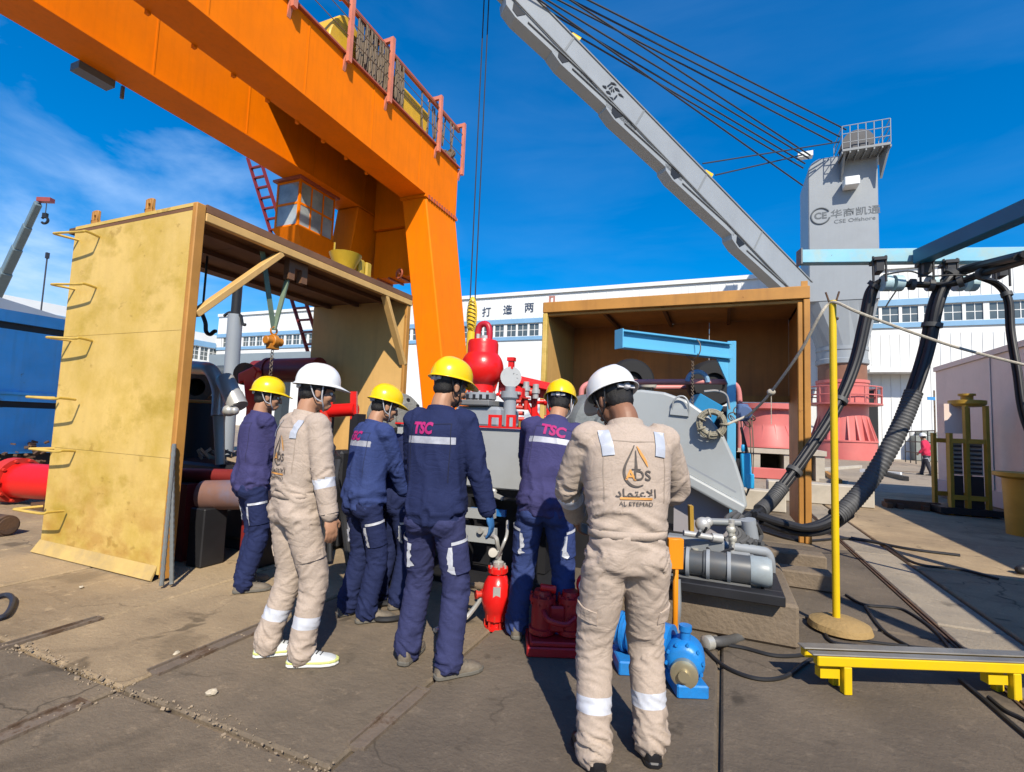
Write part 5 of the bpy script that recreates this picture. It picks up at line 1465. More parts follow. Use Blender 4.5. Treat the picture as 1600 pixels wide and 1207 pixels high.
# coil of rope hung on the guard, rope up to the yellow post and away to the right
M_ropew = mat('pale hemp rope', (.50,.45,.36), .85, 0, .2, 60, bump=.5, bscale=200)
M_ropeb = mat('dirty hemp rope', (.33,.30,.22), .9, 0, .3, 40, bump=.6, bscale=160)
c = P(1113, 663, -.07)
m = MB()
for k in range(8):
    m.torus(c+V3((random.uniform(-.01,.01), -.02*(k%3)+random.uniform(-.008,.008), random.uniform(-.01,.01))), (random.uniform(-.12,.12),-1,random.uniform(-.12,.12)), .092+.011*(k%4), .011, 30, 6)
for k in range(7):
    an = 2*math.pi*k/7; e = V3((math.cos(an),0,math.sin(an))); m.torus(c+e*.105-V3((0,.02,0)), V3((-e.z,0,e.x)), .035, .009, 12, 6)
tag(m.build('rope_coil', M_ropeb), 'coil of dirty hemp rope hanging on the grey belt guard', 'rope coil')
pp = gnd(1307, 985); PTop = V3((pp.x, pp.y, 0)); 
d0 = ray(1303, 470); PTz = EYE.z + d0.z*((pp-EYE).xy.length/d0.xy.length)
tp = V3((pp.x, pp.y, PTz))
rA = c+V3((.08,-.03,-.02))
mid = dep(1205, 613, 4.3)
m = MB(); m.tube([rA, dep(1165,651,4.65), dep(1180,640,4.5), mid, dep(1250,550,4.0), dep(1280,495,3.85), tp+V3((-.03,0,-.03)), tp+V3((.02,-.035,-.025)), dep(1345,490,3.7), dep(1440,525,3.75), dep(1520,550,3.85), dep(1680,590,4.1)], .0115, 8, sub=8)
m.ell(mid, (.035,.03,.03), None, 8, 6)
m.loft([mid, mid-V3((0,0,.28))], [.004,.003], 5)
tag(m.build('rope', M_ropew), 'pale rope sagging from the coil over the yellow post to the right', 'rope')

# ================================================================ yellow post
M_py = mat('bright yellow post paint', (.78,.53,.005), .4, 0, .08, 3, rust=.14, rscale=14, dirt=.25, dirtc=(.42,.28,.04))
yp_ = thing('barrier_post', 'slim bright yellow post standing in a round concrete base', 'post', (pp.x, pp.y, 0))
m = MB(); m.cyl((pp.x,pp.y,.09), tp, .0255, n=14); m.build('post_tube', M_py, yp_)
m = MB(); m.lathe((pp.x+.02,pp.y,0),(0,0,1),[(.17,0),(.208,.02),(.195,.06),(.12,.09),(.04,.095)],28); m.build('base', mat('sandy yellow concrete', (.34,.225,.09), .85, 0, .2, 6, bump=.4, bscale=40), yp_)
for s in (-1, 1):
    m = MB(); m.cyl(tp+V3((s*.02,0,-.02)), tp+V3((s*.045,0,.07)), .007, n=6); m.build('hook_prong', M_rustst, yp_)
m = MB(); c2 = tp-V3((0,0,.14)); m.cyl(c2, c2+CRIGHT*.04, .012, n=8); m.build('bolt', M_rustst, yp_)

# ================================================================ low yellow stand at the lower right
la_, ra_ = gnd(1322, 1084), gnd(1586, 1094)
dS = (ra_-la_).normalized(); nS = V3((-dS.y, dS.x, 0))
zS = .205
st_ = thing('low_stand', 'low yellow steel stand with worn grey top rail at lower right', 'stand', ((la_+ra_)/2))
m = MB(); A = la_-dS*.17; B = ra_+dS*1.1
m.beam(A+V3((0,0,zS-.028)), B+V3((0,0,zS-.028)), .05, .056); m.build('side_beam', M_py, st_, bevel=.006)
m = MB(); m.beam(A+nS*.10+V3((-.01,0,zS-.028)), B+nS*.10+V3((0,0,zS-.028)), .05, .056); m.build('side_beam', M_py, st_, bevel=.006)
M_worn = mat('worn grey steel', (.30,.28,.24), .4, .5, .25, 4, streak=.3)
m = MB(); m.beam(A-dS*.03+nS*.0+V3((0,0,zS+.006)), B+nS*.0+V3((0,0,zS+.006)), .055, .010); m.build('top_rail', M_worn, st_, bevel=.004)
m = MB(); m.beam(A-dS*.03+nS*.09+V3((0,0,zS+.006)), B+nS*.09+V3((0,0,zS+.006)), .075, .010); m.build('top_rail', M_worn, st_, bevel=.004)
for q in (la_, ra_):
    for o in (0.0, .10):
        m = MB(); c2 = q+nS*o; m.beam(c2+V3((0,0,.0)), c2+V3((0,0,zS-.0565)), .045, .045, dS); m.build('leg', M_py, st_, bevel=.004)
    m = MB(); c2 = q+nS*.03; m.beam(c2+dS*-.14+V3((0,0,.1)), c2+dS*-.03+V3((0,0,.1)), .05, .05); m.build('stub', M_py, st_)

# ================================================================ concrete block with hydraulic power unit
cb_ = thing('concrete_block', 'brown concrete plinth carrying grey hydraulic pipes at lower right', 'plinth', (-.1, 4.4, 0))
M_blk = mat('stained concrete', (.19,.145,.10), .9, 0, .25, 2.5, dirt=.3, bump=.5, bscale=30)
m = MB(); m.bx(-.72, .49, 3.9, 5.1, 0, .29); m.build('block', M_blk, cb_, bevel=.02)
# side extension: brown sleepers behind
for k in range(2):
    a = dep(1215,880+k*-25,4.8+k*.7); m = MB(); m.bx(a.x-.3,a.x+.45,a.y-.12,a.y+.12,0,.16)
    tag(m.build('sleeper', M_blk, bevel=.015), ('nearer brown sleeper lying behind the concrete plinth','farther brown sleeper lying behind the concrete plinth')[k], 'sleeper')
DU = 3.95
hu = thing('hydraulic_unit', 'grey hydraulic pump unit with bent pipe rail on the concrete plinth', 'hydraulic unit', (*dep(1120,890,DU).xy, .29))
G = lambda x, y, d=DU: dep(x, y, d)
RY = Matrix.Rotation(YAW, 3, 'Z')
m = MB(); m.bx(-.74, .40, 3.80, 3.92, .293, .36); m.bx(-.74, .40, 4.3, 4.42, .293, .36); m.bx(-.74,-.62,3.922,4.298,.293,.36); m.bx(.28,.40,3.922,4.298,.293,.36); m.build('skid_frame', M_dark, hu, bevel=.006)
m = MB(); m.bx(-.6, .2, 3.93, 4.29, .30, .36); m.build('drip_tray', M_grey2, hu)
ma, mb_ = V3((-.42,4.02,.452)), V3((.33,4.02,.452))
m = MB(); m.lathe(ma, mb_-ma, [(.05,0),(.088,.015),(.088,.30),(.098,.31),(.098,.72),(.085,.745),(.0,.75)], 24); mt = m.build('motor', mat('dark blue grey enamel', (.075,.085,.095), .45, 0, .2, 5, dirt=.5), hu)
m = MB(); m.lathe(mb_-V3((.13,0,0)), V3((1,0,0)), [(.10,0),(.104,.02),(.104,.11),(.09,.135),(.0,.14)], 24); m.build('end_cap', mat('blue grey enamel', (.30,.35,.37), .4, 0, .1, 3, dirt=.3), hu)
for k in range(3):
    c = ma+(mb_-ma).normalized()*(.2+.14*k); q = MB(); q.cyl(c-V3((.012,0,0)), c+V3((.012,0,0)), .108, n=24); q.build('clamp_ring', M_gr, mt)
random.seed(11)
for k in range(9):
    a = G(random.uniform(1070,1185), random.uniform(822,880), random.uniform(3.7,4.0)); b_ = a+V3((random.uniform(-.2,.2), random.uniform(-.1,.05), random.uniform(-.16,.02))); q = MB(); q.tube([a,(a+b_)/2+V3((.02,-.06,.05)),b_], .011, 6); q.build('hydraulic_line', M_dark if k % 2 else M_grd, hu)
for k in range(6):
    c = G(1072+k*19, 876+3*(k%3), 3.74); q = MB(); q.cyl(c-V3((0,0,.03)), c+V3((0,0,.03)), .022, n=8); q.cyl(c+V3((0,0,.03)), c+V3((0,0,.042)), .034, n=10); q.build('valve_knob', M_chrome if k % 2 else M_grd, hu)
m = MB(); m.box((-.50,4.1,.47), (.16,.34,.21)); m.build('pump_head', mat('oxide brown casting', (.10,.045,.035), .6, .1, .3, 5), hu, bevel=.02)
m = MB(); m.box((-.18,4.22,.52), (.42,.14,.16)); m.build('manifold', M_grd, hu, bevel=.012)
m = MB(); m.box((.12,4.2,.44), (.2,.16,.16)); m.build('junction_block', M_grey, hu, bevel=.015)
m = MB(); m.tube([G(1082,845),G(1110,850),G(1150,856),G(1185,861),G(1198,865),G(1203,880),G(1203,905,4.0)], .04, 12); m.build('pipe_rail', M_gr, hu)
m = MB(); m.cyl(G(1168,812,4.05), G(1178,872,4.05), .062, n=14); m.build('stand_pipe', M_gr, hu)
for x, y, s_ in ((1142,828,.035),(1145,842,.03),(1140,880,.05),(1147,890,.04),(1132,893,.03),(1086,868,.04),(1110,872,.035)):
    m = MB(); m.ell(G(x,y,3.8), (s_,s_*.8,s_)); m.cyl(G(x,y,3.8)-V3((0,0,s_*1.3)), G(x,y,3.8)+V3((0,0,s_*1.3)), s_*.6, n=10); m.build('fitting', mat('galvanised fitting', (.58,.56,.48), .45, .4), hu)
m = MB(); m.cyl(G(1143,812,3.85), G(1143,912,3.85), .022, n=8); m.build('riser', M_chrome, hu)
m = MB(); m.cyl(G(1068,833,3.75), G(1122,842,3.75), .022, n=10); m.cyl(G(1112,840,3.75), G(1128,842,3.75), .034, n=10); m.build('cross_pipe', M_chrome, hu)
m = MB(); m.cyl(G(1090,815,4.1), G(1180,818,4.05), .03, n=10); m.build('cross_pipe', M_grd, hu)
m = MB(); m.cyl(G(1062,858,3.9), G(1120,866,3.95), .026, n=10); m.build('cross_pipe', M_dark, hu)
m = MB(); m.ell(G(1098,820,4.0), (.06,.05,.06)); m.ell(G(1106,816,4.0), (.04,.04,.04)); m.build('valve', M_chrome, hu)
m = MB(); m.beam(G(1079,790,4.0), G(1080,830,4.0), .03, .05, -CFWD); m.build('brass_tag', mat('brass lever', (.55,.32,.05), .4, .4), hu)
m = MB(); m.box(G(1055,865,3.3), (.10,.05,.20), RY); m.cyl(G(1056,885,3.4),V3((*G(1056,885,3.4).xy,0.0)),.02,n=8)
tag(m.build('marker_box', mat('signal orange', (.80,.27,.005), .45), bevel=.006), 'signal orange box on a thin stem beside the beige coverall', 'box')
m = MB(); m.tube([G(1057,905,3.45), G(1058,950,3.4), G(1055,985,3.4), gnd(1056,1012,.03)], .028, 9); m.build('pipe_leg', M_grd, hu)

M_hose = mat('black rubber hose', (.018,.018,.02), .5, 0, .2, 8)
M_hoseg = mat('grey rubber hose', (.075,.075,.075), .6, 0, .2, 8)
m = MB(); m.tube([G(1140,892,3.78), G(1150,915,3.68), G(1168,945,3.6), G(1176,965,3.52), G(1170,985,3.46), G(1150,998,3.42), gnd(1125,1003,.05), gnd(1108,1002,.05)], .033, 10)
tag(m.build('hose', M_hoseg), 'grey hose curving down from the hydraulic unit to a silver fitting', 'hose')
m = MB(); a, b_ = gnd(1122,1002,.045), gnd(1098,1006,.045); m.lathe(a,b_-a,[(.02,0),(.035,.01),(.035,.06),(.045,.06),(.045,.11),(.03,.12)],14)
tag(m.build('hose_coupling', mat('bright galvanised', (.62,.61,.55), .35, .5)), 'silver hose coupling on the ground by the blue winch', 'coupling')
for pts, r, lab in (
    ([(1098,1010),(1130,1040),(1180,1060),(1225,1058),(1255,1038),(1285,1020)], .012, 'thin black cable sweeping from the coupling to the yellow stand'),
    ([(1105,1003),(1160,1012),(1215,1025),(1275,1022)], .012, 'straight dark cable running from the coupling to the low stand'),
    ([(1265,975),(1310,995),(1400,1008),(1500,1018)], .010, 'thin black cable behind the low yellow stand'),
    ([(1330,840),(1380,850),(1430,880),(1500,890),(1560,905)], .014, 'black cable crossing the pale concrete kerb'),
    ([(1322,930),(1350,945),(1400,950),(1425,960),(1460,985),(1490,1020)], .012, 'looping dark cable near the pale kerb'),
    ([(1352,948),(1380,985),(1420,1010),(1450,1022)], .012, 'dark cable curving beside the yellow post base'),
    ([(1260,965),(1285,985),(1300,1003),(1340,1010)], .012, 'dark cable round the foot of the yellow post'),
    ([(1500,1062),(1540,1095),(1580,1130),(1640,1180)], .012, 'dark cable running under the low stand to the right edge'),
    ([(1545,1090),(1570,1110),(1600,1125),(1660,1160)], .012, 'second dark cable under the right leg of the low stand'),
    ([(1190,830),(1250,845),(1330,842),(1420,858),(1500,868)], .018, 'thick dark hose lying from the hydraulic unit across the yard')):
    m = MB(); m.tube([gnd(x,y,r) for x,y in pts], r, 7, sub=8); tag(m.build('ground_cable', M_hose), lab, 'cable')

# ================================================================ blue hose gantry with hose bundles
M_teal = mat('peeling turquoise paint', (.22,.50,.62), .5, 0, .12, 2, dirt=.75, dirtc=(.42,.46,.36), rust=.12, rscale=9)
M_teal2 = mat('deep teal paint', (.012,.16,.28), .45, 0, .15, 2, rust=.05)
hg = thing('hose_gantry', 'overhead turquoise beam frame carrying black hoses at right', 'hose gantry', (*dep(1700,700,4.6).xy, 0))
a = dep(1250, 403, 4.95); b_ = dep(1600, 402, 4.66); e_ = a+(b_-a)*1.35
b_.z = a.z; e_.z = a.z
m = MB(); m.beam(a, e_, .10, .135); m.build('cross_beam', M_teal, hg, bevel=.006)
m = MB(); m.beam(a-(b_-a).normalized()*.012, a, .12, .16); m.build('end_plate', M_grey2, hg)
p1 = dep(1436, 404, 4.72); p2 = V3((p1.x, p1.y, p1.z)); e2 = dep(1600, 352, 3.7); dd = V3((e2.x-p1.x, e2.y-p1.y, 0)).normalized()
m = MB(); m.beam(p1+V3((0,0,.01))-dd*.0, p1+dd*3.6+V3((0,0,.01)), .12, .135); m.build('long_beam', M_teal2, hg, bevel=.006)
for q in (e_-(b_-a).normalized()*.06, p1+dd*3.5):
    m = MB(); m.bx(q.x-.06,q.x+.06,q.y-.06,q.y+.06,0,q.z-.068); m.build('post', M_teal2, hg)
for px in (1372, 1445, 1482, 1562):
    c2 = dep(px, 421, 4.72); m = MB(); m.bx(c2.x-.03,c2.x+.03,c2.y-.08,c2.y+.08,a.z-.2,a.z-.069); m.bx(c2.x-.05,c2.x+.05,c2.y-.1,c2.y+.1,a.z-.1,a.z-.07)
    for s in (-.05,.05): m.cyl((c2.x+s,c2.y-.05,a.z-.3),(c2.x+s,c2.y-.05,a.z-.05),.010,n=6)
    m.build('clamp', M_dark, hg)
def bundle(name, lines, r, lab, ties, wrap=None, mat_=None, n=3):
    root = thing(name, lab, 'hose bundle', (0,0,0))
    P_ = [V3(q) for q in lines]; root.location = (P_[0].x, P_[0].y, min(q.z for q in P_))
    for k in range(n):
        o = V3((math.cos(k*2.1+.4), math.sin(k*2.1+.4), .5*math.sin(k*3.3)))*r*.95
        m = MB(); m.tube([q+o*(1 if i not in (0,len(P_)-1) else .8) for i, q in enumerate(P_)], r*.72, 9, sub=8); m.build('hose', mat_ or M_hose, root)
    S = spline(P_, 10)
    for t in ties:
        i = int(t*(len(S)-2)); m = MB(); d_ = (S[i+1]-S[i]).normalized(); m.cyl(S[i]-d_*.02, S[i]+d_*.02, r*1.95, n=14); m.build('strap', M_hoseg, root)
    if wrap:
        i0, i1 = int(wrap[0]*(len(S)-1)), int(wrap[1]*(len(S)-1)); L_ = S[i0:i1+1]; Q = []
        for i in range(len(L_)-1):
            for k in range(6): Q.append(L_[i]+(L_[i+1]-L_[i])*(k/6))
        m = MB(); m.loft(Q, [r*(1.8 if i%4 < 2 else 1.66) for i in range(len(Q))], 14); m.build('corrugated_sleeve', M_hoseg, root)
    return root
bundle('hose_bundle', [dep(1405,440,4.75),dep(1378,441,4.8),dep(1362,455,4.85),dep(1352,500,4.85),dep(1335,570,4.8),dep(1305,640,4.7),dep(1260,710,4.6),dep(1215,770,4.5),dep(1192,795,4.4),dep(1165,812,4.2)], .036,
       'left black hose bundle dropping from the turquoise beam to the hydraulic unit', (.18,.55,.72), (.76,.92))
bundle('hose_bundle', [dep(1600,400,3.8),dep(1550,412,4.3),dep(1500,425,4.6),dep(1476,445,4.65),dep(1462,480,4.65),dep(1450,540,4.65),dep(1432,600,4.6),dep(1405,670,4.55),dep(1360,750,4.5),dep(1310,805,4.4),dep(1265,825,4.3),dep(1222,818,4.25),dep(1180,805,4.2)], .042,
       'middle thick black hose bundle sweeping past the yellow post', (.2,.38), (.52,.76))
bundle('hose_bundle', [dep(1520,430,4.6),dep(1560,445,4.6),dep(1576,470,4.55),dep(1580,520,4.5),dep(1590,580,4.4),dep(1604,660,4.3),dep(1650,760,4.2)], .022,
       'thin dark hose bundle hanging at the right edge', (.3,))
bundle('hose_bundle', [dep(1700,375,3.2),dep(1600,408,3.9),dep(1530,430,4.4),dep(1482,445,4.6),dep(1430,445,4.72),dep(1385,443,4.78)], .028,
       'black hoses running along under the turquoise beam', (.4,.55,.72,.85))
for x, w_ in ((1384,.07),(1402,.07),(1498,.06),(1518,.06),(1455,.05)):
    c2 = dep(x, 443, 4.74); m = MB(); d_ = (b_-a).normalized(); m.cyl(c2-d_*w_/2, c2+d_*w_/2, .078, n=14); m.build('pipe_collar', mat('pale blue collar', (.42,.58,.62), .45), hg)
m = MB(); m.tube([dep(1380,430,4.7),dep(1420,424,4.6),dep(1450,432,4.6),dep(1500,430,4.5),dep(1560,440,4.5)], .008, 6); m.tube([dep(1400,455,4.7),dep(1390,470,4.7),dep(1384,480,4.7)], .007, 6); m.build('thin_cable', M_hose, hg)
# stack of coiled hose ends by the unit
m = MB()
for k in range(7):
    s = G(1150+k*5, 800+k*3, 4.2-.03*k); m.tube([s, G(1135+k*9,812+k*4,4.1), G(1150+k*6,835+k*2,4.0), G(1120+k*12,850,3.95)], .02, 7)
tag(m.build('hose_cluster', M_hoseg), 'tangle of grey hydraulic hoses above the pump unit', 'hoses')
m = MB(); m.tube([dep(1190,815,4.2),dep(1240,832,4.3),dep(1290,830,4.4),dep(1330,805,4.6)], .03, 10)
tag(m.build('hose', M_hose), 'black hose with wrapped end crossing before the ochre box post', 'hose')

# ================================================================ pink grey shed, frame machine, bin on the right
M_pinkw = mat('dusty pink grey cladding', (.84,.655,.55), .6, 0, .06, .6, dirt=.15)
SX = 5.25
zsh = onx(1600, 545, SX+.1).z
ysh = onx(1471, 640, SX+.1).y
shd = thing('site_cabin', 'pinkish grey site cabin with its long side in shade at right', 'cabin', (SX+1.6, 13, 0))
m = MB(); m.bx(SX, SX+3.2, 4.5, ysh, .12, zsh); m.build('wall', M_pinkw, shd)
m = MB(); m.bx(SX-.04, SX+3.25, 4.4, ysh+.04, zsh+.003, zsh+.12); m.build('roof', M_pinkw, shd)
m = MB(); m.bx(SX-.03, SX-.003, 4.5, ysh, .13, .45); m.build('skirting', mat('pale pink skirting', (.56,.45,.43), .6), shd)
for yy in (7.5, 10.5, 13.5):
    if yy < ysh: m = MB(); m.bx(SX-.02, SX-.004, yy-.03, yy+.03, .46, zsh-.03); m.build('batten', M_pinkw, shd)
m = MB(); m.bx(SX-.01, SX+3.2, 4.5, ysh, 0, .119); m.build('base', M_blk, shd)
# yellow framed machine with louvres
p = gnd(1502, 803)
M_yf = mat('ochre yellow frame paint', (.45,.27,.03), .5, 0, .2, 3)
fm = thing('filter_unit', 'ochre framed machine with louvred panels before the pink cabin', 'filter unit', (p.x, p.y, 0))
w_ = .29; hgt = 2.15
Rm = Matrix.Rotation(YAW-.35, 3, 'Z')
def fx(x,y,z): return V3((p.x,p.y,0))+Rm@V3((x,y,z))
for sx in (-1,-.1,1):
    for sy in (-1,1):
        m = MB(); m.beam(fx(sx*w_,sy*.35,0), fx(sx*w_,sy*.35,hgt if sx>-1 else 1.6), .07, .07, CRIGHT); m.build('post', M_yf, fm)
for zz in (.35, 1.45):
    for sy in (-1,1): m = MB(); m.beam(fx(-w_,sy*.35,zz), fx(w_,sy*.35,zz), .06, .09); m.build('cross_bar', M_yf, fm)
for x0_, x1_ in ((-w_+.05,-.08),(.0,w_-.05)):
    q0 = fx((x0_+x1_)/2,-.28,1.1); m = MB(); m.box(q0, (x1_-x0_,.05,.62), Rm); pn = m.build('louvre_panel', mat('pale louvre panel', (.52,.45,.40), .55), fm)
    for k in range(7):
        m = MB(); m.box(fx((x0_+x1_)/2,-.325,.84+k*.085), ((x1_-x0_)*.75,.04,.04), Rm); m.build('louvre', M_dark, pn)
    m = MB(); m.box(fx((x0_+x1_)/2,-.3,.42), (x1_-x0_,.04,.7), Rm); m.build('dark_panel', M_dark, fm)
m = MB(); m.lathe(fx(.15,0,hgt),(0,0,1),[(.25,0),(.3,.05),(.3,.12),(.1,.14),(.1,.22),(.14,.22),(.14,.26)],16); m.build('cap', M_yf, fm)
m = MB(); m.box(fx(0,0,.09), (1.0,.9,.12), Rm); m.build('base', M_dark, fm)
m = MB(); m.box(fx(-.1,.1,1.9), (.3,.3,.6), Rm); m.build('tank', M_pinkw, fm)
# yellow bin
p = gnd(1592, 836); 
bn = thing('yellow_bin', 'ochre yellow bin with flared rim at the right edge', 'bin', (p.x, p.y, 0))
hb_ = .98
m = MB(); m.lathe((p.x+.12,p.y,0),(0,0,1),[(.26,0),(.29,hb_-.12),(.29,hb_-.1)],24); m.build('body', M_yf, bn)
m = MB(); m.lathe((p.x+.12,p.y,0),(0,0,1),[(.29,hb_-.1),(.40,hb_-.06),(.40,hb_),(.35,hb_)],24); m.build('rim', M_yf, bn)
# black steel railing, beyond
m = MB(); 
p = dep(1440, 705, 26)
def rail(a, b_, h, n, lab, D1, D2):
    A = gnd(*a); B = gnd(*b_); f_ = MB()
    for k in range(n+1):
        q = A+(B-A)*(k/n); f_.cyl((q.x,q.y,0),(q.x,q.y,h),.03,n=6)
    for t in (.35,.68,1): f_.cyl((A.x,A.y,h*t),(B.x,B.y,h*t),.035,n=6)
    tag(f_.build('railing', M_dark), lab, 'railing')
rail((1415,722),(1462,732), 2.0, 5, 'black steel railing standing behind the red jacket', 0, 0)
p = gnd(1452, 722); m = MB(); m.box((p.x+.3,p.y+1.5,.9), (1.6,1.2,1.8)); m.bx(p.x-.2,p.x+.9,p.y+1.0,p.y+2,1.8,2.1)
tag(m.build('grey_cabinet', mat('grey green cabinet', (.24,.26,.24), .6), bevel=.05), 'grey green cabinet behind the black railing', 'cabinet')
p = gnd(1463, 735); m = MB(); z1 = dep(1463,610,(p-EYE).dot(CFWD)).z
sg = thing('sign_post', 'slim pole with a small blue sign plate beside the filter unit', 'sign', (p.x, p.y, 0))
m.cyl((p.x,p.y,0),(p.x,p.y,z1),.04,n=6); m.build('pole', M_dustst, sg)
q = dep(1455, 623, (p-EYE).dot(CFWD)); m = MB(); m.box((q.x,q.y,q.z), (.38,.03,.16), Matrix.Rotation(YAW,3,'Z')); m.build('plate', mat('sign blue', (.05,.25,.55), .4), sg)

# ================================================================ second coral pedestal, concrete blocks, yard litter
D2 = 17.5
c = dep(1199, 700, D2)
p2_ = thing('crane_pedestal', 'coral red pedestal on concrete blocks seen through the ochre box', 'pedestal', (c.x, c.y, .95))
zz2 = lambda py: dep(1199, py, D2).z
m = MB(); m.lathe((c.x,c.y,0),(0,0,1),[(1.15,zz2(699)),(1.15,zz2(696)),(.82,zz2(668)),(.8,zz2(664)),(.8,zz2(642)),(1.0,zz2(640)),(1.0,zz2(632))],30); m.build('body', M_pk, p2_)
for k in range(14):
    an = 2*math.pi*k/14; d = V3((math.cos(an),math.sin(an),0)); m = MB(); sd_ = V3((-d.y,d.x,0))*.02
    m.prism([V3((c.x,c.y,zz2(664)))+d*.8-sd_, V3((c.x,c.y,zz2(697)))+d*1.14-sd_, V3((c.x,c.y,zz2(697)))+d*.84-sd_], sd_*2); m.build('gusset', M_pk, p2_)
M_pale = mat('pale concrete', (.50,.45,.37), .85, 0, .12, 2, dirt=.2)
zt2 = zz2(700)
ct_ = thing('concrete_stand', 'pale concrete stand with dark openings under the coral pedestal', 'concrete stand', (c.x, c.y, 0))
m = MB(); m.bx(c.x-1.6,c.x+1.6,c.y-1.2,c.y+1.2,zt2-.16,zt2); m.build('top_slab', M_pale, ct_)
m = MB()
for xx in (-1.5,-.55,.4,1.3): m.bx(c.x+xx,c.x+xx+.25,c.y-1.15,c.y+1.15,0,zt2-.163)
m.build('pier', M_pale, ct_)
m = MB(); m.bx(c.x-1.5,c.x+1.5,c.y+.9,c.y+1.1,.0,zt2-.17); m.build('back_wall', M_blk, ct_)
m = MB(); q = dep(1190,738,16); m.bx(q.x-1.5,q.x+1.2,q.y-.1,q.y+.1,.02,.36); tag(m.build('channel_beam', M_pk, bevel=.02), 'dull red steel channel lying before the concrete stand', 'beam')
q = gnd(1300, 790); m = MB(); m.bx(q.x-1.2,q.x+.75,q.y,q.y+.5,0,.42); tag(m.build('concrete_kerb', M_pale, bevel=.02), 'pale concrete kerb block behind the yellow post', 'concrete block')
q = gnd(1200, 800); m = MB(); m.bx(q.x-1.0,q.x+.3,q.y,q.y+.4,0,.38); tag(m.build('concrete_kerb', M_pale, bevel=.02), 'pale concrete block seen between the ochre box walls', 'concrete block')
q = gnd(1329, 718)
m = MB()
for k in range(3): m.torus((q.x+.05*k,q.y,.12+.1*k),(0,0,1),.55-.04*k,.06,26,7)
tag(m.build('cable_coil', M_dustst), 'dark cable coil lying in front of the coral flared base', 'coil')
lab_ = ['pale timber batten lying on the far yard behind the post', 'white pipe length lying across the far yard', 'dark steel offcut at the end of the far litter', 'thin timber lath lying nearest the concrete kerb', 'brown plank lying slantwise on the far yard']
for (a, b_, w_, mm), lb_ in zip((((1282,736),(1345,731),.12,M_pale),((1345,738),(1408,744),.14,M_white),((1378,742),(1416,752),.16,M_dark),((1275,752),(1325,757),.1,M_pale),((1290,742),(1312,757),.14,M_trim)), lab_):
    A, B = gnd(*a), gnd(*b_); m = MB(); m.beam((A.x,A.y,w_/2),(B.x,B.y,w_/2),w_,w_); tag(m.build('plank', mm), lb_, 'plank')
q = gnd(1490, 742); m = MB(); m.bx(q.x-2.5,q.x+1,q.y-.05,q.y+.05,0,.03)
tag(m.build('plank', M_dustst), 'thin board on the ground beyond the red jacket', 'plank')
q = gnd(1382, 792); qq = gnd(1470, 800); m = MB(); m.beam((q.x,q.y,.09),(qq.x,qq.y,.09),.10,.16); 
for t in (.05,.25,.7): e = q+(qq-q)*t; m.bx(e.x-.05,e.x+.05,e.y-.2,e.y+.2,0,.1)
tag(m.build('pallet_rail', M_rustst), 'rusty low rail on blocks before the filter unit', 'rail')
q = gnd(1596, 898); m = MB()
for k in range(4): m.ell((q.x+.03*k,q.y+.05*math.sin(k),.05),(.06,.05,.05),None,8,6)
tag(m.build('shackle_pile', M_dark), 'small dark clump of shackles at the right edge', 'shackles')

# stacked containers standing to the right, outside the picture; their shade falls across the yard
cs = thing('shipping_container', 'dull blue cargo container standing at the right of the yard', 'container', (5.0, -.6, 0))
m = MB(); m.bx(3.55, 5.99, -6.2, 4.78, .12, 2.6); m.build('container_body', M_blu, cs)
m = MB()
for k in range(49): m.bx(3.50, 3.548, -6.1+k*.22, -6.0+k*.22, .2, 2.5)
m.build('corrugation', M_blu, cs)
m = MB()
for xx in (3.6,5.8):
    for yy in (-6.1,4.6): m.bx(xx,xx+.15,yy,yy+.15,0,.119)
m.build('corner_casting', M_dark, cs)
# ================================================================ people
def gradn(P, seed=0):
    """vectorised Perlin noise, P (n,3) -> (n,)"""
    P = P + seed*17.31
    I = np.floor(P).astype(np.int64); Fq = P - I
    u = Fq*Fq*Fq*(Fq*(Fq*6-15)+10)
    def h(ix, iy, iz):
        n = (ix*374761393 + iy*668265263 + iz*2147483647) & 0xffffffff
        n = ((n ^ (n >> 13))*1274126177) & 0xffffffff
        n = n ^ (n >> 16)
        a = (n & 1023)/1023.0*2*np.pi; z = ((n >> 10) & 1023)/1023.0*2-1
        r = np.sqrt(1-z*z)
        return np.stack([r*np.cos(a), r*np.sin(a), z], -1)
    out = 0
    for dx in (0, 1):
        for dy in (0, 1):
            for dz in (0, 1):
                g_ = h(I[:,0]+dx, I[:,1]+dy, I[:,2]+dz)
                d = Fq - np.array([dx, dy, dz])
                wgt = (u[:,0] if dx else 1-u[:,0])*(u[:,1] if dy else 1-u[:,1])*(u[:,2] if dz else 1-u[:,2])
                out = out + wgt*(g_*d).sum(-1)
    return out

def remeshed(mb, voxel, smooth_it=4, fac=0.5):
    me = bpy.data.meshes.new('tmp'); me.from_pydata([tuple(v) for v in mb.v], [], mb.f); me.update()
    bm = bmesh.new(); bm.from_mesh(me); bmesh.ops.remove_doubles(bm, verts=bm.verts, dist=1e-5); bmesh.ops.recalc_face_normals(bm, faces=bm.faces); bm.to_mesh(me); bm.free()
    o = bpy.data.objects.new('tmp', me); col.objects.link(o)
    r = o.modifiers.new('r', 'REMESH'); r.mode = 'VOXEL'; r.voxel_size = voxel
    if smooth_it:
        s = o.modifiers.new('s', 'SMOOTH'); s.factor = fac; s.iterations = smooth_it
    dg = bpy.context.evaluated_depsgraph_get()
    out = bpy.data.meshes.new_from_object(o.evaluated_get(dg))
    bpy.data.objects.remove(o); bpy.data.meshes.remove(me)
    return out
def mesh_np(me):
    n = len(me.vertices); a = np.empty(n*3); me.vertices.foreach_get('co', a); b_ = np.empty(n*3); me.vertices.foreach_get('normal', b_)
    return a.reshape(n,3), b_.reshape(n,3)

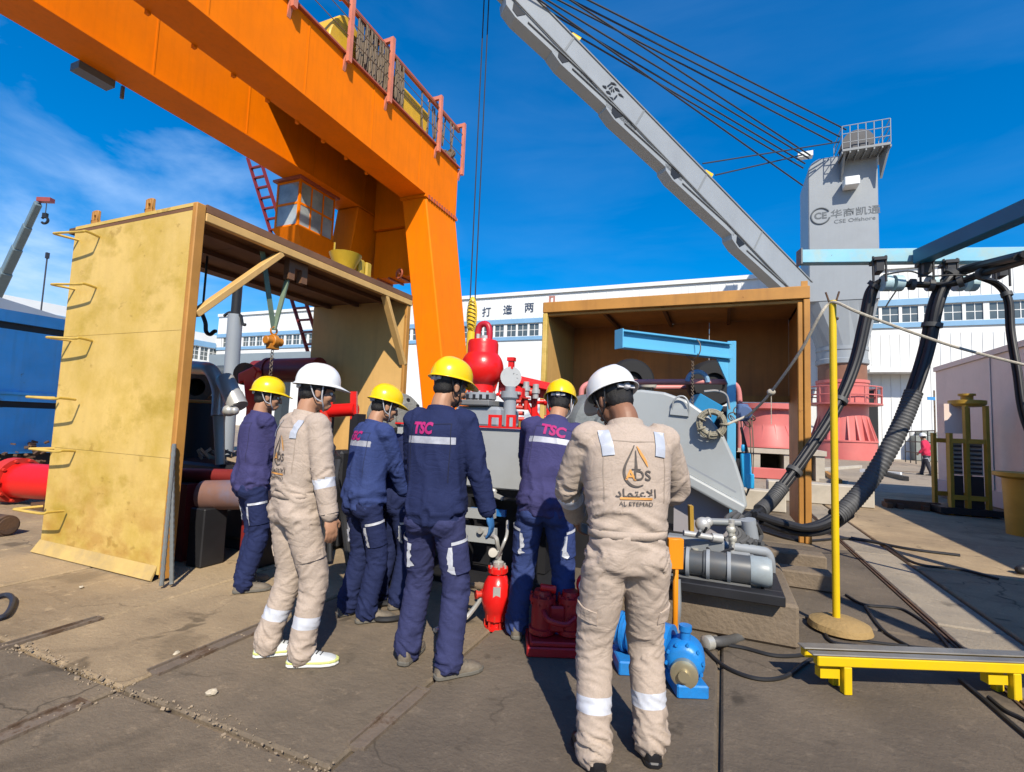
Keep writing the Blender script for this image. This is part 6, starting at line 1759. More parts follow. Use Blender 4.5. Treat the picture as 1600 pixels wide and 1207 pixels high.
def limb(mb, pts, rads, n=14):
    """rounded tapered limb through joints"""
    P = [V3(p) for p in pts]; S = spline(P, 5) if len(P) > 2 else P
    m_ = len(S); R_s = []
    for i in range(m_):
        t = i/(m_-1)*(len(rads)-1); k = min(int(t), len(rads)-2); R_s.append(rads[k]+(rads[k+1]-rads[k])*(t-k))
    mb.loft(S, R_s, n)
    mb.ell(S[0], (R_s[0]*.98,)*3, None, 12, 8); mb.ell(S[-1], (R_s[-1]*.98,)*3, None, 12, 8)
def ring_loft(mb, rings, n=28, sq=2.4):
    """rings: (centre, xdir, ydir, rx, ry) stacked into a closed body with slightly square sections"""
    vs = []; fs = []
    for c, xd, yd, rx, ry in rings:
        for k in range(n):
            a = 2*math.pi*k/n; ca, sa = math.cos(a), math.sin(a)
            x = math.copysign(abs(ca)**(2/sq), ca)*rx; y = math.copysign(abs(sa)**(2/sq), sa)*ry
            vs.append(V3(c) + xd*x + yd*y)
    m_ = len(rings)
    for i in range(m_-1):
        for k in range(n): fs.append((i*n+k, i*n+(k+1)%n, (i+1)*n+(k+1)%n, (i+1)*n+k))
    fs.append(tuple(reversed(range(n)))); fs.append(tuple((m_-1)*n+k for k in range(n)))
    mb.add(vs, fs, True)
def ik(a, b_, l1, l2, pole):
    a = V3(a); b_ = V3(b_); d = b_-a; L = d.length
    if L > (l1+l2)*.999: b_ = a + d*((l1+l2)*.999/L); d = b_-a; L = d.length
    d.normalize(); x = (l1*l1-l2*l2+L*L)/(2*L); h = math.sqrt(max(0, l1*l1-x*x))
    p = V3(pole); p = (p - d*p.dot(d)).normalized()
    return a + d*x + p*h, b_

M_navy = mat('navy cotton', (.020,.028,.085), .85, 0, .12, 3, fine=.3, bump=.15, bscale=300, spec=.15, wrinkle=.15, dirt=.22, dirtc=(0.0124,0.0174,0.0527))
M_navyp = mat('faded violet navy cotton', (.055,.052,.145), .85, 0, .12, 3, fine=.3, bump=.15, bscale=300, spec=.15, wrinkle=.15, dirt=.22, dirtc=(0.0341,0.0322,0.0899))
M_navyb = mat('mid blue cotton', (.040,.062,.185), .85, 0, .12, 3, fine=.3, bump=.15, bscale=300, spec=.15, wrinkle=.15, dirt=.22, dirtc=(0.0248,0.0384,0.1147))
M_beige = mat('beige coverall cotton', (.475,.385,.315), .85, 0, .07, 3, fine=.25, bump=.15, bscale=300, spec=.15, wrinkle=.15, dirt=.22, dirtc=(0.2945,0.2387,0.1953))
M_refl = mat('silver reflective tape', (.62,.64,.70), .45, .1, .06, 20)
M_reflb = mat('blue grey reflective tape', (.47,.50,.56), .5, .1, .08, 20)
M_reflg = mat('grey reflective tape', (.40,.41,.46), .5, .1, .2, 30)
M_skin = mat('light brown skin', (.42,.22,.13), .5, 0, .08, 12, spec=.4)
M_skin2 = mat('brown skin', (.27,.13,.075), .5, 0, .08, 12, spec=.4)
M_hair = mat('black hair', (.010,.009,.009), .6, 0, .3, 60, bump=.4, bscale=300)
M_hy = mat('yellow helmet shell', (.85,.56,.005), .25, 0, .02, 2, spec=.5)
M_hw = mat('white helmet shell', (.80,.80,.78), .25, 0, .02, 2, spec=.5)
M_strap = mat('pale chin strap', (.5,.5,.52), .6)
M_boot = mat('dusty olive leather', (.15,.125,.095), .7, 0, .3, 10, dirt=.4, dirtc=(.26,.21,.15), bump=.2)
M_sole = mat('grey rubber sole', (.13,.12,.10), .8, 0, .2, 12)
M_snk = mat('white knit sneaker', (.62,.64,.64), .7, 0, .06, 30, bump=.3, bscale=250)
M_snks = mat('white foam sole', (.75,.75,.70), .6)
M_lime = mat('pale lime foam', (.62,.66,.22), .6)
M_eye = mat('eye white', (.7,.68,.65), .2)
M_mag = mat('magenta print', (.40,.012,.14), .7)
M_logo = mat('charcoal print', (.085,.07,.06), .7)
M_logo2 = mat('amber print', (.62,.29,.07), .7)
M_bshoe = mat('black leather', (.012,.012,.014), .35)
M_glove = mat('blue glove', (.03,.14,.34), .7)

SEAM = {'navy cotton': (.008,.011,.035), 'faded violet navy cotton': (.026,.024,.07), 'mid blue cotton': (.018,.028,.085), 'beige coverall cotton': (.35,.28,.225)}
def person(label, loc, head_to, H=1.72, look=(0,0), lean=0.05, side=0.0, feet=None, hands=None, jacket=M_navy, trouser=None, skin=M_skin,
           helmet=M_hy, shoe='boot', bands=(), fat=1.0, seed=1, coverall=False, glove=None, twist=0.0, hat_tilt=0.0, helm=True, vox=0.010, print_=None, hips=None, elbow=None, gait=0):
    """one figure: local x right, y forward, z up, turned so y runs along head_to (world xy)"""
    s = H/1.72
    f = V3((head_to[0], head_to[1], 0)).normalized(); r = V3((f.y, -f.x, 0))
    RM = Matrix((r, f, V3((0,0,1)))).transposed()
    L0 = V3((loc[0], loc[1], 0))
    W = lambda p: L0 + RM @ (V3(p)*s)
    X, Y, Z = V3((1,0,0)), V3((0,1,0)), V3((0,0,1))
    feet = feet or [(0.11, 0, 0), (-0.11, 0, 0)]
    hp = V3(hips) if hips else V3(((feet[0][0]+feet[1][0])/2, (feet[0][1]+feet[1][1])/2, .895))
    # spine
    def up(k): return V3((math.sin(side*k), math.sin(lean*k), math.cos(lean*k)*math.cos(side*k))).normalized()
    s0 = hp; s1 = s0 + up(.7)*.20; s2 = s1 + up(1.1)*.20; s3 = s2 + up(1.3)*.155
    ct, st_ = math.cos(twist), math.sin(twist)
    def frame(u, tw):
        xd = V3((math.cos(tw), math.sin(tw), 0)); xd = (xd - u*xd.dot(u)).normalized(); return xd, u.cross(xd).normalized()
    xs_, ys_ = frame(up(1.3), twist)
    xh, yh = frame(up(.3), 0)
    nb = s3
    shR = s3 - up(1.3)*.045 + xs_*.178*fat; shL = s3 - up(1.3)*.045 - xs_*.178*fat
    hipR = hp + xh*.088*fat - Z*.02; hipL = hp - xh*.088*fat - Z*.02
    an = []; kn = []
    for i, (fx_, fy_, yw) in enumerate(feet):
        hj = (hipR, hipL)[i]; ank = V3((fx_, fy_ , .085)); d = V3((-math.sin(yw), math.cos(yw), 0))
        ank = ank - d*.0
        k_, a_ = ik(hj, ank, .407, .397, Y*1.0 + X*(.12 if i == 0 else -.12) + d*.5)
        kn.append(k_); an.append(ank)
    hands = hands or [V3((.30,.05,.80)), V3((-.30,.05,.80))]
    el = []; wr = []
    for i in range(2):
        sh = (shR, shL)[i]; pole = V3((.35 if i == 0 else -.35, -1, -.3))
        if elbow and elbow[i]: pole = V3(elbow[i])
        e_, w_ = ik(sh, V3(hands[i]), .285, .255, pole); el.append(e_); wr.append(w_)
    # head frame
    yaw, pit = look
    hf = V3((math.sin(yaw)*math.cos(pit), math.cos(yaw)*math.cos(pit), math.sin(pit)))
    hf = Matrix.Rotation(0, 3, 'X') @ hf
    hx = hf.cross(Z).normalized(); hz = hx.cross(hf).normalized()
    hc = nb + up(1.2)*.10 + hf*(.035 + .05*max(0,-math.sin(pit))) + hz*.075
    HM = Matrix((hx, hf, hz)).transposed()
    Hd = lambda p: hc + HM @ V3(p)
    # ---- body (one continuous figure)
    mb = MB()
    def E(c, r_, h=True): mb.ell(Hd(c), r_, HM, 16, 12)
    E((0,-.012,.022), (.074,.094,.092)); E((0,.028,-.045), (.058,.062,.078)); E((0,.062,-.098), (.030,.028,.024)); E((0,.02,-.085), (.050,.05,.03))
    E((0,.099,-.030), (.011,.018,.028)); E((0,.110,-.046), (.014,.014,.012)); E((0,.080,.012), (.050,.016,.012)); E((0,.090,-.076), (.023,.012,.007)); E((0,.089,-.088), (.020,.011,.008))
    for q in (-1, 1):
        E((q*.034,.066,-.036), (.024,.024,.026)); E((q*.077,-.004,-.022), (.010,.020,.033)); E((q*.082,-.012,-.012), (.008,.014,.016))
    limb(mb, [nb - up(1.2)*.05, nb + up(1.2)*.05, Hd((0,-.020,-.05))], [.068,.058,.055])
    ring_loft(mb, [(s0-Z*.07,xh,yh,.13*fat,.095),(s0+Z*.05,xh,yh,.145*fat,.10),(s1,xh,yh,.135*fat,.095),(s2,xs_,ys_,.155*fat,.105),(s3-up(1.3)*.06,xs_,ys_,.13*fat,.08),(s3,xs_,ys_,.06,.055)])
    for i in range(2):
        sh, hj = (shR, shL)[i], (hipR, hipL)[i]
        limb(mb, [sh-xs_*(.02 if i == 0 else -.02), el[i], wr[i]], [.046,.042,.030]); limb(mb, [hj, kn[i], an[i]], [.082,.058,.042])
        d = V3((-math.sin(feet[i][2]), math.cos(feet[i][2]), 0)); limb(mb, [an[i]-Z*.04, an[i]+d*.10-Z*.058], [.030,.017])
        # hand
        fd = (wr[i]-el[i]).normalized(); sx_ = 1 if i == 0 else -1
        pn = X*(-sx_) ; pn = (pn - fd*pn.dot(fd)); 
        if pn.length < .2: pn = Y*1.0 - fd*fd.y
        pn.normalize(); sd2 = fd.cross(pn).normalized()
        if sd2.dot(Y) < 0: sd2 = -sd2            # thumb side points forward
        HR = Matrix((sd2, fd, pn)).transposed()
        mb.ell(wr[i]+fd*.052, (.041,.052,.017), HR, 14, 10)
        for j in range(4):
            b0 = wr[i]+fd*.085+sd2*(.030-.020*j); ln = (.040,.045,.042,.033)[j]; dd = fd.copy(); pp_ = [b0]
            for c_ in range(3):
                dd = (dd + pn*.42).normalized(); b0 = b0 + dd*ln*(1-.22*c_)*.85; pp_.append(b0)
            limb(mb, pp_, [.0095,.009,.0085,.0075], 8)
        t0 = wr[i]+fd*.025+sd2*.030; t1 = t0+(sd2*.6+fd*.6+pn*.25).normalized()*.042; t2 = t1+(fd*.8+pn*.5+sd2*.1).normalized()*.032
        limb(mb, [t0,t1,t2], [.013,.0105,.0085], 8)
    bme = remeshed(mb, .0065, 3, .5)
    root = thing('person', label, 'person', L0)
    def emit(name, me, mats, parent=root, smooth=True):
        co, _ = mesh_np(me)
        w_ = (co*s) @ np.array(RM).T
        me.vertices.foreach_set('co', w_.astype(np.float32).ravel()); 
        for m_ in (mats if isinstance(mats, (list,tuple)) else [mats]): me.materials.append(m_)
        if smooth: me.polygons.foreach_set('use_smooth', [True]*len(me.polygons))
        me.update(); o = bpy.data.objects.new(name, me); col.objects.link(o); o.parent = parent; me.name = name
        return o
    def emb(name, mbx, mats, parent=root, bevel=0):
        mbx.v = [tuple(W(v)) for v in mbx.v]; return mbx.build(name, mats, parent, bevel=bevel)
    if glove:
        co, _ = mesh_np(bme); wr0 = np.array(wr[0]); ids = np.empty(len(bme.polygons)*3)
        bme.polygons.foreach_get('center', ids); ids = ids.reshape(-1,3)
        fdv = np.array((wr[0]-el[0]).normalized())
        sel = (((ids-wr0)@fdv) > -.01) & (np.linalg.norm(ids-wr0, axis=1) < .24)
        bme.polygons.foreach_set('material_index', sel.astype(np.int32))
    body = emit('body', bme, [skin, glove] if glove else skin)
    for q in (-1, 1):
        m_ = MB(); m_.ell(Hd((q*.031,.079,-.010)), (.0125,.012,.011), HM, 10, 8); emb('eye', m_, M_eye)
        m_ = MB(); m_.ell(Hd((q*.031,.0895,-.010)), (.0052,.003,.0052), HM, 8, 6); emb('iris', m_, M_black)
        m_ = MB(); m_.tube([Hd((q*.014,.094,.012)),Hd((q*.032,.094,.019)),Hd((q*.05,.082,.012))], .0045, 6, sub=3); emb('eyebrow', m_, M_hair)
    m_ = MB(); m_.ell(Hd((0,-.022,.022)), (.081,.094,.098), HM); m_.ell(Hd((0,-.050,-.036)), (.066,.056,.052), HM); 
    for q in (-1,1): m_.ell(Hd((q*.069,.018,-.005)), (.012,.018,.04), HM, 10, 8)
    hm = remeshed(m_, .009, 3, .5); co, nn_ = mesh_np(hm); co = co + nn_*(gradn(co*90, seed)[:,None]*.005); hm.vertices.foreach_set('co', co.astype(np.float32).ravel()); emit('hair', hm, M_hair)
    # ---- helmet
    if helm:
        HT = HM @ Matrix.Rotation(hat_tilt, 3, 'X')
        HB = lambda p: hc + HT @ (V3(p) + V3((0,-.004,.038)))
        m_ = MB(); n_ = 40; rows = 12; vs = []; fs = []
        for i in range(rows+3):
            for k in range(n_):
                a = 2*math.pi*k/n_; ca, sa = math.cos(a), math.sin(a)   # sa = forward
                if i <= rows:
                    ph = math.pi/2*(i/rows); rr_ = math.sin(ph)**.92; z = .128*math.cos(ph)**.85
                    x, y = .110*rr_*ca, .136*rr_*sa
                    z += .006*math.exp(-(x/.016)**2)*(1 if i < rows-2 else 0)*(1 if sa > -.6 or i < 6 else .4)
                else:
                    j = i-rows; fl_ = .007*j; pk = max(0, sa)**5*.028*j
                    x, y, z = (.110+fl_)*ca, (.136+fl_)*sa + pk, -.006*j - .010*j*max(0, sa)**4
                vs.append(HB((x, y, z)))
        for i in range(rows+2):
            for k in range(n_): fs.append((i*n_+k, (i+1)*n_+k, (i+1)*n_+(k+1)%n_, i*n_+(k+1)%n_))
        m_.add(vs, fs, True); ho = emb('helmet', m_, helmet)
        so = ho.modifiers.new('thickness', 'SOLIDIFY'); so.thickness = .004; so.offset = -1
        m_ = MB(); n_ = 30
        for a0_, a1_ in ((0, n_),):
            vs = []
            for k in range(n_+1):
                a = 2*math.pi*k/n_; vs += [HB((.088*math.cos(a), .112*math.sin(a), .004)), HB((.084*math.cos(a), .106*math.sin(a)-.003, -.030))]
            m_.add(vs, [(2*k, 2*k+1, 2*k+3, 2*k+2) for k in range(n_)], True)
        m_.lathe(HB((0,-.112,-.022)), HT@V3((0,-1,0)), [(.001,.012),(.014,.012),(.018,.006),(.018,-.006)], 14, 1); m_.box(HB((0.034,-.108,-.022)), (.03,.01,.018), HT, 1); m_.box(HB((-.034,-.108,-.022)), (.03,.01,.018), HT, 1)
        emb('headband', m_, [M_black, M_strap], ho)
        m_ = MB()
        for q in (-1, 1):
            m_.tube([HB((q*.095,.02,.0)), Hd((q*.083,.022,-.045)), Hd((q*.055,.045,-.095)), Hd((0,.06,-.124))], .0045, 6, sub=5)
            m_.tube([HB((q*.088,-.06,.0)), Hd((q*.083,-.02,-.05)), Hd((q*.072,.025,-.07))], .004, 6, sub=5)
        emb('chin_strap', m_, M_strap if seed % 2 else M_black, ho)
        if print_ == 'ads':
            m_ = MB(); c = HB((.01,-.06,.112)); m_.tube([c+HT@V3((-.016,.0,-.004)), c+HT@V3((0,.012,.006)), c+HT@V3((.016,.0,-.004))], .003, 5, sub=3); m_.tube([c+HT@V3((-.02,-.01,-.008)), c+HT@V3((0.02,-.012,-.008))], .003, 5, 1, sub=1)
            emb('helmet_mark', m_, [M_logo, M_logo2], ho)
    # ---- clothes
    trouser = trouser or jacket
    def trouser_parts(mb):
        ring_loft(mb, [(hp-Z*.085,xh,yh,.150*fat,.105),(hp-Z*.02,xh,yh,.170*fat,.120),(hp+Z*.05,xh,yh,(.172 if coverall else .145)*fat,.122 if coverall else .10),(hp+Z*.12,xh,yh,(.158 if coverall else .13)*fat,.115 if coverall else .085)])
        zs = .02 if coverall else .075
        for q in (-1, 1): mb.ell(hp - Z*zs - yh*.045 + xh*.072*q, (.092,.083,.095 if coverall else .08))
        for i in range(2):
            hj = (hipR, hipL)[i]; mid1 = (hj+kn[i])/2; mid2 = (kn[i]+an[i])/2
            ft = an[i] - Z*.014
            limb(mb, [hj - Z*.02, mid1, kn[i], mid2, an[i]+Z*.045, ft], [.103*fat,.095*fat,.080,.077,.073,.077], 18)
    def jacket_parts(mb, hem):
        u = up(1.3)
        rings = []
        if hem:
            rings += [(s0-Z*.085,xh,yh,.180*fat,.134),(s0-Z*.035,xh,yh,.184*fat,.136),(s0-Z*.02,xh,yh,.196*fat,.146),(s0+Z*.05,xh,yh,.196*fat,.143)]
        else:
            rings += [(s0+Z*.06,xh,yh,.166*fat,.118)]
        rings += [(s1-up(.7)*.06,xh,yh,.180*fat if hem else .168*fat,.130),(s1+up(1)*.04,xh,yh,.186*fat,.132),(s2-up(1.1)*.04,xs_,ys_,.196*fat,.135),(s2+u*.05,xs_,ys_,.200*fat,.130),(s3-u*.055,xs_,ys_,.185*fat,.108),(s3-u*.015,xs_,ys_,.125*fat,.088),(s3+u*.012,xs_,ys_,.085,.075)]
        ring_loft(mb, rings)
        for i in range(2):
            sh = (shR, shL)[i]; q = 1 if i == 0 else -1
            cf = wr[i]-(wr[i]-el[i]).normalized()*.012
            limb(mb, [sh - xs_*q*.03 - u*.005, sh+(el[i]-sh)*.3, el[i], (el[i]+cf)/2, cf], [.076,.073,.064,.060,.050], 18); mb.ell(sh - u*.012, (.073,.073,.071), None, 14, 10)
    bones = [('torso', s0-Z*.1, s3), ('head', s3, hc)]
    for i in range(2):
        bones += [('uarm', (shR, shL)[i], el[i]), ('farm', el[i], wr[i]), ('thigh', (hipR, hipL)[i], kn[i]), ('shin', kn[i], an[i])]
    def nearest(co):
        D = []; T = []
        for nm, a, b_ in bones:
            A = np.array(a); B = np.array(b_); d = B-A; L2 = d@d
            t = np.clip(((co-A)@d)/L2, 0, 1); q = A + t[:,None]*d
            rr_ = {'torso': .16, 'head': .1, 'uarm': .07, 'farm': .06, 'thigh': .1, 'shin': .08}[nm]
            dist = np.linalg.norm(co-q, axis=1)
            if nm == 'torso':
                rel = co-q; dist = np.sqrt((rel@np.array(xs_)/1.45)**2 + (rel@np.array(ys_))**2 + (rel@np.array(up(1)))**2)
                dist = dist - .125
            else: dist = dist - rr_
            D.append(dist); T.append(t)
        D = np.array(D); i = D.argmin(0)
        return i, np.array(T)[i, np.arange(len(co))]
    def folds(me, amp=1.0, drape=False):
        co, no = mesh_np(me)
        bi, t = nearest(co)
        disp = np.zeros(len(co))
        for k, (nm, a, b_) in enumerate(bones):
            sel = bi == k
            if not sel.any(): continue
            A = np.array(a); B = np.array(b_); d = (B-A); L = np.linalg.norm(d); d /= L
            P_ = co[sel]; ax_c = (P_-A)@d; rel = P_ - A - ax_c[:,None]*d
            tt = t[sel]
            e1 = np.array((V3(d).orthogonal()).normalized()); e2 = np.cross(d, e1)
            x1 = rel@e1; x2 = rel@e2
            if nm == 'torso':
                if drape:
                    q = np.stack([P_[:,0]*11, P_[:,1]*8, P_[:,2]*2.6 + P_[:,0]*2], 1); am = .013*(1-.62*np.clip((tt-.45)/.25, 0, 1)); am = am + .007*np.exp(-((tt-.12)/.1)**2)
                    nz_ = gradn(q, seed) + .5*gradn(np.stack([P_[:,0]*7, P_[:,1]*7, P_[:,2]*16], 1), seed+3)*np.exp(-((tt-.15)/.18)**2)
                else:
                    q = np.stack([P_[:,0]*5+P_[:,2]*3, P_[:,1]*5, P_[:,2]*17+np.abs(P_[:,0])*6], 1); am = .006+.010*np.exp(-((tt-.34)/.12)**2); am = am*(1-.75*np.clip((tt-.5)/.12,0,1)*np.clip((.93-tt)/.1,0,1))
                    nz_ = gradn(q, seed) + .4*gradn(q*2.1, seed+1)
            elif nm in ('thigh', 'shin'):
                wv = gradn(np.stack([ax_c*5, x1*5, x2*5], 1), seed+k+9)
                q = np.stack([ax_c*(19 if nm == 'thigh' else 24) + (x1*10 + x2*7)*(1 if k % 2 else -1) + wv*1.6, x1*9, x2*9], 1)
                nz_ = gradn(q, seed+k) + .35*gradn(q*np.array([1.9,1.5,1.5]), seed+k+5)
                if nm == 'thigh': am = .0035 + .009*np.exp(-((tt-.02)/.2)**2) + .007*np.exp(-((tt-1)/.25)**2)
                else: am = .0045 + .006*np.exp(-(tt/.25)**2) + .012*np.exp(-((tt-.93)/.16)**2)
            elif nm in ('uarm', 'farm'):
                wv = gradn(np.stack([ax_c*6, x1*6, x2*6], 1), seed+k+9)
                q = np.stack([ax_c*19 + (x1*13+x2*8)*(1 if k % 2 else -1) + wv*1.6, x1*11, x2*11], 1)
                nz_ = gradn(q, seed+k) + .35*gradn(q*1.9, seed+k+5)
                am = (.0030+.008*np.exp(-((tt-1)/.22)**2)+.003*np.exp(-(tt/.2)**2)) if nm == 'uarm' else (.0035+.007*np.exp(-(tt/.3)**2)+.006*np.exp(-((tt-.92)/.13)**2))
            else:
                continue
            rg = np.clip(1-np.abs(nz_)*3.2, 0, 1)**1.5          # narrow creased ridges over soft hollows
            disp[sel] = am*(.9*nz_ + 1.0*(rg-.35))
        co = co + no*(disp*amp)[:,None]
        me.vertices.foreach_set('co', co.astype(np.float32).ravel()); me.update()
    def band(me, bone, t0, t1, mi, cond=None):
        nm, a, b_ = bones[bone]; A, B = V3(a), V3(b_); d = (B-A); 
        bm = bmesh.new(); bm.from_mesh(me)
        cs_ = np.array([tuple(f.calc_center_median()) for f in bm.faces]); bi, t = nearest(cs_)
        bm.faces.ensure_lookup_table()
        fs = [bm.faces[i] for i in np.nonzero((bi == bone) & (t > t0-.12) & (t < t1+.12))[0]]
        for tt in (t0, t1):
            geom = list(set(fs) | {e for f_ in fs for e in f_.edges} | {v for f_ in fs for v in f_.verts})
            rs = bmesh.ops.bisect_plane(bm, geom=[g_ for g_ in geom if g_.is_valid], plane_co=A+d*tt, plane_no=d.normalized(), dist=1e-5)
            fs = list({f_ for g_ in rs['geom'] if isinstance(g_, bmesh.types.BMFace) for f_ in [g_]})
        dn = d.normalized(); L = d.length
        for f_ in fs:
            c = f_.calc_center_median(); tt = (c-A).dot(dn)/L
            if t0 < tt < t1 and (cond is None or cond(c)): f_.material_index = mi
        bm.to_mesh(me); bm.free(); me.update()
    back_of = None
    if coverall:
        mb = MB(); trouser_parts(mb); jacket_parts(mb, False)
        me = remeshed(mb, vox, 5, .5); folds(me, 1.0, False)
        for bnd in bands: band(me, bnd[0], bnd[1], bnd[2], 1)
        back_of = emit('coverall', me, [jacket, M_refl])
        # stitched waistband
        m_ = MB(); 
        cpos = s0 + Z*.085
        vs = []; n_ = 36
        for zz_ in (-.018, .018):
            for k in range(n_):
                a = 2*math.pi*k/n_; ca, sa = math.cos(a), math.sin(a)
                vs.append(cpos + Z*zz_ + xh*(math.copysign(abs(ca)**(2/2.4), ca)*.168*fat) + yh*(math.copysign(abs(sa)**(2/2.4), sa)*.1215))
        m_.add(vs, [(k, (k+1)%n_, n_+(k+1)%n_, n_+k) for k in range(n_)], True)
        wb = emb('waistband', m_, jacket); so = wb.modifiers.new('thickness','SOLIDIFY'); so.thickness = .004; so.offset = 0
    else:
        mb = MB(); trouser_parts(mb); me = remeshed(mb, vox, 5, .5); folds(me, 1.0)
        for bnd in bands:
            if bones[bnd[0]][0] in ('thigh','shin'): band(me, bnd[0], bnd[1], bnd[2], 1, bnd[3] if len(bnd) > 3 else None)
        legs_ob = emit('trousers', me, [trouser, M_refl])
        mb = MB(); jacket_parts(mb, True); me = remeshed(mb, vox, 4, .5); folds(me, 1.0, True)
        for bnd in bands:
            if bones[bnd[0]][0] == 'torso': band(me, bnd[0], bnd[1], bnd[2], 1, bnd[3] if len(bnd) > 3 else (lambda c: (c-s2).dot(ys_) < -.03 and abs((c-s2).dot(xs_)) < .158*fat))
            elif bones[bnd[0]][0] in ('uarm','farm'): band(me, bnd[0], bnd[1], bnd[2], 1)
        back_of = emit('jacket', me, [jacket, M_reflg])
    # collar
    m_ = MB(); u = up(1.2); vs = []; n_ = 26
    for h_, rx, ry in ((-.028,.088,.080),(.012,.078,.072),(.046,.074,.070),(.047,.080,.077),(.004,.094,.088),(-.03,.100,.092)):
        for k in range(n_):
            a = 2*math.pi*k/n_; fr = .5+.5*math.sin(a)
            vs.append(nb + u*(h_*(1-.55*fr) - .01) + xs_*math.cos(a)*rx + ys_*(math.sin(a)*ry + .004))
    m_.add(vs, [(i*n_+k, i*n_+(k+1)%n_, (i+1)*n_+(k+1)%n_, (i+1)*n_+k) for i in range(5) for k in range(n_)], True)
    emb('collar', m_, jacket)
    # cuffs
    for i in range(2):
        d = (wr[i]-el[i]).normalized(); m_ = MB(); c = wr[i]-d*.012
        m_.lathe(c-d*.055, d, [(.047,0),(.055,.002),(.054,.052),(.040,.056)], 20); emb('cuff', m_, jacket)
    figd = dict(root=root, cloth=back_of, W=W, RM=RM, s=s, s2=s2, s3=s3, xs=xs_, ys=ys_, up=up(1.2), L0=L0)
    lower = back_of if coverall else legs_ob
    M_seam = mat('seam of ' + jacket.name, SEAM[jacket.name], .9) if jacket.name in SEAM else None
    if M_seam:
        seams = []
        for q in (-1, 1): seams.append(stroke([(q*.128*fat, -.07), (q*.135*fat, -.2), (q*.128*fat, -.40 if not coverall else -.34)], .0045))
        seams.append(stroke([(-.128*fat, -.072), (0, -.080), (.128*fat, -.072)], .0045))
        for vs_, fs_ in seams: drape(figd, vs_, fs_, 0, 0, None, 'seam', M_seam, off=.002, maxe=.014)
    for i in range(2):
        q = 1 if i == 0 else -1; hj = (hipR, hipL)[i]; dn = (kn[i]-hj).normalized(); c = hj + (kn[i]-hj)*.62
        out_ = (X - dn*X.dot(dn)).normalized()*q
        kw = dict(on=lower, org_=c, upv=-dn)
        # slightly behind the side seam
        out_ = (out_ - Y*.25).normalized()
        if not coverall:
            po_ = drape(figd, *rect(.15,.165), 0, 0, None, 'cargo_pocket', trouser, off=.010, dirv=-out_, maxe=.03, **kw); sol = po_.modifiers.new('thickness','SOLIDIFY'); sol.thickness = .010
            t_ = drape(figd, *rect(.15,.018), 0, 0, None, 'pocket_tape', M_refl, off=.013, dirv=-out_, maxe=.03, on=lower, org_=c-dn*.092, upv=-dn)
            vs_, fs_ = rect(.011,.15); vs_ = [(x-.078*q, y) for x, y in vs_]
            drape(figd, vs_, fs_, 0, 0, None, 'pocket_tape', M_refl, off=.013, dirv=-out_, maxe=.03, **kw)
        else:
            po_ = drape(figd, *rect(.16,.055), 0, 0, None, 'pocket_flap', jacket, off=.010, dirv=-out_, maxe=.03, **kw); sol = po_.modifiers.new('thickness','SOLIDIFY'); sol.thickness = .008
    # shoes
    for i in range(2):
        yw = feet[i][2]; d = V3((-math.sin(yw), math.cos(yw), 0)); sx_ = V3((d.y, -d.x, 0)); base = V3((an[i].x, an[i].y, 0)) - d*.075
        m_ = MB(); rings = []
        for y_, wd, h_ in ((0,.022,.055),(.012,.034,.085),(.05,.040,.105),(.10,.041,.10),(.14,.044,.078),(.19,.049,.062),(.235,.046,.052),(.262,.034,.042),(.278,.014,.028)):
            vs = []
            for k in range(14):
                a = math.pi*k/13; ca, sa = math.cos(a), math.sin(a)
                vs.append(base + d*y_ + sx_*(wd*math.copysign(abs(ca)**.75, ca)) + Z*(.024 + (h_-.024)*abs(sa)**.7))
            rings.append(vs)
        allv = [v for rr_ in rings for v in rr_]; fs = []
        for a in range(len(rings)-1):
            for k in range(13): fs.append((a*14+k, a*14+k+1, (a+1)*14+k+1, (a+1)*14+k))
            fs.append((a*14+13, a*14, (a+1)*14, (a+1)*14+13))
        fs.append(tuple(reversed(range(14)))); fs.append(tuple((len(rings)-1)*14+k for k in range(14)))
        m_.add(allv, fs, True)
        if shoe == 'boot': m_.loft([an[i]-Z*.02-d*.015, an[i]+Z*.05-d*.02], [.046,.048], 16)
        so_ = emb({'boot':'boot','sneaker':'sneaker','black':'shoe'}[shoe], m_, {'boot': M_boot, 'sneaker': M_snk, 'black': M_bshoe}[shoe])
        m_ = MB(); ol = []
        for y_, wd in ((-.006,.02),(.01,.036),(.06,.043),(.12,.043),(.19,.052),(.24,.048),(.27,.034),(.286,.012)): ol.append((y_, wd))
        poly = [base + d*y_ + sx_*wd + Z*.001 for y_, wd in ol] + [base + d*y_ - sx_*wd + Z*.001 for y_, wd in reversed(ol)]
        m_.prism(poly, Z*(.026 if shoe != 'sneaker' else .018)); emb('sole', m_, {'boot': M_sole, 'sneaker': M_snks, 'black': M_bshoe}[shoe], so_, bevel=.006)
        if shoe == 'sneaker':
            m_ = MB(); m_.prism([p_+Z*.0182 for p_ in poly], Z*.016); emb('midsole', m_, M_lime, so_, bevel=.004)
        m_ = MB()
        for k in range(4):
            yq = .115+.022*k; hq = .096-.0085*k*1.1
            m_.cyl(base+d*yq+sx_*.024+Z*(hq-.006), base+d*(yq+.01)-sx_*.024+Z*(hq-.006), .0035, n=6)
        emb('laces', m_, M_black if shoe != 'boot' else M_sole, so_)
    return figd

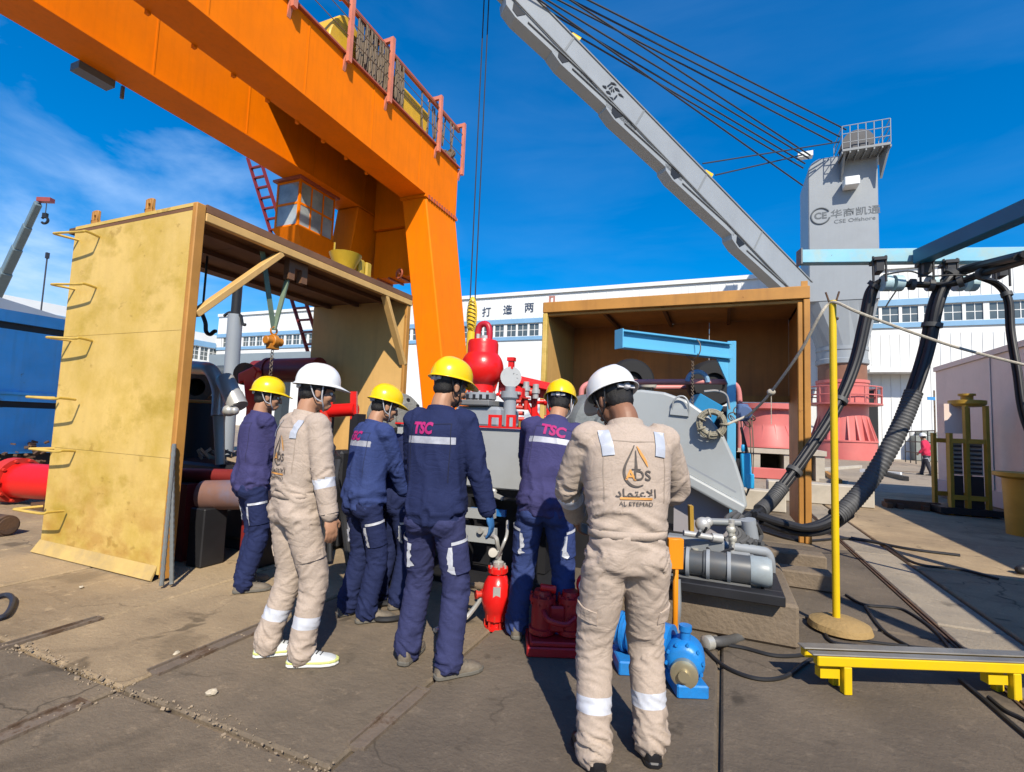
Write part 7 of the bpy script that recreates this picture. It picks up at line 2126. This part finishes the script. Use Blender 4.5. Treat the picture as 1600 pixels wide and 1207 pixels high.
def drape(fig, vs, fs, c_up, c_right, size_xy, name, mat_, maxe=.012, off=.005, rot=0.0, on=None, dirv=None, org_=None, upv=None):
    """lay a flat print on the back of a garment: (x right, y up) metres about a point c_up below the neck"""
    ob = on or fig['cloth']; me = ob.data
    bvh = BVHTree.FromPolygons([v.co for v in me.vertices], [tuple(p.vertices) for p in me.polygons])
    bm = bmesh.new()
    bv = [bm.verts.new((x*math.cos(rot)-y*math.sin(rot), x*math.sin(rot)+y*math.cos(rot), 0)) for x, y, *_ in vs]
    for f in fs:
        try: bm.faces.new([bv[i] for i in f])
        except ValueError: pass
    bmesh.ops.triangulate(bm, faces=bm.faces)
    for _ in range(6):
        es = [e for e in bm.edges if e.calc_length() > maxe]
        if not es: break
        bmesh.ops.subdivide_edges(bm, edges=es, cuts=1); bmesh.ops.triangulate(bm, faces=[f for f in bm.faces if len(f.verts) > 3])
    RM = fig['RM']; s = fig['s']
    xr = (RM @ fig['xs']); u_ = (RM @ fig['up']); yb = (RM @ fig['ys'])
    org = (RM @ (fig['s3']*s)) - u_*c_up*s + xr*c_right*s
    if dirv is not None:
        yb = (RM @ dirv).normalized(); u_ = RM @ upv; u_ = (u_ - yb*u_.dot(yb)).normalized(); xr = yb.cross(u_); org = RM @ (org_*s)
    for v in bm.verts:
        p = org + xr*v.co.x*s + u_*v.co.y*s - yb*(.5 if dirv is None else .22)
        h = bvh.ray_cast(p, yb, 1.0 if dirv is None else .225)
        if h[0] is None:
            h = bvh.find_nearest(p + yb*(.38 if dirv is None else .15)); v.co = h[0] + h[1].normalized()*off
        else: v.co = h[0] - yb*off
    m2 = bpy.data.meshes.new(name); bm.normal_update(); bm.to_mesh(m2); bm.free(); m2.materials.append(mat_)
    o = bpy.data.objects.new(name, m2); col.objects.link(o); o.parent = fig['root']
    return o
def rect(w_, h_): return [(-w_/2,-h_/2),(w_/2,-h_/2),(w_/2,h_/2),(-w_/2,h_/2)], [(0,1,2,3)]
def stroke(pts, w_, closed=False):
    P_ = [V3((x,y,0)) for x, y in pts]; vs = []; fs = []
    for i, p in enumerate(P_):
        a = P_[max(0,i-1)]; b_ = P_[min(len(P_)-1,i+1)]; d = (b_-a).normalized(); n_ = V3((-d.y,d.x,0)); wi = w_[i] if hasattr(w_,'__len__') else w_
        vs += [(p.x+n_.x*wi/2, p.y+n_.y*wi/2), (p.x-n_.x*wi/2, p.y-n_.y*wi/2)]
    for i in range(len(P_)-1): fs.append((2*i, 2*i+1, 2*i+3, 2*i+2))
    return vs, fs
def tsc(fig, size, cu, cr_, rot=0, sx_=.9):
    vs, fs = text_mesh('TSC', size, bold=.0045, sx=sx_); drape(fig, vs, fs, cu, cr_, None, 'back_lettering', M_mag, rot=rot)
def ads_logo(fig, k, cu, cr_):
    dk = []; am = []
    drop_l = [(.0,.095)]; 
    L_ = [(-.004,.100),(-.022,.062),(-.044,.018),(-.050,-.012),(-.044,-.040),(-.024,-.062),(.004,-.070),(.030,-.062)]
    R_ = [(.006,.096),(.022,.066),(.040,.036),(.050,.012)]
    S_ = [(p.x,p.y) for p in spline([(x,y,0) for x,y in L_], 5)]
    dk.append(stroke([(x*k,y*k) for x,y in S_], [k*(.004+.007*math.sin(math.pi*min(1,i/(len(S_)-1)*1.0))) for i in range(len(S_))]))
    S_ = [(p.x,p.y) for p in spline([(x,y,0) for x,y in R_], 5)]
    am.append(stroke([(x*k,y*k) for x,y in S_], [k*(.004+.008*math.sin(math.pi*i/(len(S_)-1))) for i in range(len(S_))]))
    dk.append(([(x*k,y*k) for x,y in ((-.0065,-.0),(.0065,-.0),(.0018,.078),(-.0018,.078))], [(0,1,2,3)]))
    dk.append(stroke([(-.02*k,.0),(.02*k,.0)], .004*k))
    vs, fs = text_mesh('DS', .058*k, bold=.0008*k, sx=1.1); dk.append(([(x+.026*k,y-.026*k) for x,y,_ in vs], fs))
    vs, fs = text_mesh('A', .06*k, bold=.0012*k, sx=1.1); am.append(([(x-.024*k,y-.026*k) for x,y,_ in vs], fs))
    vs, fs = text_mesh('\uFEA9\uFE8E\uFEE4\uFE98\uFECB\uFEFB\uFE8D', .046*k, bold=.0006*k, sx=1.25); dk.append(([(x,y-.098*k) for x,y,_ in vs], fs))
    am.append(stroke([(-.068*k,-.118*k),(.068*k,-.118*k)], .009*k))
    vs, fs = text_mesh('AL ETEMAD', .025*k, sx=1.1); dk.append(([(x,y-.140*k) for x,y,_ in vs], fs))
    for nm, grp, mm in (('back_emblem', dk, M_logo), ('back_emblem', am, M_logo2)):
        V_ = []; F_ = []
        for vs, fs in grp:
            o = len(V_); V_ += [(q[0], q[1]) for q in vs]; F_ += [tuple(i+o for i in f) for f in fs]
        drape(fig, V_, F_, cu, cr_, None, nm, mm, maxe=.010)

cw = lambda right, fwd: (CRIGHT*right + CFWD*fwd).xy      # heading given relative to the view
def foot_local(px, py, loc, head, H):
    """where a foot seen in the photo stands, in the figure's own frame"""
    f = V3((head[0], head[1], 0)).normalized(); r = V3((f.y,-f.x,0)); p = gnd(px, py) - V3((loc[0],loc[1],0)); s = H/1.72
    return (p.dot(r)/s, p.dot(f)/s)

# 1 navy, far left, arms folded
p = gnd(378, 920); hd = cw(.70,.71)
F1 = person('worker in faded violet navy jacket and yellow helmet, leftmost, arms folded', p.xy, hd, 1.685, (.30,-.10), .04, 0, [(.10,-.02,-.3),(-.12,.05,.1)], [V3((-.12,.26,1.10)), V3((.10,.24,1.14))], M_navyp, M_navy, seed=3, fat=.93, bands=((8,.0,.001),), elbow=[(.9,-.3,-.6),(-.9,-.3,-.6)])
# 2 beige coverall, white helmet
p = gnd(444, 1032); hd = cw(.66,.75)
F2 = person('man in beige coverall with white helmet and white sneakers', p.xy, hd, 1.69, (.35,-.16), .05, 0, [(*foot_local(470,1040,p.xy,hd,1.69),-.65),(*foot_local(418,1024,p.xy,hd,1.69),-.45)], [V3((.30,.07,.83)), V3((-.27,.10,.83))], M_beige, skin=M_skin, helmet=M_hw, shoe='sneaker', coverall=True, fat=1.0, seed=5, bands=((5,.5,.67),(9,.5,.67),(3,.12,.36),(7,.12,.36)), hat_tilt=.10)
ads_logo(F2, 1.05, .23, -.0)
for q in (-1, 1): drape(F2, *rect(.048,.11), .085, q*.115, None, 'shoulder_tape', M_reflb, off=.007)
# 3 blue jacket in the middle left
p = gnd(553, 966); hd = cw(.68,.73)
F3 = person('worker in bright blue jacket and yellow helmet, hands joined in front', p.xy, hd, 1.64, (.25,-.26), .10, 0, [(.12,.03,-.35),(-.10,.0,.0)], [V3((.10,.33,.88)), V3((-.06,.36,.88))], M_navyb, M_navy, seed=7, fat=.90, bands=((0,.735,.80),), elbow=[(.8,-.6,-.3),(-.8,-.6,-.3)], hat_tilt=.05)
tsc(F3, .095, .105, -.03)
# 4 tall worker with his back to us
p = gnd(668, 1042); hd = cw(.30,.955)
F4 = person('tall worker in dark navy suit and yellow helmet seen from behind, head turned right', p.xy, hd, 1.76, (.55,-.22), .02, 0, [(.155,-.06,-.75),(-.14,.02,.1)], [V3((.33,.06,.80)), V3((-.24,.22,.86))], M_navy, mat('greyed navy cotton', (.040,.045,.118), .85, 0, .12, 3, fine=.3, bump=.15, bscale=300, spec=.15, wrinkle=.15, dirt=.22, dirtc=(0.0248,0.0279,0.0732)), seed=8, fat=.92, bands=((0,.715,.775),), glove=M_glove, hat_tilt=.06)
tsc(F4, .088, .105, -.045, 0, .78)
# 5 stooping worker in shade of the beige man
p = gnd(846, 1003); hd = cw(.12,.99)
F5 = person('worker in violet navy jacket and yellow helmet leaning towards the pump', p.xy, hd, 1.74, (.15,-.35), .22, .10, [(.15,-.02,-.2),(-.17,.06,.1)], [V3((.22,.50,.92)), V3((-.18,.52,1.0))], M_navyp, M_navyb, seed=9, fat=.97, bands=((0,.735,.795),), elbow=[(.9,-.4,-.6),(-.9,-.4,-.6)], hat_tilt=.02)
tsc(F5, .10, .10, -.0, -.06, .95)
# 6 beige coverall in the foreground
p = gnd(972, 1190); hd = cw(-.08,1.0)
F6 = person('foreground man in beige coverall and white helmet, head bowed, seen from behind', p.xy, hd, 1.70, (-.42,-.55), .10, 0, [(.135,.02,-.15),(-.135,-.03,.1)], [V3((.14,.34,1.08)), V3((-.16,.34,.98))], M_beige, skin=M_skin2, helmet=M_hw, shoe='black', coverall=True, fat=1.03, seed=12, bands=((5,.50,.66),(9,.50,.66),(3,.25,.45),(7,.1,.4)), elbow=[(1.0,-.5,-.5),(-1.0,-.5,-.5)], hat_tilt=.12, print_='ads', vox=.009)
ads_logo(F6, 1.05, .20, .0)
for q in (-1, 1): drape(F6, *rect(.05,.115), .085, q*.122, None, 'shoulder_tape', M_reflb, off=.007, rot=-q*.12)
# 7 far person in red
p = gnd(1447, 743); hd = cw(-.5,.86)
F7 = person('distant person in crimson jacket walking past the black railing', p.xy, hd, 1.70, (.2,-.1), .08, 0, [(.1,.18,0),(-.1,-.22,0)], [V3((.30,.1,.95)), V3((-.30,.1,.95))], mat('crimson jacket', (.55,.02,.07), .8), mat('dark trousers', (.03,.03,.04), .8), seed=4, vox=.022, helmet=M_hw)
# 8 mostly hidden worker beyond the third one
p = gnd(606, 946); hd = cw(.55,.83)
F8 = person('worker in dark navy mostly hidden behind the bright blue jacket', p.xy, hd, 1.56, (.0,-.5), .30, 0, [(.11,0,-.3),(-.11,0,.1)], [V3((.2,.45,.85)), V3((-.1,.45,.85))], M_navy, M_navy, seed=6, helm=False, vox=.014)
# ================================================================ small machines on the ground
# red relief valve hanging on silver fittings
p = gnd(780, 988); DV = (p-EYE).dot(CFWD)
rv = thing('relief_valve', 'bright red relief valve with silver gauge and fittings standing upright', 'valve', (p.x, p.y, 0))
Zv = lambda py: dep(780, py, DV+.02).z
cx_, cy_ = p.x, p.y
q = dep(776, 940, DV); cx_, cy_ = q.x, q.y
K = DV/772
Rc0 = Matrix((CRIGHT,CFWD,V3((0,0,1)))).transposed()
m = MB(); m.lathe((cx_,cy_,0),(0,0,1),[(14*K,0.0),(18*K,.005),(18*K,Zv(978)),(12*K,Zv(974)),(12*K,Zv(966)),(17*K,Zv(964)),(17*K,Zv(956)),(20*K,Zv(950)),(24*K,Zv(938)),(24*K,Zv(925)),(21*K,Zv(912)),(15*K,Zv(900)),(11*K,Zv(897)),(15*K,Zv(894)),(15*K,Zv(887)),(9*K,Zv(886))],26); m.build('valve_body', M_red, rv)
for zc2, rr2, nb2 in ((Zv(962),16*K,8),(Zv(890.5),14*K,6),(.012,17*K,6)):
    for k in range(nb2):
        an = 2*math.pi*k/nb2+.3; q = MB(); bb = V3((cx_+rr2*math.cos(an), cy_+rr2*math.sin(an), zc2)); q.cyl(bb-V3((0,0,.012)), bb+V3((0,0,.03)), .008, n=6); q.build('bolt', M_red2, rv)
m = MB(); c = V3((cx_,cy_,Zv(928)))-CRIGHT*20*K; m.lathe(c, -CRIGHT-CFWD*.4, [(.03,-.03),(.035,.02),(.022,.025),(.022,.05),(.03,.052),(.03,.065),(.0,.066)], 14); m.build('side_port', M_red2, rv)
m = MB(); m.box(V3((cx_,cy_,Zv(918)))-CFWD*22*K, (.05,.012,.07), Rc0); m.build('name_plate', M_chrome, rv)
m = MB(); c = V3((cx_,cy_,Zv(938)))+CRIGHT*21*K; m.lathe(c, (CRIGHT*.85-CFWD*.5), [(14*K,-.03),(14*K,.03),(11*K,.035),(11*K,.01)],22); m.build('side_plate', M_chrome, rv)
m = MB(); 
for k in range(6):
    an = 2*math.pi*k/6; m.cyl((cx_+12.5*K*math.cos(an),cy_+12.5*K*math.sin(an),Zv(890)),(cx_+12.5*K*math.cos(an),cy_+12.5*K*math.sin(an),Zv(882)),.008,n=6)
m.lathe((cx_,cy_,0),(0,0,1),[(8*K,Zv(886)),(9*K,Zv(878)),(5*K,Zv(876)),(5*K,Zv(868)),(6*K,Zv(867)),(6*K,Zv(862)),(4*K,Zv(860))],14); m.build('top_fitting', M_chrome, rv)
m = MB(); m.tube([V3((cx_,cy_,Zv(862))), dep(777,850,DV), dep(775,841,DV), dep(768,838,DV+.05), dep(758,836,DV+.1)], .016, 8, sub=4); m.build('elbow_pipe', M_chrome, rv)
m = MB(); c = dep(770,864,DV-.05); m.lathe(c,-CFWD+CRIGHT*.1,[(.02,-.02),(.030,-.018),(.031,.005),(.026,.006),(.0,.006)],18); m.cyl(c,dep(777,866,DV),.006,n=6); m.build('gauge', mat('gauge dial', (.6,.56,.5), .4), rv)
m = MB(); m.tube([dep(777,872,DV), dep(786,852,DV-.05), dep(792,835,DV), dep(793,815,DV+.2)], .011, 7); m.build('lever', M_chrome, rv)
m = MB(); m.tube([V3((cx_,cy_,Zv(925)))-CRIGHT*.07, dep(752,935,DV), dep(740,952,DV), gnd(725,968,.04), gnd(705,975,.03), gnd(680,985,.03)], .017, 8); tag(m.build('hose', M_chrome), 'silver braided hose leading from the red valve behind the tall worker', 'hose')
m = MB(); m.tube([dep(757,916,DV+.05), dep(740,915,DV+.1), dep(728,918,DV+.2), gnd(700,935,.05)], .022, 8); m.cyl(dep(748,916,DV+.08), dep(757,918,DV+.05), .03, n=10)
tag(m.build('hose', mat('tan rubber hose', (.20,.14,.09), .7)), 'tan hose end with silver coupling left of the red valve', 'hose')
m = MB(); m.torus(gnd(606,955,.022), (0,0,1), .16, .02, 26, 7); tag(m.build('hose', M_hose), 'black hose ring lying behind the tall worker', 'hose')
# dark drum behind the tall worker's legs
p = gnd(612, 930); m = MB(); m.cyl((p.x-.05,p.y+.1,.0),(p.x-.05,p.y+.1,.28),.20,n=22); m.torus((p.x-.05,p.y+.1,.28),(0,0,1),.19,.015,22,6)
tag(m.build('bucket', M_dark), 'low black bucket between the workers at centre', 'bucket')
# red two cylinder pump: shade put into the body's darker red, lit bits brighter
p = gnd(858, 1012); DR = (p-EYE).dot(CFWD); K = DR/772
rp_ = thing('red_pump', 'shade darkened red twin cylinder pump block behind the foreground man', 'pump', (p.x, p.y, 0))
M_red_shade = mat('shaded red enamel', (.42,.010,.016), .4, 0, .15, 4, dirt=.35, dirtc=(.16,.03,.025), bump=.15, bscale=35)
Rc = Matrix((CRIGHT,CFWD,V3((0,0,1)))).transposed()
def pz(py): return dep(858, py, DR).z
b0 = V3((p.x,p.y,0))+CRIGHT*.10
Z0 = V3((0,0,1))
m = MB(); m.box(b0+Z0*.03, (.50,.30,.06), Rc); m.box(b0+Z0*.075-CFWD*.02, (.46,.24,.03), Rc); m.build('base', M_red_shade, rp_, bevel=.008)
for s_ in (-.15, .03):
    m = MB(); m.lathe(b0+CRIGHT*s_, Z0, [(.07,.09),(.085,.10),(.085,.13),(.072,.135),(.072,.29),(.086,.295),(.086,.325),(.06,.33),(.055,.36),(.0,.362)], 22); cy2 = m.build('cylinder', M_red_shade, rp_)
    for k in range(8):
        an = 2*math.pi*k/8; bb = b0+CRIGHT*s_+V3((.078*math.cos(an),.078*math.sin(an),.31)); q = MB(); q.cyl(bb-Z0*.03, bb+Z0*.03, .008, n=6); q.build('bolt', M_red_shade, cy2)
m = MB(); m.box(b0+CRIGHT*-.06+Z0*.2-CFWD*.0, (.10,.14,.16), Rc); m.build('valve_block', M_red_shade, rp_, bevel=.012)
m = MB(); m.box(b0+CRIGHT*.15+Z0*.17, (.12,.20,.16), Rc); m.box(b0+CRIGHT*.15+Z0*.27+CFWD*.02, (.10,.12,.05), Rc); m.build('gear_block', M_red_shade, rp_, bevel=.015)
m = MB(); m.cyl(b0+CRIGHT*.15+Z0*.15-CFWD*.13, b0+CRIGHT*.15+Z0*.15-CFWD*.10, .05, n=18); m.build('cover_plate', M_dark, rp_)
m = MB(); a = b0+CRIGHT*-.17+Z0*.375; m.cyl(a, a+CRIGHT*.10-Z0*.012, .026, n=12); m.build('handle', M_red, rp_)
m = MB(); c = b0+CRIGHT*.13+V3((0,0,.41))-CFWD*.02; m.lathe(c+CFWD*.05, -CFWD-CRIGHT*.15, [(.03,-.02),(.058,.0),(.062,.03),(.062,.07),(.05,.09)], 20); m.build('head', M_red, rp_)
m = MB(); m.lathe(c-CFWD*.03, -CFWD-CRIGHT*.15, [(.045,0),(.058,.0),(.058,.014),(.04,.014),(.04,.004)], 20); m.build('white_ring', M_white, rp_)
m = MB(); m.cyl(b0+CRIGHT*.13+Z0*.29, b0+CRIGHT*.13+Z0*.37, .03, n=12); m.build('neck', M_red_shade, rp_)
m = MB(); m.tube([b0+CRIGHT*-.15+Z0*.25-CFWD*.07, b0+CRIGHT*-.12+Z0*.22-CFWD*.13, b0+CRIGHT*-.02+Z0*.2-CFWD*.14, b0+CRIGHT*.05+Z0*.22-CFWD*.08], .018, 8); m.build('feed_pipe', M_red_shade, rp_)

# blue winch between and beside the foreground man's legs
p = gnd(1078, 1086); DW = (p-EYE).dot(CFWD)
M_bw = mat('vivid blue enamel', (.012,.215,.62), .4, 0, .12, 4, dirt=.45, dirtc=(.05,.12,.24), rust=.08, rscale=14, bump=.12, bscale=40)
wn_ = thing('blue_winch', 'vivid blue gear pump with silver shaft disc beside the foreground man', 'winch', (p.x, p.y, 0))
b0 = V3((p.x,p.y,0))
m = MB(); m.box(b0+CFWD*.06+V3((0,0,.035)), (.17,.22,.07), Rc); m.build('foot', M_bw, wn_, bevel=.008)
c = b0+CFWD*.08+V3((0,0,.155)); axw = (-CFWD*.9-CRIGHT*.35).normalized()
m = MB(); m.lathe(c+axw*-.12, axw, [(.06,0),(.100,.02),(.105,.08),(.105,.16),(.085,.19),(.06,.2)], 26); m.build('gear_case', M_bw, wn_)
m = MB(); m.lathe(c+axw*.082-V3((0,0,.035)), axw, [(.070,0),(.072,.01),(.072,.045),(.06,.05),(.03,.05),(.03,.075),(0.001,.075)], 24); m.build('shaft_disc', mat('brushed brass steel', (.55,.48,.32), .3, .7), wn_)
for k in range(10):
    u_ = axw.orthogonal().normalized(); v_ = axw.cross(u_); an = 2*math.pi*k/10; bb = c+axw*.055+(u_*math.cos(an)+v_*math.sin(an))*.098; q = MB(); q.cyl(bb, bb+axw*.018, .009, n=6); q.build('bolt', M_bw, wn_)
m = MB(); m.cyl(c+V3((0,0,.08)), c+V3((0,0,.175)), .028, n=14); m.cyl(c+V3((0,0,.15)), c+V3((0,0,.18)), .035, n=14); m.build('filler_neck', M_bw, wn_)
m = MB(); a = c-axw*.1-CRIGHT*.08; e_ = dep(968,1030,DW+.25); m.cyl(V3((a.x,a.y,.19)), V3((e_.x,e_.y,.19)), .105, n=20); 
for t in (.25,.4,.55,.7,.85): 
    q = V3((a.x,a.y,.19)).lerp(V3((e_.x,e_.y,.19)), t); dd_ = (V3((e_.x,e_.y,0))-V3((a.x,a.y,0))).normalized(); m.cyl(q-dd_*.008,q+dd_*.008,.122,n=20)
m.build('motor', M_bw, wn_)
m = MB(); q = V3((a.x,a.y,.19)).lerp(V3((e_.x,e_.y,.19)), .6); m.box((q.x,q.y,.32), (.14,.10,.10), Rc); m.build('terminal_box', M_bw, wn_, bevel=.01)
m = MB(); m.box((q.x,q.y,.04), (.30,.24,.08), Rc); m.build('foot', M_bw, wn_, bevel=.008)
